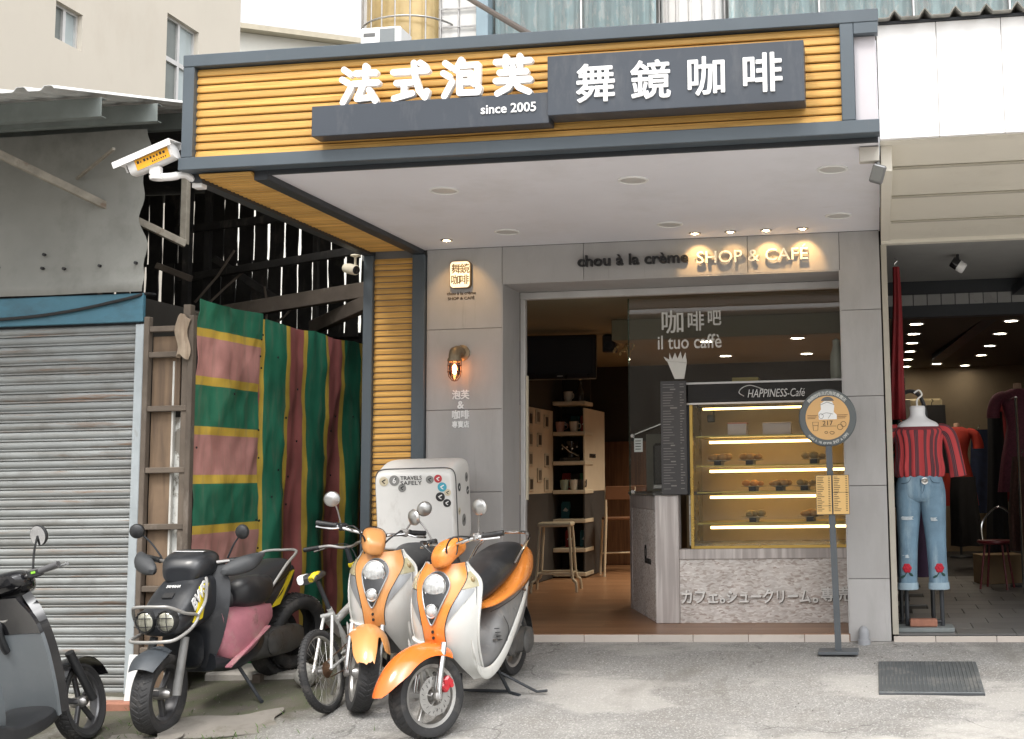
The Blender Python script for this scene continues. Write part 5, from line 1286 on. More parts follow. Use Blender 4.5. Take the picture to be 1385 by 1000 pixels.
# hoop-topped rack behind it, hanging clothes
rk = thing('clothes_rack', 'black hoop-topped garment stand behind the mannequin', 'rack', (3.06, 0.60, 0.052))
m = MB(); m.tube(smooth_pts([(-0.12, 0, 1.2), (-0.12, 0, 1.55), (-0.085, 0, 1.74), (0, 0, 1.80), (0.085, 0, 1.74), (0.12, 0, 1.55), (0.12, 0, 1.2)], 5), 0.016, 8); m.build('hoop', BLACKP, rk)
m = MB(); m.tube([(-0.12, 0, 0.02), (-0.12, 0, 1.2)], 0.016, 8); m.tube([(0.12, 0, 0.02), (0.12, 0, 1.2)], 0.016, 8); m.box(-0.2, 0.2, -0.15, 0.15, 0, 0.02, 0.004); m.build('frame', BLACKP, rk)
def hanging(name, label, x0, x1, y, z0, z1, mat, taper=0.8, folds=5, cat='garment', depth=0.05, seed=0):
    """garment hanging in folds: closed loft from hem to shoulder"""
    t = thing(name, label, cat, ((x0 + x1) / 2, y, z1)); hw = (x1 - x0) / 2; rings = []
    for k in range(13):
        f = k / 12; z = (z0 - z1) * f; w_ = hw * (taper + (1 - taper) * f); d = depth * (0.6 + 0.6 * f)
        ring = []
        for j in range(36):
            a = 2 * PI * j / 36
            wv = 1 + (0.12 + 0.28 * f) * math.sin(folds * a + seed + 1.5 * f)
            ring.append((w_ * math.cos(a) + 0.012 * math.sin(seed + f * 4), d * math.sin(a) * wv, z))
        rings.append(ring)
    m = MB(); m.loft(rings); m.build('cloth', mat, t, smooth=60)
    m = MB(); m.tube(smooth_pts([(0, 0, 0.0), (0, 0, 0.03), (0.02, 0, 0.05), (0.0, 0, 0.07)], 3), 0.005, 6); m.build('hook', CHROME, t)
    return t
REDC = M('red_chiffon', (0.19, 0.008, 0.012), 0.7, var=0.25, vs=6)
hanging('red_drape', 'long red cloth hanging just inside the clothes shop doorway', 2.905, 3.03, 0.35, 1.62, 2.80, REDC, 0.42, 5, seed=1)
FLOR = M('floral_print', (0.02, 0.022, 0.02), 0.8, var=0.2, dirt=[((0.45, 0.10, 0.03), 16, 0.56, 0.58, (1, 1, 1)), ((0.06, 0.20, 0.06), 19, 0.58, 0.60, (1.1, 0.9, 1)), ((0.55, 0.40, 0.10), 23, 0.62, 0.64, (1, 1.2, 1))])
hanging('floral_dress', 'dark floral print dress hanging under the red drape', 2.900, 3.03, 0.50, 0.95, 1.95, FLOR, 0.7, 4, seed=2)
hanging('purple_skirt', 'dark purple skirt hanging behind the mannequin jeans', 2.90, 3.30, 0.75, 0.40, 1.15, M('dark_purple_cloth', (0.045, 0.022, 0.05), 0.9, var=0.3), 0.7, 6, seed=3)
def dress(name, label, x, y, z, h, mat, rz=0.0, wid=1.0):
    t = thing(name, label, 'dress', (x, y, z), rz)
    P = [(0.0, 0.20, 0.10, 0, 0, 0.05), (-0.0 + h * 0.30, 0.165, 0.10, 0, 0, 0.03), (h * 0.52, 0.125, 0.09, 0, 0, 0.02), (h * 0.66, 0.105, 0.08, 0, 0, 0.02), (h * 0.82, 0.135, 0.085, 0, 0, 0.01), (h * 0.94, 0.155, 0.07, 0, 0, 0), (h * 1.0, 0.06, 0.05, 0, 0, 0)]
    P = [(a, b_ * wid, c, d, e, f) for a, b_, c, d, e, f in P]
    ring_obj('dress_body', lerp_rings(P, k=4, n=36, wn=7), mat, t, cap=True)
    for s in (-1, 1):
        m = MB(); m.tube(smooth_pts([(0.11 * s * wid, 0, h * 0.93), (0.18 * s * wid, 0, h * 0.90), (0.215 * s * wid, 0, h * 0.80), (0.22 * s * wid, 0, h * 0.72)], 4), [0.05 * wid + 0.001 * i for i in range(13)], 14); m.build('sleeve', mat, t)
    m = MB(); m.lathe([(0.045, 0), (0.04, 0.07), (0.0, 0.075)], (0, 0, h * 0.985), (0, 0, 1), 16); m.build('neck', M('skin_tone_form', (0.50, 0.33, 0.24), 0.6) if 'skin_tone_form' not in bpy.data.materials else bpy.data.materials['skin_tone_form'], t)
    m = MB(); m.tube([(0, 0, 0.02), (0, 0, -z + 0.06)], 0.018, 8); m.lathe([(0.16, 0), (0.15, 0.02), (0.0, 0.03)], (0, 0, -z + 0.053), (0, 0, 1), 20); m.build('stand', DARKST, t)
    return t
dress('red_dress_form', 'bright red short-sleeved dress on a form at the back of the clothes shop', 3.88, 7.9, 0.75, 1.08, M('bright_red_cloth', (0.40, 0.030, 0.016), 0.7, var=0.15), wid=1.3)
dress('plum_dress_form', 'plum lace dress on a form at the right edge of the clothes shop', 4.23, 3.6, 1.0, 1.05, M('plum_lace', (0.13, 0.025, 0.045), 0.7, var=0.45, vs=45), wid=1.15)
DKCL = M('black_cloth', (0.012, 0.012, 0.014), 0.9, var=0.3)
hanging('black_coat', 'black coat hanging in front of the red dress', 3.62, 4.02, 6.0, 0.32, 1.15, DKCL, 0.75, 5, seed=4, depth=0.16)
hanging('dark_red_shawl', 'dark red shawl hanging beside the right dress form', 4.10, 4.28, 4.9, 0.9, 2.0, REDC, 0.6, 5, seed=6)
hanging('black_dress', 'long black dress hanging by the right wall of the clothes shop', 3.92, 4.18, 4.3, 0.25, 1.85, DKCL, 0.6, 6, seed=7, depth=0.08)
hanging('brown_fringe_wrap', 'brown fringed wrap hanging low at the right edge', 4.02, 4.32, 3.0, 0.45, 1.35, M('brown_knit', (0.055, 0.022, 0.016), 0.9, var=0.5, vs=40), 0.6, 8, seed=9, depth=0.12)
hanging('black_blouse', 'black blouse hanging behind the mannequin neck', 3.22, 3.62, 5.0, 1.20, 1.98, DKCL, 0.8, 5, seed=10, depth=0.08)
rail = thing('garment_rail', 'chrome garment rail carrying the dark dresses on the right', 'rail', (4.1, 4.3, 0.052))
m = MB(); m.tube([(0.02, -1.5, 1.86), (0.02, 1.0, 1.90)], 0.014, 8); m.build('hanging_bar', CHROME, rail)
m = MB(); m.tube([(0.02, -1.5, 1.86), (0.02, -1.5, 0)], 0.014, 8); m.build('upright', CHROME, rail)
m = MB(); m.tube([(0.02, 1.0, 1.90), (0.02, 1.0, 0)], 0.014, 8); m.build('upright', CHROME, rail)
chr_ = thing('folding_chair', 'red-seated metal chair inside the clothes shop', 'chair', (3.93, 3.4, 0.052), R(-20))
RSEAT = M('red_vinyl', (0.16, 0.015, 0.02), 0.4)
m = MB(); m.lathe([(0.17, 0.44), (0.185, 0.455), (0.18, 0.475), (0.0, 0.48)], n=24); m.build('seat', RSEAT, chr_)
m = MB(); m.tube(smooth_pts([(0.16, 0.12, 0.45), (0.17, 0.17, 0.65), (0.0, 0.20, 0.80), (-0.17, 0.17, 0.65), (-0.16, 0.12, 0.45)], 6), 0.011, 8); m.build('back_hoop', CHROME, chr_)
for a in (45, 135, 225, 315):
    m = MB(); m.tube([(0.12 * math.cos(R(a)), 0.12 * math.sin(R(a)), 0.45), (0.19 * math.cos(R(a)), 0.19 * math.sin(R(a)), 0.0)], 0.011, 8); m.build('leg', RSEAT, chr_)
crt = thing('storage_carton', 'brown carton under the clothes by the red chair', 'box', (4.0, 4.0, 0.0525), R(12))
m = MB(); m.box(-0.22, 0.22, -0.15, 0.15, 0, 0.30, 0.005); m.build('carton', M('brown_carton', (0.30, 0.21, 0.12), 0.8), crt)

# jeans stitching
STI = M('denim_stitch', (0.05, 0.09, 0.14), 0.9)
m = MB(); m.tube([(0.0, -0.1135, 1.08), (0.004, -0.116, 1.02), (0.0, -0.108, 0.945)], 0.0022, 5); m.tube(smooth_pts([(0.022, -0.112, 1.085), (0.026, -0.115, 1.02), (0.006, -0.110, 0.965)], 5), 0.0016, 5)
for s in (-1, 1): m.tube(smooth_pts([(0.065 * s, -0.107, 1.09), (0.085 * s, -0.106, 1.055), (0.135 * s, -0.082, 1.045)], 5), 0.0018, 5)
m.build('stitching', STI, mn)
# more clothes crowding the shop walls
rs = random.Random(77)
cols = [('cream', (0.42, 0.36, 0.27)), ('navy', (0.02, 0.03, 0.07)), ('wine red', (0.16, 0.012, 0.02)), ('grey', (0.14, 0.14, 0.15)), ('black', (0.012, 0.012, 0.013)), ('rust', (0.22, 0.06, 0.02)), ('olive', (0.07, 0.07, 0.03)), ('dark teal', (0.01, 0.06, 0.07))]
where = [('right wall rail', [(4.55 + 0.02 * i, 4.9 + 0.42 * i) for i in range(8)]), ('back wall rail', [(4.25 + 0.0 * i + 0.33 * i, 8.8) for i in range(3)]), ('left wall rail', [(3.02, 3.2 + 0.55 * i) for i in range(7)])]
order = ('first', 'second', 'third', 'fourth', 'fifth', 'sixth', 'seventh', 'eighth')
for (wn_, P_) in where:
    for i, (x, y) in enumerate(P_):
        cn_, cc_ = cols[rs.randrange(8)]
        z1 = 1.85 + rs.uniform(-0.08, 0.1); w2 = rs.uniform(0.13, 0.18)
        mt = bpy.data.materials.get('cloth_' + cn_.replace(' ', '_')) or M('cloth_' + cn_.replace(' ', '_'), cc_, 0.9, var=0.3, vs=12)
        hanging('hung_garment', '%s garment, %s from the street on the %s' % (cn_, order[i], wn_), x - w2, x + w2, y, z1 - rs.uniform(0.7, 1.25), z1, mt, 0.75, rs.randint(4, 7), seed=i + len(wn_), depth=0.06)

# ------------------------------------------------------------------ shuttered shop on the left
GALV = M('galvanised_slat', (0.265, 0.278, 0.276), 0.5, metal=0.25, var=0.12, vs=2.5, orand=0.10, dirt=[((0.20, 0.19, 0.17), 3.0, 0.48, 0.72, (0.5, 1, 6)), ((0.20, 0.11, 0.06), 3.5, 0.56, 0.70, (0.45, 1, 7)), ((0.16, 0.155, 0.145), 1.2, 0.52, 0.70, (1, 1, 1))])
GALV2 = M('galvanised_rail', (0.40, 0.44, 0.46), 0.5, metal=0.3, var=0.15, vs=6, dirt=((0.22, 0.17, 0.12), 5, 0.58, 0.75, (1, 1, 0.4)))
SHEET = M('weathered_grey_sheet', (0.235, 0.235, 0.215), 0.7, var=0.18, vs=1.4, bump=0.2, bs=9, dirt=[((0.13, 0.13, 0.115), 1.6, 0.48, 0.75, (1, 1, 0.8)), ((0.34, 0.34, 0.32), 1.1, 0.58, 0.8, (1, 1, 1))])
BLUE = M('blue_fascia_board', (0.058, 0.165, 0.225), 0.55, var=0.14, vs=3, dirt=((0.04, 0.09, 0.12), 3, 0.52, 0.78, (1, 1, 2)))
OLDW = M('weathered_timber', (0.125, 0.100, 0.078), 0.85, var=0.3, vs=5, bump=0.5, bs=25, brush=(30, 30, 3), orand=0.15, dirt=((0.24, 0.21, 0.18), 5, 0.58, 0.78, (1, 1, 0.4)))
CHAR = M('charred_timber', (0.042, 0.038, 0.034), 0.9, var=0.4, vs=6, bump=0.5, bs=25, brush=(30, 30, 3), orand=0.45, dirt=((0.13, 0.11, 0.09), 5, 0.56, 0.76, (1, 1, 0.4)))
PLY = M('stained_plywood', (0.20, 0.135, 0.085), 0.8, var=0.25, vs=4, grain=((0.11, 0.075, 0.05), (22, 22, 1.4)), orand=0.2)
CONC = M('bare_concrete', (0.36, 0.34, 0.31), 0.85, var=0.18, vs=4, bump=0.4, bs=60, dirt=((0.13, 0.13, 0.09), 3, 0.50, 0.72, (1, 1, 1)))
ls = thing('shuttered_shop', 'closed shop with a grey roller shutter, blue fascia strip and stained metal sheet above', 'building', (-3.8, -0.9, -0.2))
pr = [(0.0, 0.0), (-0.008, 0.002), (-0.010, 0.007), (-0.008, 0.012), (-0.001, 0.0145), (-0.004, 0.018), (-0.013, 0.025), (-0.015, 0.040), (-0.013, 0.055), (-0.004, 0.064), (-0.001, 0.066), (0.004, 0.066), (0.004, 0.0)]
m = MB(); m.loft([[(x, y, z) for y, z in pr] for x in (-2.7, 0.0)]); sme = m.mesh('shutter_slat', GALV, 50)
for i in range(38):
    put('shutter_slat', sme, ls, rel(ls, (-2.445 + random.uniform(-0.002, 0.002), -0.985, -0.245 + 0.0690 * i)))
m = mb(ls); m.box(-5.2, -2.44, -0.978, -0.96, -0.3, 2.40); m.build('shutter_backing', DARKST, ls)
m = mb(ls); m.box(-2.443, -2.378, -1.03, -0.955, -0.30, 2.37, 0.004); m.build('shutter_rail', GALV2, ls)
m = mb(ls); m.box(-5.2, -2.38, -1.045, -1.01, 2.385, 2.592, 0.004); m.build('blue_fascia', BLUE, ls)
m = mb(ls)
def sheet_fn(u, v):
    x = -5.2 + 2.80 * u; z = 2.60 + 1.20 * v
    edge = 0.03 * math.sin(9 * v) + 0.02 * math.sin(23 * v + 1)
    x += edge * u ** 12
    y = -1.03 + 0.030 * noise.noise((x * 1.3, 0, z * 1.3)) + 0.022 * noise.noise((x * 3.1, 5, z * 3.5)) - 0.04 * math.exp(-((z - 2.64) / 0.06) ** 2)
    return (x, y, z)
m.sheet(sheet_fn, 70, 30, 0.003); m.build('metal_sheet', SHEET, ls, smooth=60)
m = mb(ls)
for x, z in ((-3.52, 2.82), (-3.17, 2.80), (-3.0, 2.79), (-2.72, 2.80), (-2.44, 2.81), (-3.16, 2.90)): m.lathe([(0.011, 0.01), (0.011, -0.01), (0.0, -0.012)], (x, -1.055, z), (0, 1, 0), 10)
m.build('sheet_bolt', INK, ls)
m = mb(ls); m.box(-5.2, -2.47, -0.94, 0.5, -0.3, 2.58); m.build('shop_body', WALLD, ls)
m = mb(ls); m.box(-5.2, -2.30, -1.30, -0.96, -0.45, -0.222, 0.012); m.build('concrete_sill', CONC, ls)
cb = thing('fascia_cable', 'dark cable sagging across the blue fascia strip', 'cable', (-3.0, -1.06, 2.45))
m = mb(cb); m.tube(smooth_pts([(-4.6, -1.06, 2.43), (-3.5, -1.062, 2.435), (-2.95, -1.06, 2.475), (-2.48, -1.058, 2.555), (-2.39, -1.03, 2.585), (-2.385, -0.9, 2.60)], 6), 0.012, 8); m.build('cable', INK, cb)

cn = thing('sheet_metal_canopy', 'sloping ribbed metal canopy projecting over the shuttered shop', 'canopy', (-3.6, -1.0, 3.9))
def can(u, v):
    x = -5.8 + 3.56 * u; y = -2.22 + 2.5 * v
    ph = ((x + 5.8) / 0.19) % 1.0
    rb = 0.030 if 0.36 < ph < 0.64 else (0.030 * (ph - 0.22) / 0.14 if 0.22 <= ph <= 0.36 else (0.030 * (0.78 - ph) / 0.14 if 0.64 <= ph <= 0.78 else 0))
    return (x, y, 3.695 + 0.247 * (y + 2.22) + rb)
m = mb(cn); m.sheet(can, 300, 4, 0.004); m.build('roof_sheet', M('painted_roof_sheet', (0.62, 0.63, 0.62), 0.5, var=0.1, vs=3, dirt=((0.35, 0.34, 0.31), 4, 0.55, 0.8, (1, 1, 1))), cn, smooth=20)
PURL = M('purlin_grey', (0.20, 0.225, 0.215), 0.6, metal=0.2, var=0.2)
for (y, x1, z) in ((-1.78, -2.23, 3.785), (-1.22, -2.20, 3.920), (-0.5, -2.3, 4.09)):
    m = mb(cn); m.box(-5.8, x1, y - 0.003, y + 0.003, z - 0.13, z, 0.001); m.box(-5.8, x1, y, y + 0.05, z - 0.13, z - 0.124, 0.001); m.box(-5.8, x1, y, y + 0.05, z - 0.006, z, 0.001); m.build('purlin', PURL, cn)
m = mb(cn); m.beam((-3.42, -2.18, 3.70), (-2.40, -0.52, 3.05), 0.035, 0.055, 0.003); m.build('strut', M('rusty_angle', (0.27, 0.245, 0.20), 0.7, var=0.3, vs=12, dirt=((0.14, 0.08, 0.045), 8, 0.58, 0.72, (1, 1, 1))), cn)
m = mb(cn); m.beam((-2.40, -1.40, 3.55), (-2.92, -1.06, 3.45), 0.02, 0.02, 0.002); m.build('strut', bpy.data.materials['rusty_angle'], cn)
m = mb(cn); m.beam((-2.42, -0.5, 3.05), (-2.42, -0.5, 3.6), 0.05, 0.05, 0.003); m.build('strut', bpy.data.materials['rusty_angle'], cn)

# narrow frame of rungs between the shutter and the tarpaulin
lf = thing('rung_frame', 'tall narrow old timber frame with rungs between the shutter and the striped tarpaulin', 'wooden frame', (-2.19, -1.0, -0.25))
for x in (-2.355, -2.015):
    m = mb(lf); m.box(x - 0.020, x + 0.020, -1.035, -0.985, -0.25, 2.42, 0.004); m.build('upright', OLDW, lf)
for z in (2.33, 2.145, 1.76, 1.325, 0.93, 0.50, 0.08):
    m = mb(lf); m.box(-2.334, -2.036, -1.03, -0.99, z - 0.02, z + 0.02, 0.004); m.build('rung', OLDW, lf)
m = mb(lf); m.box(-2.334, -2.17, -0.98, -0.965, -0.2, 1.74, 0.002); m.build('back_board', PLY, lf)
m = mb(lf); m.box(-2.334, -2.12, -0.98, -0.965, 1.78, 2.28, 0.002); m.build('back_board', PLY, lf)
PEEL = M('torn_poster', (0.60, 0.60, 0.57), 0.8, var=0.12, vs=9, dirt=[((0.20, 0.18, 0.15), 7, 0.50, 0.56, (1, 1, 0.7)), ((0.14, 0.30, 0.38), 9, 0.68, 0.70, (1, 1, 2))])
m = mb(lf); m.box(-2.168, -2.04, -0.955, -0.945, -0.2, 1.70, 0.002); m.build('postered_board', PEEL, lf)
m = mb(lf); m.box(-2.175, -2.160, -0.985, -0.956, -0.2, 2.1, 0.002); m.build('batten', M('white_batten', (0.55, 0.54, 0.50), 0.7, var=0.2), lf)
m = mb(lf)
m.sheet(lambda u, v: (-2.115 + 0.10 * u + 0.015 * math.sin(7 * v), -1.05 - 0.02 * math.sin(3 * u), 2.12 + 0.29 * v + 0.02 * math.sin(5 * u)), 12, 12, 0.03); m.build('split_board', M('bleached_wood', (0.34, 0.27, 0.20), 0.85, var=0.25, vs=10, grain=((0.22, 0.16, 0.11), (30, 30, 2))), lf)
wbd = thing('white_board_scrap', 'white scrap board standing behind the black scooter wheel', 'board', (-2.185, -1.33, -0.305), R(6))
m = MB(); m.obox((0, 0, 0.20), (0.070, 0.012, 0.40), (R(-6), R(2), 0), 0.002); m.build('board', WHITE, wbd)

# striped tarpaulin along the alley
def tarp_mat(name, axis, off, red):
    m = bpy.data.materials.new(name); m.use_nodes = True
    nt = m.node_tree; L = nt.links; b = nt.nodes['Principled BSDF']
    tc = _n(nt, 'ShaderNodeTexCoord'); sx = _n(nt, 'ShaderNodeSeparateXYZ'); L.new(tc.outputs['UV'], sx.inputs[0])
    a = _n(nt, 'ShaderNodeMath', operation='ADD'); a.inputs[1].default_value = off; L.new(sx.outputs[axis], a.inputs[0])
    mu = _n(nt, 'ShaderNodeMath', operation='MULTIPLY'); mu.inputs[1].default_value = 1 / 0.705; L.new(a.outputs[0], mu.inputs[0])
    fr = _n(nt, 'ShaderNodeMath', operation='FRACT'); L.new(mu.outputs[0], fr.inputs[0])
    cr_ = _n(nt, 'ShaderNodeValToRGB'); cr_.color_ramp.interpolation = 'CONSTANT'; e = cr_.color_ramp.elements
    Y_ = (0.66, 0.46, 0.075); G_ = (0.028, 0.185, 0.11)
    e[0].position = 0; e[0].color = c4(Y_); e[1].position = 0.088; e[1].color = c4(red)
    x = e.new(0.495); x.color = c4(Y_); x = e.new(0.58); x.color = c4(G_)
    L.new(fr.outputs[0], cr_.inputs[0])
    n2 = _n(nt, 'ShaderNodeTexNoise'); n2.inputs['Scale'].default_value = 2.5; n2.inputs['Detail'].default_value = 8; L.new(tc.outputs['Object'], n2.inputs['Vector'])
    r = _n(nt, 'ShaderNodeMapRange'); r.inputs['From Min'].default_value = 0.3; r.inputs['From Max'].default_value = 0.7; r.inputs['To Min'].default_value = 0.62; r.inputs['To Max'].default_value = 1.2
    L.new(n2.outputs['Fac'], r.inputs['Value'])
    vm = _n(nt, 'ShaderNodeVectorMath', operation='SCALE'); L.new(cr_.outputs[0], vm.inputs[0]); L.new(r.outputs[0], vm.inputs['Scale'])
    dmp = _n(nt, 'ShaderNodeMapping'); dmp.inputs['Scale'].default_value = (1, 6, 0.8); L.new(tc.outputs['Object'], dmp.inputs['Vector'])
    dn = _n(nt, 'ShaderNodeTexNoise'); dn.inputs['Scale'].default_value = 3.0; dn.inputs['Detail'].default_value = 9; dn.inputs['Roughness'].default_value = 0.7; L.new(dmp.outputs[0], dn.inputs['Vector'])
    dr_ = _n(nt, 'ShaderNodeMapRange'); dr_.inputs['From Min'].default_value = 0.5; dr_.inputs['From Max'].default_value = 0.78; dr_.inputs['To Max'].default_value = 0.55; L.new(dn.outputs['Fac'], dr_.inputs['Value'])
    dx_ = _n(nt, 'ShaderNodeMix', data_type='RGBA'); L.new(dr_.outputs[0], dx_.inputs['Factor']); L.new(vm.outputs[0], dx_.inputs[6]); dx_.inputs[7].default_value = (0.20, 0.17, 0.13, 1)
    L.new(dx_.outputs[2], b.inputs['Base Color']); b.inputs['Roughness'].default_value = 0.48
    n3 = _n(nt, 'ShaderNodeTexNoise'); n3.inputs['Scale'].default_value = 260; L.new(tc.outputs['Object'], n3.inputs['Vector'])
    bu = _n(nt, 'ShaderNodeBump'); bu.inputs['Strength'].default_value = 0.2; bu.inputs['Distance'].default_value = 0.002; L.new(n3.outputs['Fac'], bu.inputs['Height']); L.new(bu.outputs[0], b.inputs['Normal'])
    return m
def tarp(name, label, y0, y1, zt, zb, mat, wav, nu=60, nv=60, par=None):
    t = thing(name, label, 'tarpaulin', (-2.0, (y0 + y1) / 2, -0.1))
    def fn(u, v):
        y = y0 + (y1 - y0) * u; z = zb + (zt(y) - zb) * v
        return (-2.0 + wav(y, z), y, z)
    m = mb(t); m.sheet(fn, nu, nv, 0.0025)
    me = m.mesh('tarp_sheet', mat, 60); uv = me.uv_layers.new(name='UVMap'); ox, oy, oz = t.location
    for lp in me.loops:
        co = me.vertices[lp.vertex_index].co; uv.data[lp.index].uv = (co.y + oy, co.z + oz)
    put('tarp_sheet', me, t)
    return t
def ridge(y, z, k): return 1 - abs(noise.noise((y * k, z * k * 0.7, k)))
def wav1(y, z): return 0.030 * noise.noise((y * 2.5, z * 1.5, 0)) + 0.016 * noise.noise((y * 7, z * 4, 2)) + 0.014 * ridge(y + 0.4 * z, z, 3.3) ** 4 + 0.010 * ridge(y - 0.5 * z, z, 5.1) ** 4 + (0.05 * (z - 2.3) if z > 2.3 else 0)
def wav2(y, z): return 0.028 * math.sin(y * 8.9 + 0.8 * math.sin(z * 2.0)) * (0.35 + 0.65 * min(1, max(0, (2.5 - z)))) + 0.035 * noise.noise((y * 3, z * 1.2, 4)) + 0.018 * ridge(y + 0.25 * z, z, 3.0) ** 4 + 0.010 * noise.noise((y * 9, z * 3, 7))
t1 = tarp('striped_tarpaulin', 'green, yellow and pink tarpaulin with level stripes nailed at the alley mouth', -0.985, -0.128, lambda y: 2.545 - 0.012 * math.sin((y + 1) * 4), 0.02, tarp_mat('tarp_level_stripes', 1, 0.185, (0.54, 0.27, 0.245)), wav1)
t2 = tarp('striped_tarpaulin', 'green, yellow and red tarpaulin with upright stripes running back along the alley', -0.120, 2.6, lambda y: 2.52 - 0.02 * abs(math.sin(y * 4)), -0.05, tarp_mat('tarp_upright_stripes', 0, 0.449, (0.45, 0.145, 0.135)), wav2, 140, 50)
m = mb(t1)
rs = random.Random(4)
for i in range(14):
    y = rs.choice([-0.97, -0.55, -0.15, -0.14]) + rs.uniform(-0.02, 0.02); z = rs.uniform(0.3, 2.5)
    m.lathe([(0.008, 0), (0.008, 0.006), (0, 0.008)], (-1.985 + wav1(y, z), y, z), (1, 0, 0), 8)
m.build('tack', INK, t1)
m = mb(t2)
for i in range(16):
    y = rs.uniform(0.0, 1.8); z = rs.uniform(0.4, 2.4)
    m.lathe([(0.009, 0), (0.009, 0.006), (0, 0.008)], (-1.988 + wav2(y, z), y, z), (1, 0, 0), 8)
m.build('tack', INK, t2)
fp = thing('fence_frame', 'grey timber posts and rail holding up the striped tarpaulins', 'fence', (-2.04, -0.2, -0.2))
for y in (-0.99, -0.12, 0.9, 1.9):
    m = mb(fp); m.box(-2.085, -2.03, y - 0.03, y + 0.03, -0.25, 2.50, 0.004); m.build('post', OLDW, fp)
m = mb(fp); m.box(-2.08, -2.035, -0.95, 2.5, 2.40, 2.46, 0.004); m.build('rail', OLDW, fp)
sb = tag(None or (lambda m: m.build('alley_slab', CONC))(MB().box(-2.0, -1.20, -0.78, 3.0, -0.4, -0.110, 0.015)), kind='structure', label='rough concrete slab at the mouth of the alley')

# charred timber shed behind
sd = thing('timber_shed', 'dark charred plank shed with daylight slits behind the alley', 'shed', (-3.3, 3.0, 0.0))
rs = random.Random(12)
x = -5.6; i = 0
gapw = {}
while x < -1.0:
    wd = 0.176
    for (z0, z1) in ((2.75, 3.62), (3.60, 4.39)):
        g = rs.choice([0.006, 0.014, 0.024, 0.028, 0.036]); sk = rs.uniform(-0.012, 0.012)
        m = mb(sd); yy = 3.0 + (0.03 if z0 > 3 else 0.0) + rs.uniform(-0.006, 0.006)
        a, c = x + g / 2, x + wd - g / 2
        n = 7; ring0 = []; L0 = []; R0 = []
        for k in range(n):
            z = z0 + (z1 - z0) * k / (n - 1)
            L0.append((a + rs.uniform(-0.005, 0.005) + sk * k / n, z)); R0.append((c + rs.uniform(-0.005, 0.005) + sk * k / n, z))
        m.plate(L0 + R0[::-1], yy, yy + 0.018); m.build('plank', CHAR, sd)
    x += wd; i += 1
m = mb(sd); m.box(-5.6, -1.0, 3.06, 3.10, 0.0, 2.80); m.build('lower_boarding', CHAR, sd)
m = mb(sd); m.box(-6.0, -1.20, 0.30, 3.4, 4.40, 4.44); m.build('shed_roof', CHAR, sd)
m = mb(sd); m.box(-5.6, -5.5, 0.35, 2.98, 0, 4.39); m.build('end_wall', CHAR, sd)
for (a, c, wd, ht, mt) in (((-4.33, 2.4, 3.84), (-2.2, 1.35, 3.70), 0.05, 0.08, CHAR), ((-4.31, 2.4, 3.33), (-1.45, 0.9, 3.26), 0.05, 0.075, CHAR), ((-3.4, 1.7, 2.85), (-1.40, 1.1, 2.95), 0.07, 0.14, OLDW), ((-2.55, 1.85, 2.70), (-1.40, 0.8, 2.80), 0.08, 0.13, OLDW), ((-3.97, 2.5, 3.55), (-3.2, 2.5, 3.05), 0.05, 0.07, CHAR), ((-3.95, 1.5, 3.30), (-3.6, 1.5, 3.16), 0.06, 0.06, OLDW)):
    m = mb(sd); m.beam(a, c, wd, ht, 0.006); m.build('beam', mt, sd)
for (x_, y_, z0, z1, wd, mt) in ((-3.83, 1.8, 0.0, 4.38, 0.07, CHAR), (-3.86, 2.2, 0.0, 4.38, 0.06, CHAR), (-2.9, 2.6, 2.5, 4.38, 0.05, CHAR), (-4.1, 0.9, 2.9, 4.38, 0.03, OLDW)):
    m = mb(sd); m.box(x_ - wd / 2, x_ + wd / 2, y_ - wd / 2, y_ + wd / 2, z0, z1, 0.004); m.build('post', mt, sd)
m = mb(sd)
for (a, c) in (((-3.8, 1.9, 3.0), (-3.4, 1.9, 3.5)), ((-3.75, 1.9, 2.9), (-3.3, 2.0, 3.35)), ((-3.3, 2.3, 3.2), (-3.28, 2.3, 2.8)), ((-3.2, 2.2, 2.75), (-2.9, 2.2, 3.0))): m.tube([a, ((a[0] + c[0]) / 2 + 0.03, a[1], (a[2] + c[2]) / 2), c], 0.012, 6)
m.build('loose_lath', OLDW, sd)
m = mb(sd); m.box(-3.6, -3.25, 1.2, 1.25, 2.45, 2.80, 0.004); m.build('broken_board', OLDW, sd)

# ------------------------------------------------------------------ buildings above and behind
CRM = M('cream_render', (0.62, 0.57, 0.49), 0.85, var=0.04, vs=0.6, dirt=((0.56, 0.50, 0.42), 0.8, 0.52, 0.80, (1, 1, 0.5)))
WGL = M('window_glass_grey', (0.16, 0.18, 0.17), 0.12, var=0.08)
WGLB = M('window_glass_pale', (0.40, 0.46, 0.47), 0.12, var=0.08)
cbd = thing('cream_building', 'tall plain cream rendered building with two aluminium windows at upper left', 'building', (-9.0, 8.0, 0.0))
def wall_x(t, X0, X1, ys, zs, holes, mat, name='wall'):
    """wall slab between X0 and X1 over the grid ys x zs, leaving the cells in holes open"""
    m = mb(t)
    for i in range(len(ys) - 1):
        for j in range(len(zs) - 1):
            if (i, j) not in holes: m.box(X0, X1, ys[i], ys[i + 1], zs[j], zs[j + 1])
    return m.build(name, mat, t, smooth=0)
W1 = (6.56, 7.15, 7.79, 8.36); W2 = (9.27, 10.21, 7.20, 9.25)
wall_x(cbd, -9.25, -9.0, [-6.0, W1[0], W1[1], W2[0], W2[1], 11.57], [0, W2[2], W1[2], W1[3], W2[3], 16.0], {(1, 2), (3, 1), (3, 2), (3, 3)}, CRM)
m = mb(cbd); m.box(-16.0, -9.2505, 11.30, 11.569, 0, 16.0); m.box(-16, -9.2505, -6, -5.8, 0, 16.0); m.build('wall', CRM, cbd)
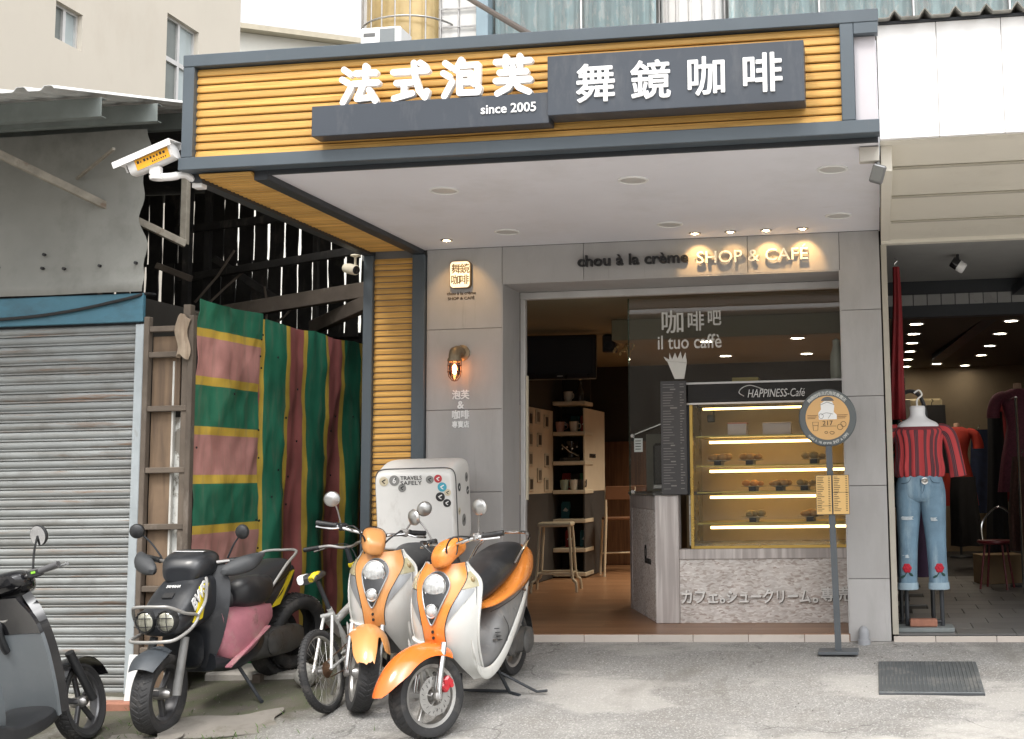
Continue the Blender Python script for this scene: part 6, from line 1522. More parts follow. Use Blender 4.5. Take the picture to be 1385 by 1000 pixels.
m = mb(cbd); m.box(-16, -9.0, -6, 11.57, 16.0, 16.2); m.build('roof', CRM, cbd)
for k, (y0, y1, z0, z1) in enumerate((W1, W2)):
    win = MB(Matrix.Translation(-Vector(cbd.location)))
    zm = z1 - 0.75 if k else None
    fr_ = [(y0, y0 + 0.04, z0, z1), (y1 - 0.04, y1, z0, z1), (y0 + 0.04, y1 - 0.04, z0, z0 + 0.04), (y0 + 0.04, y1 - 0.04, z1 - 0.04, z1), ((y0 + y1) / 2 - 0.03, (y0 + y1) / 2 + 0.03, z0 + 0.04, z1 - 0.04)]
    for (a, b_, c, d) in fr_: win.box(-9.16, -9.08, a, b_, c, d)
    if k: 
        win.box(-9.165, -9.075, y0 + 0.04, (y0 + y1) / 2 - 0.03, zm - 0.04, zm + 0.04); win.box(-9.165, -9.075, (y0 + y1) / 2 + 0.03, y1 - 0.04, zm - 0.04, zm + 0.04)
    wo_ = win.build('window', ALU, cbd)
    ymid = (y0 + y1) / 2
    for (a, b_, mt) in ((y0 + 0.04, ymid - 0.03, WGL), (ymid + 0.03, y1 - 0.04, WGLB)):
        p = MB(Matrix.Translation(-Vector(cbd.location))); p.box(-9.13, -9.12, a, b_, z0 + 0.04, z1 - 0.04); p.build('pane', mt, wo_)
fb = thing('pale_far_house', 'pale far house with a thin sloping roof edge behind the canopy', 'building', (-16.0, 26.0, 0.0))
m = mb(fb); m.plate([(-20.0, 0), (-9.0, 0), (-9.0, 14.0), (-20, 16.1)], 25.2, 30); m.build('wall', M('pale_far_wall', (0.74, 0.73, 0.68), 0.9, var=0.03), fb)
m = mb(fb); m.beam((-20.4, 25.0, 16.28), (-8.7, 25.0, 14.02), 0.5, 0.16); m.build('roof_edge', M('far_roof_edge', (0.42, 0.38, 0.30), 0.8), fb)

up = thing('upper_storey', 'pale residential storey with light-blue curtained windows above the cafe canopy', 'building', (0.8, 1.2, 3.3))
UPW = M('upper_white_tile', (0.70, 0.69, 0.67), 0.6, var=0.04)
m = mb(up); m.box(-0.62, -0.51, 0.95, 1.10, 3.3, 8.0, 0.004); m.build('corner_post', M('blue_grey_post', (0.24, 0.32, 0.37), 0.5), up)
m = mb(up); m.box(-1.9, 5.8, 1.5, 1.7, 3.26, 8.0); m.build('back_wall', UPW, up)
def curtain_material():
    m = M('light_blue_curtain', (0.60, 0.77, 0.81), 0.8, var=0.10, vs=5, dirt=[((0.84, 0.90, 0.91), 9, 0.50, 0.56, (1.0, 1.0, 0.45))])
    return m
CUR = curtain_material()
for (x0, x1) in ((-0.50, 0.30), (0.32, 0.97), (1.62, 2.40), (2.42, 3.20), (3.22, 4.0), (4.02, 4.8), (4.82, 5.7)):
    m = mb(up); m.sheet(lambda u, v: (x0 + (x1 - x0) * u, 1.12 + 0.035 * math.sin(u * 31 + 0.4 * math.sin(4 * v)) + 0.012 * math.sin(u * 71), 3.9 + 3.0 * v), 80, 8, 0.003); m.build('curtain', CUR, up, smooth=60)
    m = mb(up); m.box(x0, x1, 1.055, 1.061, 3.9, 6.9); m.build('window_pane', GLASS, up)
for x0 in (0.305, 2.405, 3.205, 4.005, 4.805):
    m = mb(up); m.box(x0, x0 + 0.014, 1.04, 1.10, 3.9, 6.9); m.build('mullion', ALU, up)
m = mb(up); m.lathe([(0.30, 3.3), (0.30, 8.0)], (1.295, 1.25, 0), (0, 0, 1), 40); m.build('round_column', UPW, up)
m = mb(up)
for i in range(9):
    a = R(190 + 20 * i); m.cyl((1.295 + 0.335 * math.cos(a), 1.25 + 0.335 * math.sin(a), 3.3), (1.295 + 0.335 * math.cos(a), 1.25 + 0.335 * math.sin(a), 8.0), 0.008, n=6)
for z in (4.97, 5.6): m.tube([(1.295 + 0.335 * math.cos(R(180 + 9 * i)), 1.25 + 0.335 * math.sin(R(180 + 9 * i)), z) for i in range(21)], 0.010, 6)
m.build('column_grille', STEEL, up)
# bronze-glazed bay and white lattice at the left end
m = mb(up); m.lathe([(0.42, 3.3), (0.42, 8.0)], (-1.36, 1.35, 0), (0, 0, 1), 40); m.build('bronze_bay', M('bronze_glass', (0.46, 0.34, 0.16), 0.2, metal=0.2, var=0.35, vs=3), up)
m = mb(up)
for i in range(13):
    a = R(175 + 15.5 * i); m.cyl((-1.32 + 0.50 * math.cos(a), 1.35 + 0.48 * math.sin(a), 3.3), (-1.32 + 0.50 * math.cos(a), 1.35 + 0.48 * math.sin(a), 8.0), 0.007, n=6)
for z in (5.33, 5.9): m.tube([(-1.32 + 0.50 * math.cos(R(175 + 9.5 * i)), 1.35 + 0.48 * math.sin(R(175 + 9.5 * i)), z - 0.10 * max(0, (i - 12) / 9) ** 2) for i in range(22)], 0.009, 6)
m.build('bay_grille', STEEL, up)
m = mb(up); m.box(-1.02, -0.63, 1.10, 1.15, 3.3, 8.0); m.build('lattice_wall', UPW, up)
m = mb(up)
for x_ in (-1.0, -0.83, -0.66): m.box(x_ - 0.006, x_ + 0.006, 1.085, 1.0995, 3.3, 8.0)
for i in range(24): m.box(-1.01, -0.64, 1.075, 1.0845, 3.4 + 0.17 * i, 3.412 + 0.17 * i)
m.build('lattice_bars', STEEL, up)
aco = thing('outdoor_unit', 'white air-conditioner unit just showing over the canopy top', 'air conditioner', (-1.15, 0.30, 4.50))
m = MB(); m.box(-0.20, 0.15, -0.10, 0.14, 0, 0.46, 0.012); m.build('casing', WHITE, aco)
m = MB(); m.box(-0.03, 0.10, -0.103, -0.1005, 0.30, 0.44); m.build('grille', M('ac_grille_grey', (0.20, 0.22, 0.23), 0.5), aco)
m = MB(); m.box(-0.17, -0.07, -0.103, -0.1005, 0.38, 0.41); m.build('vent', M('ac_vent', (0.12, 0.12, 0.12), 0.5), aco)
m = MB(); m.box(-0.19, -0.15, -0.08, 1.0, -0.04, -0.001); m.box(0.10, 0.14, -0.08, 1.0, -0.04, -0.001); m.build('bracket', STEEL, aco)
sr = thing('stay_rod', 'dark steel stay rod slanting down to the canopy top', 'rod', (0.83, -2.2, 3.75))
m = mb(sr); m.tube([(-0.901, 0.90, 5.607), (0.90, -2.33, 3.77)], 0.020, 10); m.build('rod', M('brown_steel', (0.07, 0.055, 0.05), 0.5, var=0.2), sr)
m = mb(sr); m.box(0.85, 0.95, -2.38, -2.28, 3.735, 3.775, 0.003); m.build('anchor', DARKST, sr)

# houses out of view across the street, added to cut sky reflection in glass
oh = MB()
for i, (x0, x1, h) in enumerate(((-34, -20, 8.5), (-20, -9, 10), (-9, 3, 8.0), (3, 14, 10.5), (14, 27, 9))):
    oh.box(x0, x1, -44, -38 - 0.4 * (i % 2), -1.5, h)
    for f in range(3):
        k = x0 + 1.0
        while k + 1.6 < x1: oh.box(k, k + 1.5, -37.99 - 0.4 * (i % 2), -37.9 - 0.4 * (i % 2), 0.2 + 2.9 * f, 1.9 + 2.9 * f); k += 2.6
tag(oh.build('added_opposite_houses', M('opposite_render', (0.34, 0.31, 0.27), 0.85, var=0.25, vs=0.3), smooth=0), kind='structure', label='unseen row of low houses added across the street to cut glass reflections')

# ------------------------------------------------------------------ vehicles
def place(root, F, Rr, lean=0.0, lift=0.0):
    f = Vector((F[0], F[1], ground_z(*F) + lift)); r = Vector((Rr[0], Rr[1], ground_z(*Rr) + lift))
    x = (f - r).normalized(); y = Vector((0, 0, 1)).cross(x).normalized(); z = x.cross(y)
    root.matrix_basis = Matrix.Translation((f + r) / 2) @ Matrix((x, y, z)).transposed().to_4x4() @ Matrix.Rotation(R(lean), 4, 'X')
    return (f - r).length

def lift_body(t, d, keep=('wheel', 'brake_disc', 'brake_caliper', 'fork', 'axle', 'front_fender', 'delivery', 'exhaust', 'engine', 'stand')):
    """raise a scooter's upper body by d, easing in from axle height"""
    done = set()
    def walk(o):
        for c in o.children:
            if any(k in c.name for k in keep): continue
            if c.type == 'MESH' and c.data.name not in done:
                done.add(c.data.name)
                if c.matrix_basis == Matrix.Identity(4):
                    for v in c.data.vertices:
                        q = max(0.0, min(1.0, (v.co.z - 0.28) / 0.42)); v.co.z += d * q * q * (3 - 2 * q)
                else: c.matrix_basis = Matrix.Translation((0, 0, d)) @ c.matrix_basis
            walk(c)
    walk(t)

def steer_matrix(p, axis, deg):
    return Matrix.Translation(p) @ Matrix.Rotation(R(deg), 4, Vector(axis).normalized()) @ Matrix.Translation(-Vector(p))

RIMS = M('cast_rim_grey', (0.42, 0.41, 0.39), 0.38, metal=0.7, var=0.2, vs=14, dirt=((0.16, 0.14, 0.12), 8, 0.55, 0.75, (1, 1, 1)))
RIMD = M('cast_rim_dark', (0.10, 0.10, 0.105), 0.4, metal=0.6, var=0.2, vs=14)
DISCM = M('brake_disc', (0.50, 0.49, 0.47), 0.3, metal=0.9, var=0.15, vs=30)
ENG = M('engine_alloy', (0.12, 0.118, 0.115), 0.5, metal=0.5, var=0.35, vs=14, dirt=((0.06, 0.045, 0.03), 7, 0.5, 0.7, (1, 1, 1)))
LENS = M('headlight_lens', (0.62, 0.64, 0.64), 0.30, metal=0.25, var=0.5, vs=30, coat=1.0, bump=1.0, bs=45)
AMBER = M('indicator_lens', (0.42, 0.38, 0.24), 0.15, var=0.2, vs=20, coat=0.8)
TAILR = M('tail_lens_red', (0.35, 0.01, 0.01), 0.15, coat=0.8)
SATIN = M('satin_chrome', (0.50, 0.50, 0.49), 0.30, metal=0.9, var=0.12, vs=10)
MIRR = M('mirror_glass', (0.75, 0.76, 0.78), 0.03, metal=1.0, var=0.02)

def wheel(t, cx, cz, Ro, tw, X=None, rim=None, spokes=5, name='wheel', flat=1.0):
    """wheel in the local xz plane: returns the wheel part; tyre is the part, rim, tread and hub are its pieces"""
    ax = Vector((0, 1, 0)); c = Vector((cx, 0, cz)); rr = Ro - tw * 1.05
    m = MB(X)
    prof = [(rr - 0.004, -tw * 0.62), (rr + 0.012, -tw * 0.80), (Ro - tw * 0.55, -tw * 0.97), (Ro - tw * 0.22, -tw * 0.86), (Ro - 0.012, -tw * 0.50), (Ro - 0.003, 0.0), (Ro - 0.012, tw * 0.50), (Ro - tw * 0.22, tw * 0.86), (Ro - tw * 0.55, tw * 0.97), (rr + 0.012, tw * 0.80), (rr - 0.004, tw * 0.62)]
    m.lathe(prof, c, ax, 56, cap=False)
    w_ = m.build(name, RUBBER, t, smooth=50)
    m = MB(X)
    nb_ = 40
    for i in range(nb_):
        a = 2 * PI * i / nb_
        for s in (-1, 1):
            B = Matrix.Translation(c) @ Matrix.Rotation(-a, 4, 'Y') @ Matrix.Translation((Ro - 0.012 - tw * 0.06, s * tw * 0.44, 0)) @ Matrix.Rotation(R(16 * s), 4, 'Z') @ Matrix.Rotation(R(28 * s), 4, 'X')
            m.box(-0.008, 0.008, -tw * 0.42, tw * 0.42, -Ro * PI / nb_ * 0.62, Ro * PI / nb_ * 0.62, 0.003, B)
    m.build('tread', RUBBER, w_, smooth=30)
    m = MB(X); rm = rim or RIMS
    m.lathe([(rr - 0.022, -tw * 0.40), (rr - 0.016, -tw * 0.60), (rr + 0.004, -tw * 0.70), (rr + 0.002, -tw * 0.60), (rr - 0.012, -tw * 0.35), (rr - 0.012, tw * 0.35), (rr + 0.002, tw * 0.60), (rr + 0.004, tw * 0.70), (rr - 0.016, tw * 0.60), (rr - 0.022, tw * 0.40), (rr - 0.022, -tw * 0.40)], c, ax, 48, cap=False)
    for i in range(spokes):
        a = 2 * PI * i / spokes + 0.3
        B = Matrix.Translation(c) @ Matrix.Rotation(-a, 4, 'Y')
        m.box(0.02, rr - 0.012, -tw * 0.22, tw * 0.22, -0.017, 0.017, 0.005, B)
    m.build('rim', rm, w_)
    m = MB(X); m.lathe([(0.018, -tw * 1.05), (0.03, -tw * 0.8), (0.036, -tw * 0.3), (0.036, tw * 0.3), (0.03, tw * 0.8), (0.018, tw * 1.05)], c, ax, 18); m.build('hub', STEEL, w_)
    return w_

def disc_brake(t, cx, cz, y, r, X=None):
    m = MB(X); m.lathe([(r * 0.50, -0.003), (r, -0.003), (r, 0.003), (r * 0.50, 0.003), (r * 0.50, -0.003)], (cx, y, cz), (0, 1, 0), 40, cap=False)
    for i in range(5):
        a = 2 * PI * i / 5; m.beam((cx + 0.02 * math.cos(a), y, cz + 0.02 * math.sin(a)), (cx + r * 0.55 * math.cos(a + 0.4), y, cz + r * 0.55 * math.sin(a + 0.4)), 0.014, 0.005)
    o = m.build('brake_disc', DISCM, t)
    m = MB(X)
    for i in range(20):
        a = 2 * PI * i / 20; q = r * (0.66 + 0.16 * (i % 3) / 2)
        m.beam((cx + q * math.cos(a), y + 0.0036, cz + q * math.sin(a)), (cx + (q + r * 0.14) * math.cos(a + 0.08), y + 0.0036, cz + (q + r * 0.14) * math.sin(a + 0.08)), 0.0045, 0.0012)
    m.build('disc_slot', INK, o)

def mirror(t, base, head, r, X=None, stem=CHROME, shell=CHROME, nrm=(-1, 0, 0), rx=1.0):
    m = MB(X); b = Vector(base); h = Vector(head)
    m.tube(smooth_pts([b, b.lerp(h, 0.45) + Vector((0.0, 0, 0.02)), h], 5), 0.006, 8); m.build('mirror_stem', stem, t)
    m = MB(X); n = Vector(nrm).normalized()
    m.lathe([(r, -0.002), (r * 1.03, -0.008), (r * 0.92, -0.022), (r * 0.55, -0.034), (0.0, -0.038)], h, n, 26); o = m.build('mirror', shell, t)
    m = MB(X); m.lathe([(r * 0.94, 0.0), (0.0, 0.001)], h, n, 26); m.build('mirror_glass', MIRR, o)

ORG = M('orange_paint', (0.74, 0.245, 0.045), 0.28, var=0.07, vs=3, coat=0.7, dirt=[((0.46, 0.19, 0.06), 9, 0.62, 0.85, (1, 1, 1)), ((0.22, 0.12, 0.06), 24, 0.71, 0.76, (1, 1, 1))])
ORGD = M('faded_orange_paint', (0.62, 0.285, 0.095), 0.36, var=0.12, vs=4, coat=0.4, dirt=((0.40, 0.20, 0.09), 7, 0.60, 0.82, (1, 1, 1)))
WHT = M('scooter_white_paint', (0.66, 0.66, 0.63), 0.3, var=0.05, vs=3, coat=0.5, dirt=[((0.42, 0.40, 0.36), 6, 0.58, 0.85, (1, 1, 0.6)), ((0.20, 0.18, 0.15), 22, 0.70, 0.76, (1, 1, 1))])
GRYP = M('grey_scuffed_plastic', (0.185, 0.185, 0.185), 0.45, var=0.2, vs=7, dirt=((0.30, 0.28, 0.25), 8, 0.56, 0.75, (2, 1, 0.6)))
SILV = M('silver_insert', (0.38, 0.39, 0.40), 0.35, metal=0.5, var=0.06)
SEATB = M('black_vinyl', (0.020, 0.021, 0.024), 0.42, var=0.2, vs=5, bump=0.12, bs=160, dirt=((0.075, 0.075, 0.075), 4, 0.52, 0.80, (1, 1, 1)))

def orange_scooter(label, F, Rr, lean, steer, paint, broken=False, group=None):
    t = thing('motor_scooter', label, 'scooter', group=group)
    wb = place(t, F, Rr, lean); fx = wb / 2; rx = -wb / 2
    def xc(z):   # centre line of the apron
        return crom([(fx - 0.335,), (fx - 0.255,), (fx - 0.185,), (fx - 0.155,), (fx - 0.172,), (fx - 0.225,), (fx - 0.29,)], max(0.0, min(5.999, (z - 0.22) / 0.111)))[0]
    def hw(z):
        return crom([(0.178,), (0.193,), (0.207,), (0.222,), (0.230,), (0.216,), (0.135,)], max(0.0, min(5.999, (z - 0.22) / 0.111)))[0]
    def S(y, z, off=0.0):
        q = min(1.0, abs(y) / hw(z))
        return (xc(z) - 2.4 * y * y - 0.05 * q ** 6 + off, y, z)
    def patch(name, ya, yb, z0, z1, off, mat, nu=16, nv=20, par=None, th=0.006):
        m = MB(); m.sheet(lambda u, v: S(ya(z0 + (z1 - z0) * v) * (1 - u) + yb(z0 + (z1 - z0) * v) * u, z0 + (z1 - z0) * v, off), nu, nv, th)
        return m.build(name, mat, par or t, smooth=50)
    ap = patch('front_apron', lambda z: -hw(z), lambda z: hw(z), 0.478, 0.885, 0.0, WHT, 28, 26, th=0.018)
    def ow(z): return crom([(0.066,), (0.070,), (0.094,), (0.132,), (0.158,), (0.128,)], max(0, min(4.999, (z - 0.465) / 0.084)))[0]
    patch('centre_panel', lambda z: -ow(z), lambda z: ow(z), 0.468, 0.887, 0.010, paint, 18, 24, th=0.012)
    m = MB()
    for s in (-1, 1): m.tube([S(s * (ow(z) + 0.002), z, 0.009) for z in [0.470 + 0.0207 * i for i in range(21)]], 0.0022, 5)
    m.build('panel_seam', INK, ap)
    m = MB()
    for s in (-1, 1): m.tube([S(s * (hw(z) - 0.004), z, 0.004) for z in [0.25 + 0.0316 * i for i in range(21)]], 0.0065, 8)
    m.build('apron_edge', WHT, ap)
    for s in (-1, 1):
        a = lambda z: s * (ow(z) + 0.004); b_ = lambda z: s * (ow(z) + 0.004 + max(0.002, (hw(z) - ow(z) - 0.030) * min(1.0, ((z - 0.56) / 0.16) ** 1.3)))
        patch('silver_insert', a, b_, 0.565, 0.735, 0.006, SILV, 8, 14, ap, 0.008)
        b2 = lambda z: s * max(ow(z) + 0.008, (hw(z) - 0.010))
        patch('indicator', a, b2, 0.742, 0.832, 0.008, AMBER, 8, 10, ap, 0.010)
        m = MB(); m.ell(S(s * (ow(0.785) + 0.028), 0.785, 0.006), (0.012, 0.016, 0.018), n=12, k=8); m.build('indicator_bulb', bpy.data.materials.get('bulb_amber') or M('bulb_amber', (0.30, 0.22, 0.10), 0.2, coat=1), ap)
    # teardrop headlight
    pts = []
    for i in range(40):
        a = 2 * PI * i / 40; z = 0.735 + (0.115 if math.sin(a) > 0 else 0.165) * math.sin(a); k = (z - 0.57) / 0.28
        pts.append(((0.030 + 0.064 * max(0, min(1, k * 1.35))) * math.cos(a), z))
    m = MB(); m.loft([[S(y, z, 0.004) for y, z in pts]] + [[S(y * f_, 0.735 + (z - 0.735) * f_, 0.021) for y, z in pts] for f_ in (1.0, 0.75, 0.5, 0.25, 0.02)]); hb = m.build('headlight', BLACKG, t, smooth=30)
    m = MB()
    loop = [S(y, z, 0.021) for y, z in pts]; m.tube(loop, 0.004, 6, closed=True); m.build('bezel', SILV, hb)
    for (zc, r) in ((0.772, 0.070), (0.640, 0.034)):
        c = Vector(S(0, zc, 0.012)); n = Vector((1, 0, 0.10)).normalized()
        m = MB(); m.torus(c + n * 0.014, n, r, 0.006, 32, 8); m.build('chrome_ring', CHROME, hb)
        m = MB(); m.lathe([(r, 0.008), (r * 0.92, 0.018), (r * 0.6, 0.030), (0.0, 0.036)], c, n, 28); m.build('lens', LENS, hb)
    for s in (-1, 1):
        arch = lambda z: 0.004 + 0.128 * max(0.0, (0.48 - z) / 0.255) ** 0.5
        patch('apron_wing', lambda z: s * arch(z), lambda z: s * hw(z), 0.225, 0.4785, 0.0, WHT, 12, 16, None, 0.018)
    m = MB()
    for z in (0.535, 0.505): m.lathe([(0.008, 0.0), (0.008, 0.006), (0.0, 0.007)], S(0, z, 0.010), (1, 0, 0), 10)
    m.build('apron_screw', INK, ap)
    # steering assembly
    X = steer_matrix((fx - 0.10, 0, 0.60), (-0.42, 0, 1), steer)
    w_ = wheel(t, fx, 0.243, 0.243, 0.064, X, RIMS, 5, 'front_wheel')
    disc_brake(t, fx, 0.243, 0.070, 0.112, X)
    m = MB(X); m.obox((fx - 0.085, 0.082, 0.285), (0.088, 0.040, 0.062), (0, R(35), 0), 0.010); m.cyl((fx - 0.105, 0.099, 0.272), (fx - 0.105, 0.108, 0.272), 0.014, n=10); m.cyl((fx - 0.067, 0.099, 0.30), (fx - 0.067, 0.108, 0.30), 0.014, n=10)
    m.build('brake_caliper', M('caliper_red', (0.50, 0.02, 0.03), 0.35, coat=0.4) if 'caliper_red' not in bpy.data.materials else bpy.data.materials['caliper_red'], t)
    for s in (-1, 1):
        m = MB(X); m.tube([(fx, 0.096 * s, 0.225), (fx - 0.012, 0.096 * s, 0.28), (fx - 0.115, 0.096 * s, 0.52)], [0.020, 0.021, 0.017], 12); m.build('fork_leg', CHROME, t)
        m = MB(X); m.lathe([(0.026, -0.01), (0.026, 0.012), (0.014, 0.018)], (fx, 0.096 * s, 0.24), (0, s, 0), 14); m.build('axle_nut', STEEL, t)
    def fen(u, v):
        a0 = 0.0
        if broken: a0 = 0.10 + 0.30 * max(0.0, min(1.0, (v - 0.52) / 0.10)) - 0.16 * max(0.0, min(1.0, (v - 0.72) / 0.06)) + 0.012 * math.sin(v * 19) + 0.008 * math.sin(v * 47)
        u = a0 + (1 - a0) * u
        a = R(16 + 112 * u)
        hw_ = 0.112 * (1 - (1 - min(1, u * 3.2 + 0.06)) ** 2.2) ** 0.5; y = hw_ * (2 * v - 1)
        rad = 0.302 + 0.055 * (1 - u) ** 2.5 - 5.2 * y * y - 1.0e3 * max(0, abs(y) - 0.09) ** 3
        return (fx + rad * math.cos(a), y, 0.238 + rad * math.sin(a))
    m = MB(X); m.sheet(fen, 36, 16, 0.004); m.build('front_fender', (bpy.data.materials.get('deep_orange_paint') or M('deep_orange_paint', (0.76, 0.165, 0.022), 0.26, var=0.08, vs=3, coat=0.8)) if not broken else ORGD, t, smooth=60)
    # nacelle, handlebar
    m = MB(X); m.sections([(fx - 0.45, 0, 0.970, 0.040, 0.025), (fx - 0.42, 0, 0.970, 0.064, 0.048), (fx - 0.35, 0, 0.962, 0.076, 0.064), (fx - 0.285, 0, 0.935, 0.072, 0.066), (fx - 0.240, 0, 0.915, 0.050, 0.044), (fx - 0.230, 0, 0.91, 0.02, 0.02)], n=28, pw=3.0); nc = m.build('handlebar_cowl', paint, t, smooth=50)
    m = MB(X); m.tube([(fx - 0.345 - 0.05 * math.sin(a), 0.078 * math.copysign(abs(math.cos(a)) ** 0.67, math.cos(a)), 0.960 + 0.0655 * math.copysign(abs(math.sin(a)) ** 0.67, math.sin(a))) for a in [R(-20 + 220 * i / 20) for i in range(21)]], 0.004, 6); m.build('cowl_seam', INK, nc)
    m = MB(X); m.cyl((fx - 0.36, 0, 0.86), (fx - 0.345, 0, 0.93), 0.045, n=16); m.build('steering_neck', BLACKP, t)
    for s in (-1, 1):
        m = MB(X); m.tube(smooth_pts([(fx - 0.35, 0.08 * s, 0.99), (fx - 0.37, 0.19 * s, 1.005), (fx - 0.43, 0.25 * s, 1.01)], 4), 0.012, 10); m.build('handlebar', CHROME, t)
        g0 = Vector((fx - 0.415, 0.235 * s, 1.01)); g1 = Vector((fx - 0.475, 0.355 * s, 1.005))
        m = MB(X); m.tube([g0, g0.lerp(g1, 0.08), g0.lerp(g1, 0.1), g1], [0.021, 0.021, 0.017, 0.0175], 14); m.build('grip', BLACKP, t)
        m = MB(X); m.obox(g0 + Vector((0.02, -0.035 * s, 0.0)), (0.05, 0.06, 0.045), (0, 0, R(-20 * s)), 0.008); m.build('switch_block', STEEL if s > 0 else BLACKP, t)
        m = MB(X); m.tube(smooth_pts([g0 + Vector((0.03, -0.03 * s, -0.005)), g0 + Vector((0.045, 0.04 * s, -0.015)), g1 + Vector((0.035, 0.0, -0.02))], 4), [0.007] * 8 + [0.009], 8); m.build('brake_lever', CHROME, t)
        mirror(t, g0 + Vector((0.005, -0.02 * s, 0.02)), g0 + Vector((0.03, 0.065 * s, 0.175)), 0.050, X, stem=STEEL, shell=SATIN, nrm=(-1, -0.1 * s, 0.0))
        m = MB(X); m.tube(smooth_pts([g0 + Vector((0.02, -0.05 * s, 0)), (fx - 0.27, 0.15 * s, 1.04), (fx - 0.26, 0.08 * s, 0.98), (fx - 0.30, 0.04 * s, 0.90)], 5), 0.006, 6); m.build('brake_cable', BLACKP, t)
    # body
    m = MB(); m.sheet(lambda u, v: (xc(0.36 + 0.5 * v) - 0.050 - 1.6 * (hw(0.36 + 0.5 * v) * 0.9 * (2 * u - 1)) ** 2 - 0.05 * (1 - v), hw(0.36 + 0.5 * v) * 0.93 * (2 * u - 1), 0.36 + 0.5 * v), 14, 12, 0.02); m.build('inner_apron', GRYP, t, smooth=50)
    m = MB(); m.sections([(fx - 0.375, 0, 0.330, 0.165, 0.060), (fx - 0.43, 0, 0.318, 0.185, 0.070), (0.08, 0, 0.310, 0.196, 0.072), (-0.02, 0, 0.345, 0.200, 0.105), (-0.18, 0, 0.420, 0.195, 0.160), (-0.42, 0, 0.470, 0.180, 0.165), (-0.66, 0, 0.560, 0.140, 0.120), (-0.80, 0, 0.63, 0.08, 0.05)], n=28, k=5, pw=3.4); m.build('side_body', GRYP, t, smooth=50)
    for s in (-1, 1):
        pth = [(fx - 0.245, 0.205, 0.43), (fx - 0.275, 0.207, 0.34), (0.235, 0.208, 0.268), (0.11, 0.210, 0.255), (-0.06, 0.208, 0.300), (-0.26, 0.199, 0.395), (-0.48, 0.180, 0.505), (-0.70, 0.13, 0.60)]
        sp = smooth_pts([(x_, y_ * s, z_) for x_, y_, z_ in pth], 5); rings = []
        for k, p in enumerate(sp):
            f_ = k / (len(sp) - 1); hh = 0.056 * (1 - 0.72 * f_ ** 0.7) + 0.006 * math.sin(PI * f_)
            rings.append([p + Vector((0, s * 0.008 * math.cos(a) * 1.2, 0)) + Vector((0.35, 0, 0.94)) * hh * math.sin(a) for a in [2 * PI * j / 12 for j in range(12)]])
        m = MB(); m.loft(rings); m.build('side_trim', WHT, t, smooth=60)
        m = MB()
        for i in range(4): m.beam((-0.02 - 0.012 * i, 0.2015 * s, 0.452 - 0.022 * i), (0.035 - 0.012 * i, 0.2015 * s, 0.462 - 0.022 * i), 0.010, 0.004)
        m.build('vent_slot', INK, t)
    m = MB(); m.sections([(0.04, 0, 0.572, 0.150, 0.010), (-0.04, 0, 0.575, 0.188, 0.022), (-0.22, 0, 0.582, 0.198, 0.030), (-0.38, 0, 0.602, 0.198, 0.055), (-0.56, 0, 0.645, 0.192, 0.112), (-0.74, 0, 0.685, 0.155, 0.120), (-0.85, 0, 0.70, 0.10, 0.075), (-0.89, 0, 0.70, 0.05, 0.04)], n=30, k=5, pw=2.5); m.build('tail_cowl', paint, t, smooth=50)
    m = MB(); m.sections([(0.055, 0, 0.630, 0.085, 0.055), (0.02, 0, 0.655, 0.125, 0.085), (-0.12, 0, 0.675, 0.150, 0.090), (-0.34, 0, 0.715, 0.158, 0.090), (-0.54, 0, 0.755, 0.142, 0.080), (-0.68, 0, 0.785, 0.105, 0.050), (-0.74, 0, 0.79, 0.05, 0.018)], n=28, k=5, pw=2.6); m.build('seat', SEATB, t, smooth=50)
    m = MB(); m.tube(smooth_pts([(-0.40, 0.165, 0.74), (-0.58, 0.168, 0.83), (-0.74, 0.13, 0.875), (-0.79, 0, 0.88), (-0.74, -0.13, 0.875), (-0.58, -0.168, 0.83), (-0.40, -0.165, 0.74)], 5), 0.011, 10); m.build('grab_rail', CHROME, t)
    for s in (-1, 1):
        m = MB(); m.tube([Vector((x_, s * (y_ + 0.0015), z_)) for x_, y_, z_ in smooth_pts([(0.03, 0.176, 0.548), (-0.10, 0.195, 0.552), (-0.28, 0.200, 0.560), (-0.46, 0.196, 0.585), (-0.66, 0.172, 0.615)], 5)], 0.0025, 6); m.build('panel_seam', INK, t)
        m = MB(); m.tube(smooth_pts([(-0.10, 0.2035 * s, 0.50), (-0.17, 0.2025 * s, 0.42), (-0.10, 0.2075 * s, 0.34)], 5), 0.002, 6); m.build('panel_seam', INK, t)
        m = MB()
        for (x_, z_) in ((0.02, 0.40), (-0.30, 0.50), (-0.50, 0.56)): m.lathe([(0.007, -0.02), (0.007, 0.004), (0.0, 0.005)], (x_, 0.199 * s if x_ > -0.2 else 0.19 * s, z_), (0, s, 0), 10)
        m.build('panel_screw', STEEL, t)
    m = MB(); m.sections([(-0.83, 0, 0.64, 0.055, 0.035), (-0.87, 0, 0.645, 0.045, 0.03), (-0.885, 0, 0.645, 0.02, 0.015)], n=16); m.build('tail_light', TAILR, t)
    wheel(t, rx, 0.226, 0.226, 0.060, None, RIMS, 5, 'rear_wheel')
    m = MB(); m.sections([(-0.16, 0.02, 0.30, 0.09, 0.07), (-0.36, 0.05, 0.29, 0.11, 0.085), (-0.62, 0.10, 0.25, 0.045, 0.085), (-0.74, 0.10, 0.24, 0.03, 0.06)], n=18, pw=3); m.lathe([(0.078, -0.03), (0.082, 0.02), (0.06, 0.035), (0.03, 0.04)], (rx + 0.02, 0.135, 0.245), (0, 1, 0), 22); m.lathe([(0.06, -0.03), (0.062, 0.02), (0.05, 0.03)], (-0.28, 0.15, 0.29), (0, 1, 0), 20); m.build('engine', ENG, t)
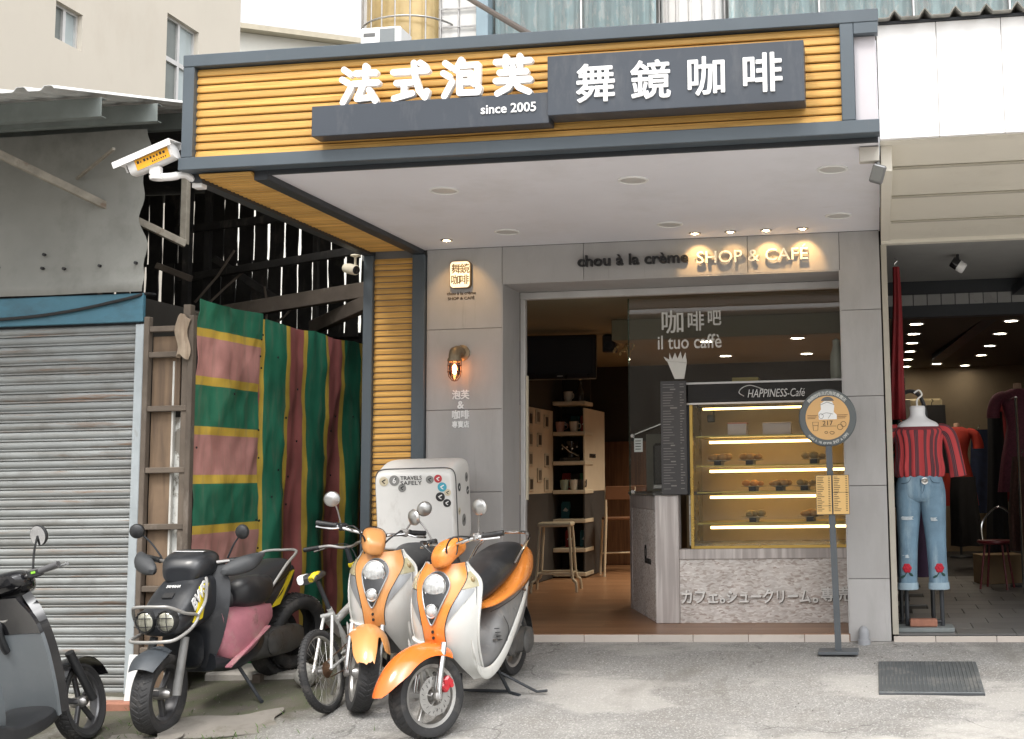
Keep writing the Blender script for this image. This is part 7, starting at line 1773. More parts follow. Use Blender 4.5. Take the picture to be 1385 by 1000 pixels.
    m = MB(); m.tube(smooth_pts([(-0.2, -0.1, 0.24), (-0.4, -0.15, 0.22), (-0.55, -0.165, 0.27), (-0.86, -0.17, 0.35)], 5), [0.02] * 6 + [0.03] * 3 + [0.052] * 7, 14); m.build('exhaust', STEEL, t)
    m = MB(); m.sheet(lambda u, v: (rx + 0.25 * math.cos(R(40 + 140 * u)) - 0.01, 0.07 * (2 * v - 1), 0.235 + 0.25 * math.sin(R(40 + 140 * u)) - 0.3 * (0.07 * (2 * v - 1)) ** 2 * 10), 18, 6, 0.004); m.build('rear_fender', BLACKP, t, smooth=60)
    m = MB(); m.tube([(-0.10, 0.11, 0.26), (-0.20, 0.17, 0.015), (-0.155, 0.26, 0.008)], 0.012, 8); m.tube([(-0.10, -0.11, 0.26), (-0.20, -0.17, 0.015)], 0.012, 8); m.tube([(-0.20, -0.17, 0.02), (-0.20, 0.17, 0.02)], 0.010, 8); m.tube([(-0.13, 0.15, 0.16), (-0.20, 0.36, 0.022), (-0.20, 0.43, 0.03)], 0.009, 8); m.build('centre_stand', DARKST, t)
    lift_body(t, 0.065)
    return t

WB_F, WB_R = (0.145, -2.03), (0.265, -0.83)
sc1 = orange_scooter('front orange and white retro scooter with a whole orange fender and red caliper', WB_F, WB_R, 0.0, -24, ORG, False, 'orange scooters outside the cafe')
sc2 = orange_scooter('rear orange and white retro scooter with a broken fender and white delivery box', (-0.435, -1.53), (-0.50, -0.32), 0.5, 32, ORGD, True, 'orange scooters outside the cafe')
# delivery box bolted to the second scooter
BOXW = M('delivery_box_white', (0.76, 0.755, 0.73), 0.42, var=0.05, vs=3, dirt=((0.50, 0.47, 0.43), 5, 0.60, 0.85, (1, 1, 0.5)))
m = MB(); m.sections([(-0.400, 0, 1.10, 0.255, 0.235), (-0.405, 0, 1.10, 0.278, 0.272), (-0.46, 0, 1.11, 0.292, 0.290), (-0.62, 0, 1.13, 0.296, 0.312), (-0.78, 0, 1.13, 0.292, 0.305), (-0.83, 0, 1.125, 0.27, 0.285), (-0.84, 0, 1.125, 0.24, 0.25)], n=52, k=4, pw=10)
bx = m.build('delivery_box', BOXW, sc2, smooth=45)
m = MB(); m.tube([(-0.45, 0.2945 * math.copysign(abs(math.cos(a)) ** (2 / 10), math.cos(a)), 1.110 + 0.2925 * math.copysign(abs(math.sin(a)) ** (2 / 10), math.sin(a))) for a in [2 * PI * i / 60 for i in range(60)]], 0.004, 6, closed=True); m.build('lid_seam', M('seam_grey', (0.10, 0.10, 0.10), 0.6), bx)
m = MB(); m.box(-0.82, -0.42, -0.16, 0.16, 0.79, 0.81, 0.004); m.build('box_rack', DARKST, sc2)
ST = {'k': M('sticker_black', (0.03, 0.03, 0.032), 0.4), 'r': M('sticker_red', (0.50, 0.05, 0.06), 0.4), 'b': M('sticker_blue', (0.07, 0.38, 0.50), 0.4), 'g': M('sticker_grey', (0.25, 0.25, 0.24), 0.4), 'c': M('sticker_cream', (0.62, 0.55, 0.40), 0.4)}
def sticker(y, z, r, c, side=False, sq=1.0):
    m = MB()
    if side: m.lathe([(r, 0.0), (r, 0.0015), (0, 0.0016)], (y, 0.2955, z), (0, 1, 0), 20)
    else: m.lathe([(r, 0.0), (r, 0.0015), (0, 0.0016)], (-0.398, y, z), (1, 0, 0), 20)
    o = m.build('sticker', ST[c], bx)
    m = MB()
    if side: m.obox((y, 0.2978, z), (r * 0.9, 0.0008, r * 0.3), (0, 0.6, 0))
    else: m.obox((-0.3958, y, z + r * 0.2), (0.0008, r * 0.9, r * 0.25), (0.5, 0, 0)); m.obox((-0.3956, y, z - r * 0.3), (0.0008, r * 0.6, r * 0.2), (-0.6, 0, 0))
    m.build('sticker_print', WHITE if c in 'kbr' else INK, o)
for (y, z, r, c) in [(a * 1.1, b_ + 0.025, c_ * 1.1, d_) for a, b_, c_, d_ in ((-0.195, 1.295, 0.030, 'c'), (-0.125, 1.30, 0.034, 'g'), (-0.075, 1.245, 0.026, 'g'), (0.165, 1.305, 0.026, 'r'), (0.190, 1.245, 0.030, 'b'), (0.175, 1.175, 0.030, 'k'), (0.218, 1.13, 0.026, 'k'), (0.225, 1.205, 0.022, 'c'), (0.11, 1.30, 0.026, 'g'))]: sticker(y, z, r, c)
for (x_, z, r, c) in ((-0.52, 1.25, 0.03, 'k'), (-0.70, 1.30, 0.035, 'g'), (-0.72, 1.20, 0.03, 'k'), (-0.60, 1.00, 0.045, 'g'), (-0.50, 1.08, 0.025, 'c')): sticker(x_, z, r, c, True)
def on_front(o, y, z): o.matrix_basis = Matrix.Translation((-0.3965, y, z)) @ Matrix.Rotation(R(90), 4, 'Z')
o = sign_text('lettering', 'TRAVELS', INK, (0, 0, 0), bx, width=0.155, height=0.028, extr=0.001); on_front(o, -0.092, 1.327)
o = sign_text('lettering', 'SAFELY', INK, (0, 0, 0), bx, width=0.155, height=0.028, extr=0.001); on_front(o, -0.092, 1.291)
o = sign_text('lettering', '6', WHITE, (0, 0, 0), bx, height=0.040, extr=0.0022, offset=0.03); on_front(o, -0.150, 1.305)

# ---- black off-road style scooter with pink body
def black_scooter():
    t = thing('motor_scooter', 'battered black scooter with twin round headlights and a pink side panel', 'scooter')
    wb = place(t, (-1.605, -1.86), (-1.50, -0.68), 1.5, 0.0); fx = wb / 2; rx = -wb / 2
    BK = M('faded_black_paint', (0.018, 0.020, 0.024), 0.38, var=0.3, vs=4, coat=0.15, dirt=((0.065, 0.067, 0.070), 5, 0.54, 0.80, (1, 1, 1)))
    PK = M('pink_panel', (0.47, 0.185, 0.225), 0.5, var=0.22, vs=6, dirt=[((0.46, 0.31, 0.28), 5, 0.50, 0.72, (1, 1, 1)), ((0.13, 0.095, 0.07), 4, 0.58, 0.74, (1, 1, 1))])
    YEL = M('yellow_graphic', (0.66, 0.52, 0.02), 0.4); SIL = M('guard_silver', (0.36, 0.355, 0.34), 0.42, metal=0.4, var=0.12)
    X = steer_matrix((fx - 0.12, 0, 0.6), (-0.42, 0, 1), 10); XB = Matrix.Translation((0, 0, -0.06)) @ X
    wheel(t, fx, 0.245, 0.245, 0.068, X, RIMD, 3, 'front_wheel')
    for s in (-1, 1):
        m = MB(X); m.tube([(fx, 0.105 * s, 0.235), (fx - 0.02, 0.105 * s, 0.30), (fx - 0.13, 0.10 * s, 0.56)], [0.026, 0.027, 0.024], 12); m.build('fork_leg', BLACKP if s < 0 else M('fork_grey', (0.20, 0.20, 0.195), 0.45, var=0.3), t)
    def fen(u, v):
        a = R(50 + 46 * u); y = 0.092 * (2 * v - 1); rad = 0.318 - 3.4 * y * y
        return (fx + 0.02 + rad * math.cos(a), y * (0.8 + 0.2 * math.sin(PI * u)), 0.215 + rad * math.sin(a))
    m = MB(X); m.sheet(fen, 20, 14, 0.005); m.build('front_fender', M('fender_grey', (0.045, 0.052, 0.060), 0.45, var=0.25, vs=6, dirt=((0.12, 0.13, 0.14), 7, 0.58, 0.8, (1, 1, 1))), t, smooth=60)
    # nose with lamps and guard
    m = MB(); m.sections([(fx - 0.42, 0, 0.76, 0.145, 0.13), (fx - 0.32, 0, 0.74, 0.175, 0.155), (fx - 0.20, 0, 0.700, 0.175, 0.135), (fx - 0.10, 0, 0.665, 0.160, 0.095), (fx - 0.04, 0, 0.645, 0.140, 0.072), (fx - 0.02, 0, 0.645, 0.10, 0.05)], n=30, pw=3.2); m.build('nose_cowl', BK, t, smooth=50)
    for s in (-1, 1):
        c = Vector((fx - 0.045, 0.074 * s, 0.665)); n = Vector((1, 0, 0.05)).normalized()
        m = MB(); m.lathe([(0.066, -0.02), (0.070, 0.035), (0.064, 0.046), (0.060, 0.040)], c, n, 28); h = m.build('headlight', BLACKP, t)
        m = MB(); m.lathe([(0.060, 0.036), (0.05, 0.048), (0.025, 0.056), (0.0, 0.058)], c, n, 24); m.build('lens', bpy.data.materials.get('yellowed_lens') or M('yellowed_lens', (0.50, 0.49, 0.40), 0.12, metal=0.35, var=0.4, vs=22, coat=1), h)
        m = MB()
        for d in (-0.025, 0.025):
            m.tube([c + n * 0.062 + Vector((0, -0.06, d)), c + n * 0.068 + Vector((0, 0, d)), c + n * 0.062 + Vector((0, 0.06, d))], 0.003, 6); m.tube([c + n * 0.062 + Vector((0, d, -0.06)), c + n * 0.068 + Vector((0, d, 0)), c + n * 0.062 + Vector((0, d, 0.06))], 0.003, 6)
        m.build('stone_guard', INK, h)
    g = [(fx - 0.10, -0.172, 0.575), (fx + 0.02, -0.160, 0.570), (fx + 0.065, -0.096, 0.565), (fx + 0.065, 0.096, 0.565), (fx + 0.02, 0.160, 0.570), (fx - 0.10, 0.180, 0.605), (fx - 0.16, 0.184, 0.665), (fx - 0.06, 0.172, 0.705), (fx + 0.02, 0.128, 0.760), (fx + 0.045, 0.080, 0.770), (fx + 0.045, -0.080, 0.770), (fx + 0.02, -0.128, 0.745), (fx - 0.04, -0.168, 0.665)]
    m = MB(); m.tube(smooth_pts(g + [g[0]], 4)[:-1], 0.010, 10, closed=True); m.build('headlight_guard', SIL, t)
    m = MB(); m.tube(smooth_pts([(fx - 0.16, 0.184, 0.665), (fx - 0.22, 0.20, 0.74), (fx - 0.24, 0.205, 0.84), (fx - 0.26, 0.19, 0.88)], 5), 0.010, 8); m.build('headlight_guard', SIL, t)
    def hw(z): return crom([(0.11,), (0.17,), (0.21,), (0.225,), (0.215,), (0.17,)], max(0, min(4.999, (z - 0.30) / 0.126)))[0]
    m = MB(); m.sheet(lambda u, v: (fx - 0.33 - 0.10 * v + 0.06 * math.sin(PI * v) - 1.8 * (hw(0.30 + 0.63 * v) * (2 * u - 1)) ** 2, hw(0.30 + 0.63 * v) * (2 * u - 1), 0.30 + 0.63 * v), 20, 20, 0.03); m.build('leg_shield', BK, t, smooth=50)
    m = MB(); m.sections([(fx - 0.30, 0, 0.36, 0.08, 0.05), (fx - 0.26, 0, 0.43, 0.13, 0.10), (fx - 0.24, 0, 0.50, 0.15, 0.06)], n=20); m.build('lower_shield', BK, t)
    zf = lambda y: 0.80
    o = sign_text('lettering', 'YAMAHA', WHITE, (0, 0, 0), t, width=0.105, height=0.024, extr=0.002); o.matrix_basis = Matrix.Translation((fx - 0.185, -0.052, 0.836)) @ Matrix.Rotation(R(90), 4, 'Z') @ Matrix.Rotation(R(-58), 4, 'X')
    m = MB(); m.obox((fx - 0.140, 0, 0.797), (0.045, 0.075, 0.012), (0, R(36), 0), 0.004); m.build('nose_vent', INK, t)
    m = MB(); m.add([(fx - 0.20, 0.186, 0.64), (fx - 0.13, 0.180, 0.63), (fx - 0.24, 0.182, 0.83), (fx - 0.29, 0.186, 0.84), (fx - 0.20, 0.160, 0.64), (fx - 0.13, 0.150, 0.63), (fx - 0.24, 0.150, 0.83), (fx - 0.29, 0.160, 0.84)], [(0, 1, 2, 3), (7, 6, 5, 4), (0, 4, 5, 1), (1, 5, 6, 2), (2, 6, 7, 3), (3, 7, 4, 0)]); m.build('yellow_graphic', YEL, t)
    o = sign_text('lettering', 'BWS', WHITE, (0, 0, 0), t, width=0.19, height=0.07, extr=0.002, offset=0.03, shear=0.4); o.matrix_basis = Matrix.Translation((fx - 0.13, 0.189, 0.70)) @ Matrix.Rotation(R(180), 4, 'Z') @ Matrix.Rotation(R(-38), 4, 'Y')
    # bars
    m = MB(XB); m.sections([(fx - 0.52, 0, 1.00, 0.10, 0.04), (fx - 0.47, 0, 1.01, 0.155, 0.075), (fx - 0.38, 0, 1.00, 0.160, 0.085), (fx - 0.30, 0, 0.985, 0.135, 0.080), (fx - 0.255, 0, 0.965, 0.10, 0.055), (fx - 0.25, 0, 0.96, 0.05, 0.03)], n=26, pw=3.2); cw = m.build('handlebar_cowl', BK, t, smooth=50)
    m = MB(XB); m.box(fx - 0.40, fx - 0.375, -0.10, 0.10, 1.084, 1.090, 0.002); m.build('dial_cover', SILV, cw)
    for s in (-1, 1):
        g0 = Vector((fx - 0.42, 0.16 * s, 1.01)); g1 = Vector((fx - 0.52, 0.36 * s, 1.02))
        m = MB(XB); m.tube([g0, g1], 0.012, 10); m.build('handlebar', STEEL, t)
        m = MB(XB); m.tube([g0.lerp(g1, 0.35), g1], 0.019, 12); m.build('grip', BLACKP, t)
        m = MB(XB); m.sections([(fx - 0.55, 0.41 * s, 1.04, 0.012, 0.012), (fx - 0.50, 0.385 * s, 1.02, 0.035, 0.038), (fx - 0.44, 0.335 * s, 0.995, 0.065, 0.050), (fx - 0.38, 0.27 * s, 0.97, 0.055, 0.038), (fx - 0.35, 0.24 * s, 0.96, 0.02, 0.015)], n=18); m.build('hand_guard', M('guard_rubber', (0.045, 0.048, 0.052), 0.6, var=0.2), t)
        mirror(t, g0.lerp(g1, 0.3) + Vector((0, 0, 0.02)), g0 + Vector((0.02, 0.19 * s, 0.205)), 0.047, XB, DARKST, BLACKP, nrm=(-1, 0.2 * s, 0))
    # body
    m = MB(); m.sections([(fx - 0.385, 0, 0.53, 0.200, 0.15), (0.14, 0, 0.46, 0.218, 0.17), (0.0, 0, 0.46, 0.222, 0.19), (-0.18, 0, 0.51, 0.210, 0.18), (-0.34, 0, 0.57, 0.18, 0.12)], n=28, k=5, pw=3.5); m.build('pink_side_panel', PK, t, smooth=50)
    m = MB(); m.sections([(fx - 0.34, 0, 0.34, 0.15, 0.06), (0.10, 0, 0.285, 0.205, 0.045), (-0.10, 0, 0.31, 0.20, 0.05), (-0.24, 0, 0.36, 0.17, 0.05)], n=22, pw=4); m.build('floor_tray', BK, t)
    m = MB(); m.beam((0.24, 0.222, 0.30), (-0.22, 0.216, 0.44), 0.045, 0.012, 0.003); m.build('pink_floor_edge', PK, t)
    m = MB(); m.sections([(0.05, 0, 0.66, 0.10, 0.04), (0.0, 0, 0.70, 0.15, 0.085), (-0.2, 0, 0.745, 0.165, 0.095), (-0.45, 0, 0.80, 0.165, 0.09), (-0.66, 0, 0.83, 0.14, 0.06), (-0.72, 0, 0.83, 0.07, 0.03)], n=26, pw=2.6); m.build('seat', SEATB, t, smooth=50)
    m = MB(); m.sections([(0.02, 0.10, 0.70, 0.06, 0.05), (-0.05, 0.14, 0.73, 0.085, 0.095), (-0.2, 0.15, 0.745, 0.080, 0.105), (-0.33, 0.145, 0.76, 0.06, 0.08), (-0.38, 0.14, 0.77, 0.02, 0.03)], n=24, pw=2.2); m.build('seat_cover', SEATB, t, smooth=60)
    m = MB(); m.sections([(-0.28, 0, 0.62, 0.175, 0.09), (-0.45, 0, 0.66, 0.165, 0.10), (-0.66, 0, 0.72, 0.13, 0.085), (-0.82, 0, 0.77, 0.06, 0.04)], n=24, pw=3); m.build('tail_cowl', BK, t, smooth=50)
    for s in (-1, 1):
        m = MB(); m.add([(-0.34, 0.1775 * s, 0.60), (-0.44, 0.174 * s, 0.60), (-0.72, 0.128 * s, 0.79), (-0.66, 0.142 * s, 0.79), (-0.34, 0.165 * s, 0.60), (-0.44, 0.162 * s, 0.60), (-0.72, 0.11 * s, 0.79), (-0.66, 0.125 * s, 0.79)], [(0, 1, 2, 3), (7, 6, 5, 4), (0, 4, 5, 1), (1, 5, 6, 2), (2, 6, 7, 3), (3, 7, 4, 0)]); m.build('yellow_graphic', YEL, t)
    m = MB(); m.tube(smooth_pts([(-0.35, 0.175, 0.74), (-0.55, 0.175, 0.86), (-0.74, 0.14, 0.92), (-0.78, 0, 0.925), (-0.74, -0.14, 0.92), (-0.55, -0.175, 0.86), (-0.35, -0.175, 0.74)], 5), 0.010, 8); m.build('grab_rail', SIL, t)
    wheel(t, rx, 0.235, 0.235, 0.065, None, RIMD, 3, 'rear_wheel')
    m = MB(); m.sections([(-0.05, 0.02, 0.30, 0.09, 0.07), (-0.30, 0.06, 0.30, 0.12, 0.10), (-0.60, 0.12, 0.27, 0.05, 0.10), (-0.74, 0.12, 0.26, 0.03, 0.06)], n=18, pw=3); m.lathe([(0.085, -0.03), (0.088, 0.02), (0.06, 0.035)], (-0.35, 0.16, 0.30), (0, 1, 0), 20); m.build('engine', ENG, t)
    m = MB(); m.tube([(0.02, 0.13, 0.26), (-0.02, 0.24, 0.03), (0.03, 0.30, 0.012)], 0.012, 8); m.build('side_stand', DARKST, t)
    m = MB(); m.tube([(-0.2, -0.12, 0.24), (-0.5, -0.17, 0.27), (-0.8, -0.18, 0.36)], [0.025, 0.05, 0.05], 12); m.build('exhaust', STEEL, t)
    lift_body(t, 0.02)
    for c in t.children:
        if any(k in c.name for k in ('seat', 'tail_cowl', 'yellow_graphic', 'grab_rail', 'pink_side_panel')):
            for v in c.data.vertices:
                q = max(0.0, min(1.0, (0.12 - v.co.x) / 0.40)) * max(0.0, min(1.0, (v.co.z - 0.40) / 0.25)); v.co.z -= 0.085 * q
    return t
black_scooter()

# ---- dark grey scooter seen from the rider's side at the left edge
def grey_scooter():
    t = thing('motor_scooter', 'modern grey and gloss-black scooter cut off by the left edge, front wheel turned', 'scooter')
    wb = place(t, (-2.075, -1.95), (-2.17, -3.15), -5.0, 0.0); fx = wb / 2; rx = -wb / 2
    GR = M('satin_grey_panel', (0.155, 0.175, 0.190), 0.42, var=0.06, vs=2, coat=0.1, dirt=((0.20, 0.215, 0.225), 2, 0.5, 0.8, (1, 1, 1)))
    X = steer_matrix((fx - 0.12, 0, 0.6), (-0.42, 0, 1), 14)
    wheel(t, fx, 0.235, 0.235, 0.050, X, RIMD, 5, 'front_wheel')
    for s in (-1, 1):
        m = MB(X); m.tube([(fx, 0.088 * s, 0.235), (fx - 0.14, 0.088 * s, 0.56)], [0.024, 0.026], 12); m.build('fork_leg', BLACKP, t)
    m = MB(X); m.sheet(lambda u, v: (fx + 0.27 * math.cos(R(20 + 120 * u)), 0.07 * (2 * v - 1), 0.24 + (0.27 - 3.5 * (0.07 * (2 * v - 1)) ** 2) * math.sin(R(20 + 120 * u))), 20, 8, 0.004); m.build('front_fender', BLACKG, t, smooth=60)
    def hw(z): return crom([(0.19,), (0.222,), (0.243,), (0.248,), (0.225,), (0.13,)], max(0, min(4.999, (z - 0.26) / 0.13)))[0]
    def xs(z): return fx - 0.30 - 0.22 * (z - 0.26)
    def S(u, z, off): y = hw(z) * (2 * u - 1); return (xs(z) - off - 0.6 * y * y, y, z)
    m = MB(); m.sheet(lambda u, v: (xs(0.27 + 0.65 * v) + 0.10 + 0.04 * math.sin(PI * v) - 2.2 * (hw(0.27 + 0.65 * v) * (2 * u - 1)) ** 2, hw(0.27 + 0.65 * v) * (2 * u - 1), 0.27 + 0.65 * v), 20, 20, 0.05); m.build('front_apron', BLACKG, t, smooth=50)
    m = MB(); m.sheet(lambda u, v: S(u, 0.265 + 0.425 * v, 0.02), 20, 16, 0.02); ip = m.build('inner_panel', GR, t, smooth=50)
    m = MB(); m.sheet(lambda u, v: S(u, 0.692 + 0.215 * v, 0.022), 20, 12, 0.02); up_ = m.build('upper_panel', BLACKG, t, smooth=50)
    m = MB(); m.lathe([(0.036, 0.0), (0.040, 0.006), (0.036, 0.012), (0.018, 0.010), (0.0, 0.010)], S(0.52, 0.80, 0.024), (-1, 0, 0.1), 24); m.build('key_dial', RIMS, t)
    m = MB()
    for (u, z) in ((0.14, 0.665), (0.14, 0.47), (0.86, 0.665), (0.86, 0.47)): m.lathe([(0.011, 0.0), (0.011, 0.004), (0.0, 0.005)], S(u, z, 0.021), (-1, 0, 0.1), 10)
    m.build('panel_screw', BLACKP, ip)
    m = MB(); m.tube(smooth_pts([S(0.60, 0.76, 0.03), S(0.60, 0.72, 0.055), S(0.60, 0.64, 0.055), S(0.60, 0.60, 0.04)], 4), 0.022, 10); m.build('bag_hook', BLACKP, t)
    m = MB(); m.sections([(fx - 0.34, 0, 0.275, 0.17, 0.05), (0.14, 0, 0.255, 0.195, 0.055), (-0.05, 0, 0.255, 0.20, 0.055), (-0.2, 0, 0.30, 0.195, 0.07)], n=24, pw=4); m.build('floor_board', BLACKP, t)
    m = MB(); m.sections([(-0.08, 0, 0.42, 0.15, 0.17), (-0.2, 0, 0.48, 0.18, 0.20), (-0.5, 0, 0.56, 0.18, 0.18), (-0.8, 0, 0.65, 0.12, 0.10), (-0.92, 0, 0.68, 0.05, 0.04)], n=26, pw=3); m.build('tail_body', GR, t, smooth=50)
    m = MB(); m.sections([(-0.02, 0, 0.68, 0.10, 0.03), (-0.15, 0, 0.72, 0.15, 0.06), (-0.5, 0, 0.77, 0.15, 0.06), (-0.85, 0, 0.79, 0.09, 0.03)], n=22); m.build('seat', SEATB, t, smooth=50)
    wheel(t, rx, 0.23, 0.23, 0.052, None, RIMD, 5, 'rear_wheel')
    m = MB(X); m.sections([(fx - 0.53, 0, 1.00, 0.09, 0.03), (fx - 0.48, 0, 0.985, 0.13, 0.06), (fx - 0.38, 0, 0.965, 0.12, 0.075), (fx - 0.30, 0, 0.94, 0.07, 0.05), (fx - 0.28, 0, 0.93, 0.02, 0.02)], n=24); m.build('handlebar_cowl', BLACKG, t, smooth=50)
    m = MB(X); m.sections([(fx - 0.44, 0, 0.88, 0.06, 0.05), (fx - 0.38, 0, 0.90, 0.075, 0.07), (fx - 0.32, 0, 0.90, 0.05, 0.05)], n=18); m.build('steering_neck', BLACKP, t)
    for s in (-1, 1):
        g0 = Vector((fx - 0.46, 0.13 * s, 1.00)); g1 = Vector((fx - 0.52, 0.35 * s, 1.03))
        m = MB(X); m.tube([g0, g1], 0.012, 10); m.build('handlebar', STEEL, t)
        m = MB(X); m.tube([g0.lerp(g1, 0.42), g1], 0.018, 12); m.build('grip', M('grip_grey', (0.10, 0.10, 0.105), 0.7) if 'grip_grey' not in bpy.data.materials else bpy.data.materials['grip_grey'], t)
        m = MB(X); m.obox(g0.lerp(g1, 0.25), (0.055, 0.075, 0.05), (0, 0, R(-15 * s)), 0.008); sw = m.build('switch_block', BLACKP, t)
        m = MB(X); m.obox(g0.lerp(g1, 0.28) + Vector((-0.029, 0, 0.005)), (0.004, 0.022, 0.012), (0, 0, R(-15 * s))); m.build('switch_button', bpy.data.materials.get('green_button') or M('green_button', (0.25, 0.6, 0.05), 0.4), sw)
        m = MB(X); m.tube(smooth_pts([g0.lerp(g1, 0.25) + Vector((0.03, 0, -0.005)), g0.lerp(g1, 0.6) + Vector((0.05, 0, -0.012)), g1 + Vector((0.035, 0.03 * s, -0.01))], 4), [0.008] * 8 + [0.010], 8); m.build('brake_lever', SILV, t)
        mirror(t, g0.lerp(g1, 0.2) + Vector((0, 0, 0.02)), g0 + Vector((0.01, 0.10 * s, 0.21)), 0.060, X, BLACKP, BLACKP, nrm=(-1, -0.35 * s, 0.0))
    m = MB(); m.tube([(0.0, 0.12, 0.24), (-0.05, 0.25, 0.02)], 0.012, 8); m.build('side_stand', DARKST, t)
    lift_body(t, 0.08)
    return t
grey_scooter()

# ---- small-wheeled bicycle leaning between the scooters
def bicycle():
    t = thing('bicycle', 'small-wheeled silver bicycle leaning beside the rear orange scooter', 'bicycle')
    wb = place(t, (-0.69, -0.54), (-0.68, -1.51), -13.0); fx, rx, Rw = wb / 2, -wb / 2, 0.262
    BW = M('bike_white_paint', (0.60, 0.60, 0.58), 0.35, metal=0.2, var=0.12, vs=8, dirt=((0.28, 0.22, 0.16), 8, 0.6, 0.78, (1, 1, 1)))
    def bwheel(cx, name):
        c = (cx, 0, Rw)
        m = MB(); m.torus(c, (0, 1, 0), Rw - 0.024, 0.024, 56, 12); w_ = m.build(name, RUBBER, t)
        m = MB()
        for i in range(64):
            a = 2 * PI * i / 64
            for s in (-1, 1):
                B = Matrix.Translation(c) @ Matrix.Rotation(-a, 4, 'Y') @ Matrix.Translation((Rw - 0.005, s * 0.012, 0)) @ Matrix.Rotation(R(25 * s), 4, 'Z')
                m.box(-0.004, 0.004, -0.008, 0.008, -0.007, 0.007, 0.0, B)
        m.build('tread', RUBBER, w_, smooth=0)
        m = MB(); m.lathe([(Rw - 0.052, -0.010), (Rw - 0.044, -0.014), (Rw - 0.040, -0.013), (Rw - 0.046, 0.0), (Rw - 0.040, 0.013), (Rw - 0.044, 0.014), (Rw - 0.052, 0.010), (Rw - 0.052, -0.010)], c, (0, 1, 0), 48, cap=False); m.build('rim', RIMS, w_)
        m = MB()
        for i in range(28):
            a = 2 * PI * i / 28; s = 1 if i % 2 else -1; a2 = a + (0.55 if (i // 2) % 2 else -0.55)
            m.tube([(cx + 0.022 * math.cos(a2), 0.028 * s, Rw + 0.022 * math.sin(a2)), (cx + (Rw - 0.05) * math.cos(a), 0, Rw + (Rw - 0.05) * math.sin(a))], 0.0012, 5, cap=False)
        m.build('spokes', STEEL, w_)
        m = MB(); m.lathe([(0.008, -0.06), (0.024, -0.032), (0.024, -0.026), (0.014, -0.02), (0.014, 0.02), (0.024, 0.026), (0.024, 0.032), (0.008, 0.06)], c, (0, 1, 0), 16); m.build('hub', STEEL, w_)
    bwheel(rx, 'rear_wheel'); bwheel(fx, 'front_wheel')
    RUST = M('rusty_steel', (0.17, 0.10, 0.06), 0.6, metal=0.6, var=0.3, vs=20)
    m = MB()
    for i in range(6): m.lathe([(0.022, 0), (0.052 - 0.005 * i, 0.001), (0.052 - 0.005 * i, 0.003), (0.022, 0.004)], (rx, -0.032 - 0.005 * i, Rw), (0, 1, 0), 28)
    m.build('cassette', RUST, t)
    m = MB(); m.lathe([(0.035, 0), (0.085, 0.0), (0.085, 0.004), (0.035, 0.004)], (-0.06, -0.055, 0.275), (0, 1, 0), 32); m.build('chainring', RUST, t)
    m = MB(); m.tube([(rx, -0.045, Rw + 0.05), (-0.06, -0.053, 0.36)], 0.004, 6); m.tube([(rx, -0.045, Rw - 0.05), (-0.06, -0.053, 0.19)], 0.004, 6); m.build('chain', RUST, t)
    m = MB()
    for s in (-1, 1):
        m.tube([(rx, 0.062 * s, Rw), (-0.06, 0.035 * s, 0.28)], 0.010, 8); m.tube([(rx, 0.062 * s, Rw), (-0.24, 0.030 * s, 0.56)], 0.010, 8)
    m.tube([(-0.24, -0.045, 0.565), (-0.24, 0.045, 0.565)], 0.014, 10)
    m.build('rear_stays', BW, t)
    m = MB(); m.tube([(-0.06, 0, 0.28), (-0.20, 0, 0.60)], 0.018, 10); m.tube([(-0.17, 0, 0.50), (0.30, 0, 0.58)], 0.026, 12); m.tube([(-0.06, 0, 0.28), (0.28, 0, 0.52)], 0.022, 12); m.tube([(0.275, 0, 0.66), (0.31, 0, 0.50)], 0.024, 12); m.build('frame', BW, t)
    m = MB(); m.tube([(-0.09, 0.02, 0.40), (-0.22, 0.02, 0.54)], 0.028, 12); m.build('shock_spring', STEEL, t)
    m = MB()
    for s in (-1, 1): m.tube(smooth_pts([(0.31, 0.0, 0.50), (0.33, 0.055 * s, 0.46), (fx, 0.055 * s, Rw)], 4), 0.012, 8)
    m.build('fork', BW, t)
    m = MB(); m.tube([(-0.195, 0, 0.58), (-0.255, 0, 0.80)], 0.014, 10); m.build('seat_post', DARKST, t)
    m = MB(); m.sections([(-0.40, 0, 0.825, 0.055, 0.018), (-0.37, 0, 0.835, 0.075, 0.030), (-0.28, 0, 0.835, 0.060, 0.028), (-0.18, 0, 0.830, 0.025, 0.020), (-0.14, 0, 0.825, 0.012, 0.010)], n=20); sd_ = m.build('saddle', BLACKP, t)
    m = MB(); m.sections([(-0.405, 0.035, 0.832, 0.020, 0.018), (-0.37, 0.045, 0.845, 0.028, 0.026), (-0.30, 0.04, 0.848, 0.018, 0.018)], n=14); m.build('saddle_panel', WHITE, sd_)
    m = MB(); m.sections([(-0.40, -0.035, 0.832, 0.020, 0.018), (-0.36, -0.045, 0.845, 0.026, 0.024), (-0.28, -0.035, 0.848, 0.014, 0.014)], n=14); m.build('saddle_panel', bpy.data.materials['yellow_graphic'], sd_)
    X = steer_matrix((0.29, 0, 0.6), (-0.3, 0, 1), -16)
    m = MB(X); m.tube([(0.275, 0, 0.66), (0.235, 0, 0.93)], 0.016, 10); m.build('stem', DARKST, t)
    m = MB(X); m.obox((0.255, 0, 0.80), (0.037, 0.037, 0.03), (0, R(-8), 0), 0.003); m.build('stem_clamp', bpy.data.materials['yellow_graphic'], t)
    m = MB(X); m.tube(smooth_pts([(0.17, 0.29, 0.955), (0.21, 0.14, 0.955), (0.235, 0.05, 0.93), (0.235, -0.05, 0.93), (0.21, -0.14, 0.955), (0.17, -0.29, 0.955)], 5), 0.011, 10); m.build('handlebar', STEEL, t)
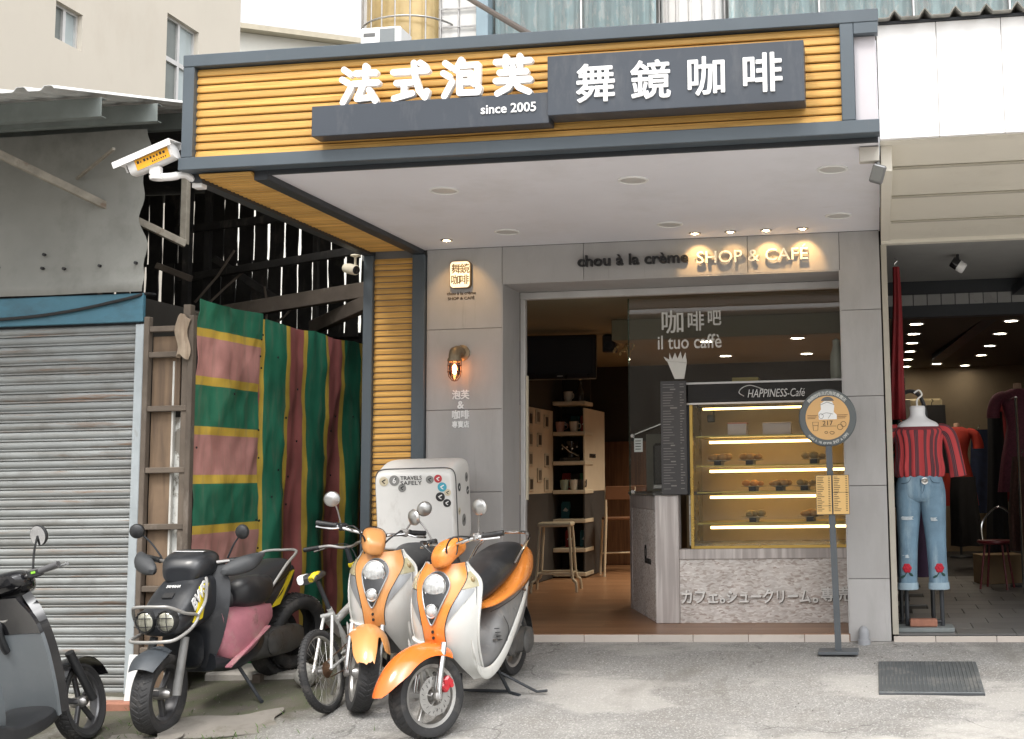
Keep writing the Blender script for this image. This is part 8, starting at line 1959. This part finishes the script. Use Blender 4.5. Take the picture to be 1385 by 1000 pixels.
    for s in (-1, 1):
        m = MB(X); m.tube([(0.195, 0.20 * s, 0.955), (0.165, 0.31 * s, 0.955)], 0.016, 12); m.build('grip', BLACKP, t)
        m = MB(X); m.tube([(0.23, 0.14 * s, 0.95), (0.245, 0.20 * s, 0.935), (0.225, 0.28 * s, 0.925)], 0.006, 8); m.build('brake_lever', STEEL, t)
        m = MB(X); m.tube(smooth_pts([(0.235, 0.14 * s, 0.95), (0.33, 0.07 * s, 0.93), (0.33, 0.01 * s, 0.80), (0.30, 0.01, 0.62)], 5), 0.004, 6); m.build('brake_cable', BLACKP, t)
    for s, a in ((1, 0.9), (-1, 0.9 + PI)):
        m = MB(); q = Vector((-0.06 + 0.15 * math.cos(a), 0.075 * s, 0.28 + 0.15 * math.sin(a))); m.tube([(-0.06, 0.05 * s, 0.28), q], 0.010, 8); m.build('crank', STEEL, t)
        m = MB(); m.obox(q + Vector((0, 0.055 * s, 0)), (0.06, 0.09, 0.02), (0, 0, 0), 0.004); m.build('pedal', BLACKP, t)
    m = MB(); m.tube([(-0.10, 0.04, 0.26), (-0.14, 0.17, 0.035)], 0.008, 8); m.build('kick_stand', STEEL, t)
    return t
bicycle()

# ------------------------------------------------------------------ clutter by the alley
ty = thing('loose_tyre', 'big worn black tyre leaning in the alley mouth behind the black scooter', 'tyre', (-1.42, -0.62, -0.10))
m = MB(Matrix.Translation((0, 0, 0.262)) @ Matrix.Rotation(R(-16), 4, 'Z') @ Matrix.Rotation(R(9), 4, 'Y'))
m.lathe([(0.165, -0.055), (0.185, -0.080), (0.225, -0.088), (0.252, -0.072), (0.262, -0.03), (0.262, 0.03), (0.252, 0.072), (0.225, 0.088), (0.185, 0.080), (0.165, 0.055), (0.175, 0.045), (0.235, 0.05), (0.242, 0.0), (0.235, -0.05), (0.175, -0.045), (0.165, -0.055)], (0, 0, 0), (1, 0, 0), 48, cap=False); m.build('tyre_body', RUBBER, ty, smooth=50)
m = MB(Matrix.Translation((0, 0, 0.262)) @ Matrix.Rotation(R(-16), 4, 'Z') @ Matrix.Rotation(R(9), 4, 'Y'))
for i in range(44):
    a = 2 * PI * i / 44
    for s in (-1, 1): m.box(-0.024, 0.024, -0.010, 0.010, 0.258, 0.267, 0.002, Matrix.Rotation(a, 4, 'X') @ Matrix.Translation((0.036 * s, 0, 0)) @ Matrix.Rotation(R(20 * s), 4, 'Z'))
m.build('tread', RUBBER, ty)
bn = thing('green_bin', 'green plastic bin with a flat lid behind the black scooter seat', 'bin', (-1.84, -0.28, -0.11), R(4))
GRN = M('green_plastic', (0.030, 0.19, 0.055), 0.45, var=0.1)
m = MB(); m.loft([[(c * a, s * a * 0.8, z) for c, s in ((-1, -1), (1, -1), (1, 1), (-1, 1))] for z, a in ((0.0, 0.085), (0.70, 0.10))]); m.build('bin_body', GRN, bn)
m = MB(); m.box(-0.165, 0.165, -0.13, 0.13, 0.70, 0.74, 0.012); m.build('lid', GRN, bn)
rk_ = thing('stone', 'mottled grey stone lying beside the bicycle wheel', 'stone', (-1.13, -0.98, ground_z(-1.13, -0.98)))
m = MB(); vs_ = []
m.ell((0, 0, 0.075), (0.075, 0.065, 0.085), n=16, k=10)
m.v = [tuple(Vector(p) * (1 + 0.22 * noise.noise(Vector(p) * 14))) for p in m.v]; m.build('rock_body', M('mottled_stone', (0.36, 0.35, 0.32), 0.85, var=0.3, vs=14, bump=0.8, bs=40, dirt=((0.12, 0.115, 0.10), 9, 0.5, 0.62, (1, 1, 1))), rk_, smooth=50)
CARDB = M('wet_cardboard', (0.185, 0.17, 0.15), 0.85, var=0.2, vs=5, dirt=((0.11, 0.10, 0.08), 5, 0.5, 0.7, (1, 1, 1)))
for k, (x, y, rz, a, b_, lb) in enumerate(((-1.28, -1.80, 20, 0.34, 0.20, 'flattened grey cardboard sheet on the ground before the black scooter'), (-1.66, -2.08, -8, 0.26, 0.13, 'small trodden cardboard scrap under the black scooter wheel'))):
    t = thing('cardboard_sheet', lb, 'cardboard', (x, y, ground_z(x, y) + 0.014)); t.rotation_euler = (math.atan(0.13), -0.02, R(rz))
    m = MB(); rs = random.Random(k); m.sheet(lambda u, v: (a * (2 * u - 1) + 0.02 * math.sin(9 * v + k), b_ * (2 * v - 1) + 0.015 * math.sin(7 * u), 0.006 + 0.022 * max(0, u - 0.7) * 3 * v + 0.004 * math.sin(11 * u + 5 * v)), 20, 12, 0.006); m.build('sheet', CARDB, t, smooth=50)
bk = thing('brick_edge', 'broken reddish brick edging at the foot of the roller shutter', 'brick', (-2.27, -1.36, ground_z(-2.27, -1.36) - 0.01))
m = MB(); m.box(-0.12, 0.14, -0.05, 0.05, -0.02, 0.06, 0.012); m.build('brick_body', bpy.data.materials['old_brick'], bk)
wd_ = thing('timber_offcut', 'short dark timber block on the alley slab edge', 'wood', (-1.56, -0.83, -0.20))
m = MB(); m.box(-0.03, 0.03, -0.03, 0.03, -0.03, 0.09, 0.004); m.build('block', OLDW, wd_)
# tufts of weed and grit on the ground
gr = MB(); rs = random.Random(31)
for i in range(420):
    x = rs.uniform(-2.3, -0.9); y = rs.uniform(-2.25, -1.2)
    if rs.random() < 0.7: x = rs.gauss(-1.45, 0.35); y = rs.gauss(-2.05, 0.09)
    z = ground_z(x, y) - 0.004; h = rs.uniform(0.012, 0.045); a = rs.uniform(0, 2 * PI); dx, dy = math.cos(a), math.sin(a); w_ = 0.003
    gr.add([(x - dy * w_, y + dx * w_, z), (x + dy * w_, y - dx * w_, z), (x + dx * h * 0.5 + dy * w_ * 0.6, y + dy * h * 0.5 - dx * w_ * 0.6, z + h * 0.7), (x + dx * h * 0.9, y + dy * h * 0.9, z + h)], [(0, 1, 2), (0, 2, 3)])
o = gr.build('weeds', M('weed_green', (0.07, 0.12, 0.03), 0.8, var=0.3), smooth=0); tag(o, 'scattered weed blades growing in the damp ground by the alley', 'weeds', kind='stuff')
gv = MB()
for i in range(1500):
    x = rs.uniform(-2.4, 4.2); y = -0.1 - 2.9 * rs.random() ** 0.8; z = ground_z(x, y); r_ = rs.choice([0.002, 0.003, 0.003, 0.004, 0.006]) * (1.8 if x < -0.8 and rs.random() < 0.3 else 1)
    p = [(x + r_ * rs.uniform(0.6, 1.2) * dx, y + r_ * rs.uniform(0.6, 1.2) * dy, z + r_ * dz) for dx, dy, dz in ((1, 0, 0), (-1, 0.2, 0), (0.1, 1, 0), (0, -1, 0), (0, 0, 1.0), (0, 0, -1))]
    gv.add(p, [(0, 2, 4), (2, 1, 4), (1, 3, 4), (3, 0, 4), (2, 0, 5), (1, 2, 5), (3, 1, 5), (0, 3, 5)])
o = gv.build('gravel', M('grit', (0.20, 0.19, 0.175), 0.9, var=0.6, vs=40), smooth=0); tag(o, 'fine grit scattered over the concrete apron', 'gravel', kind='stuff')
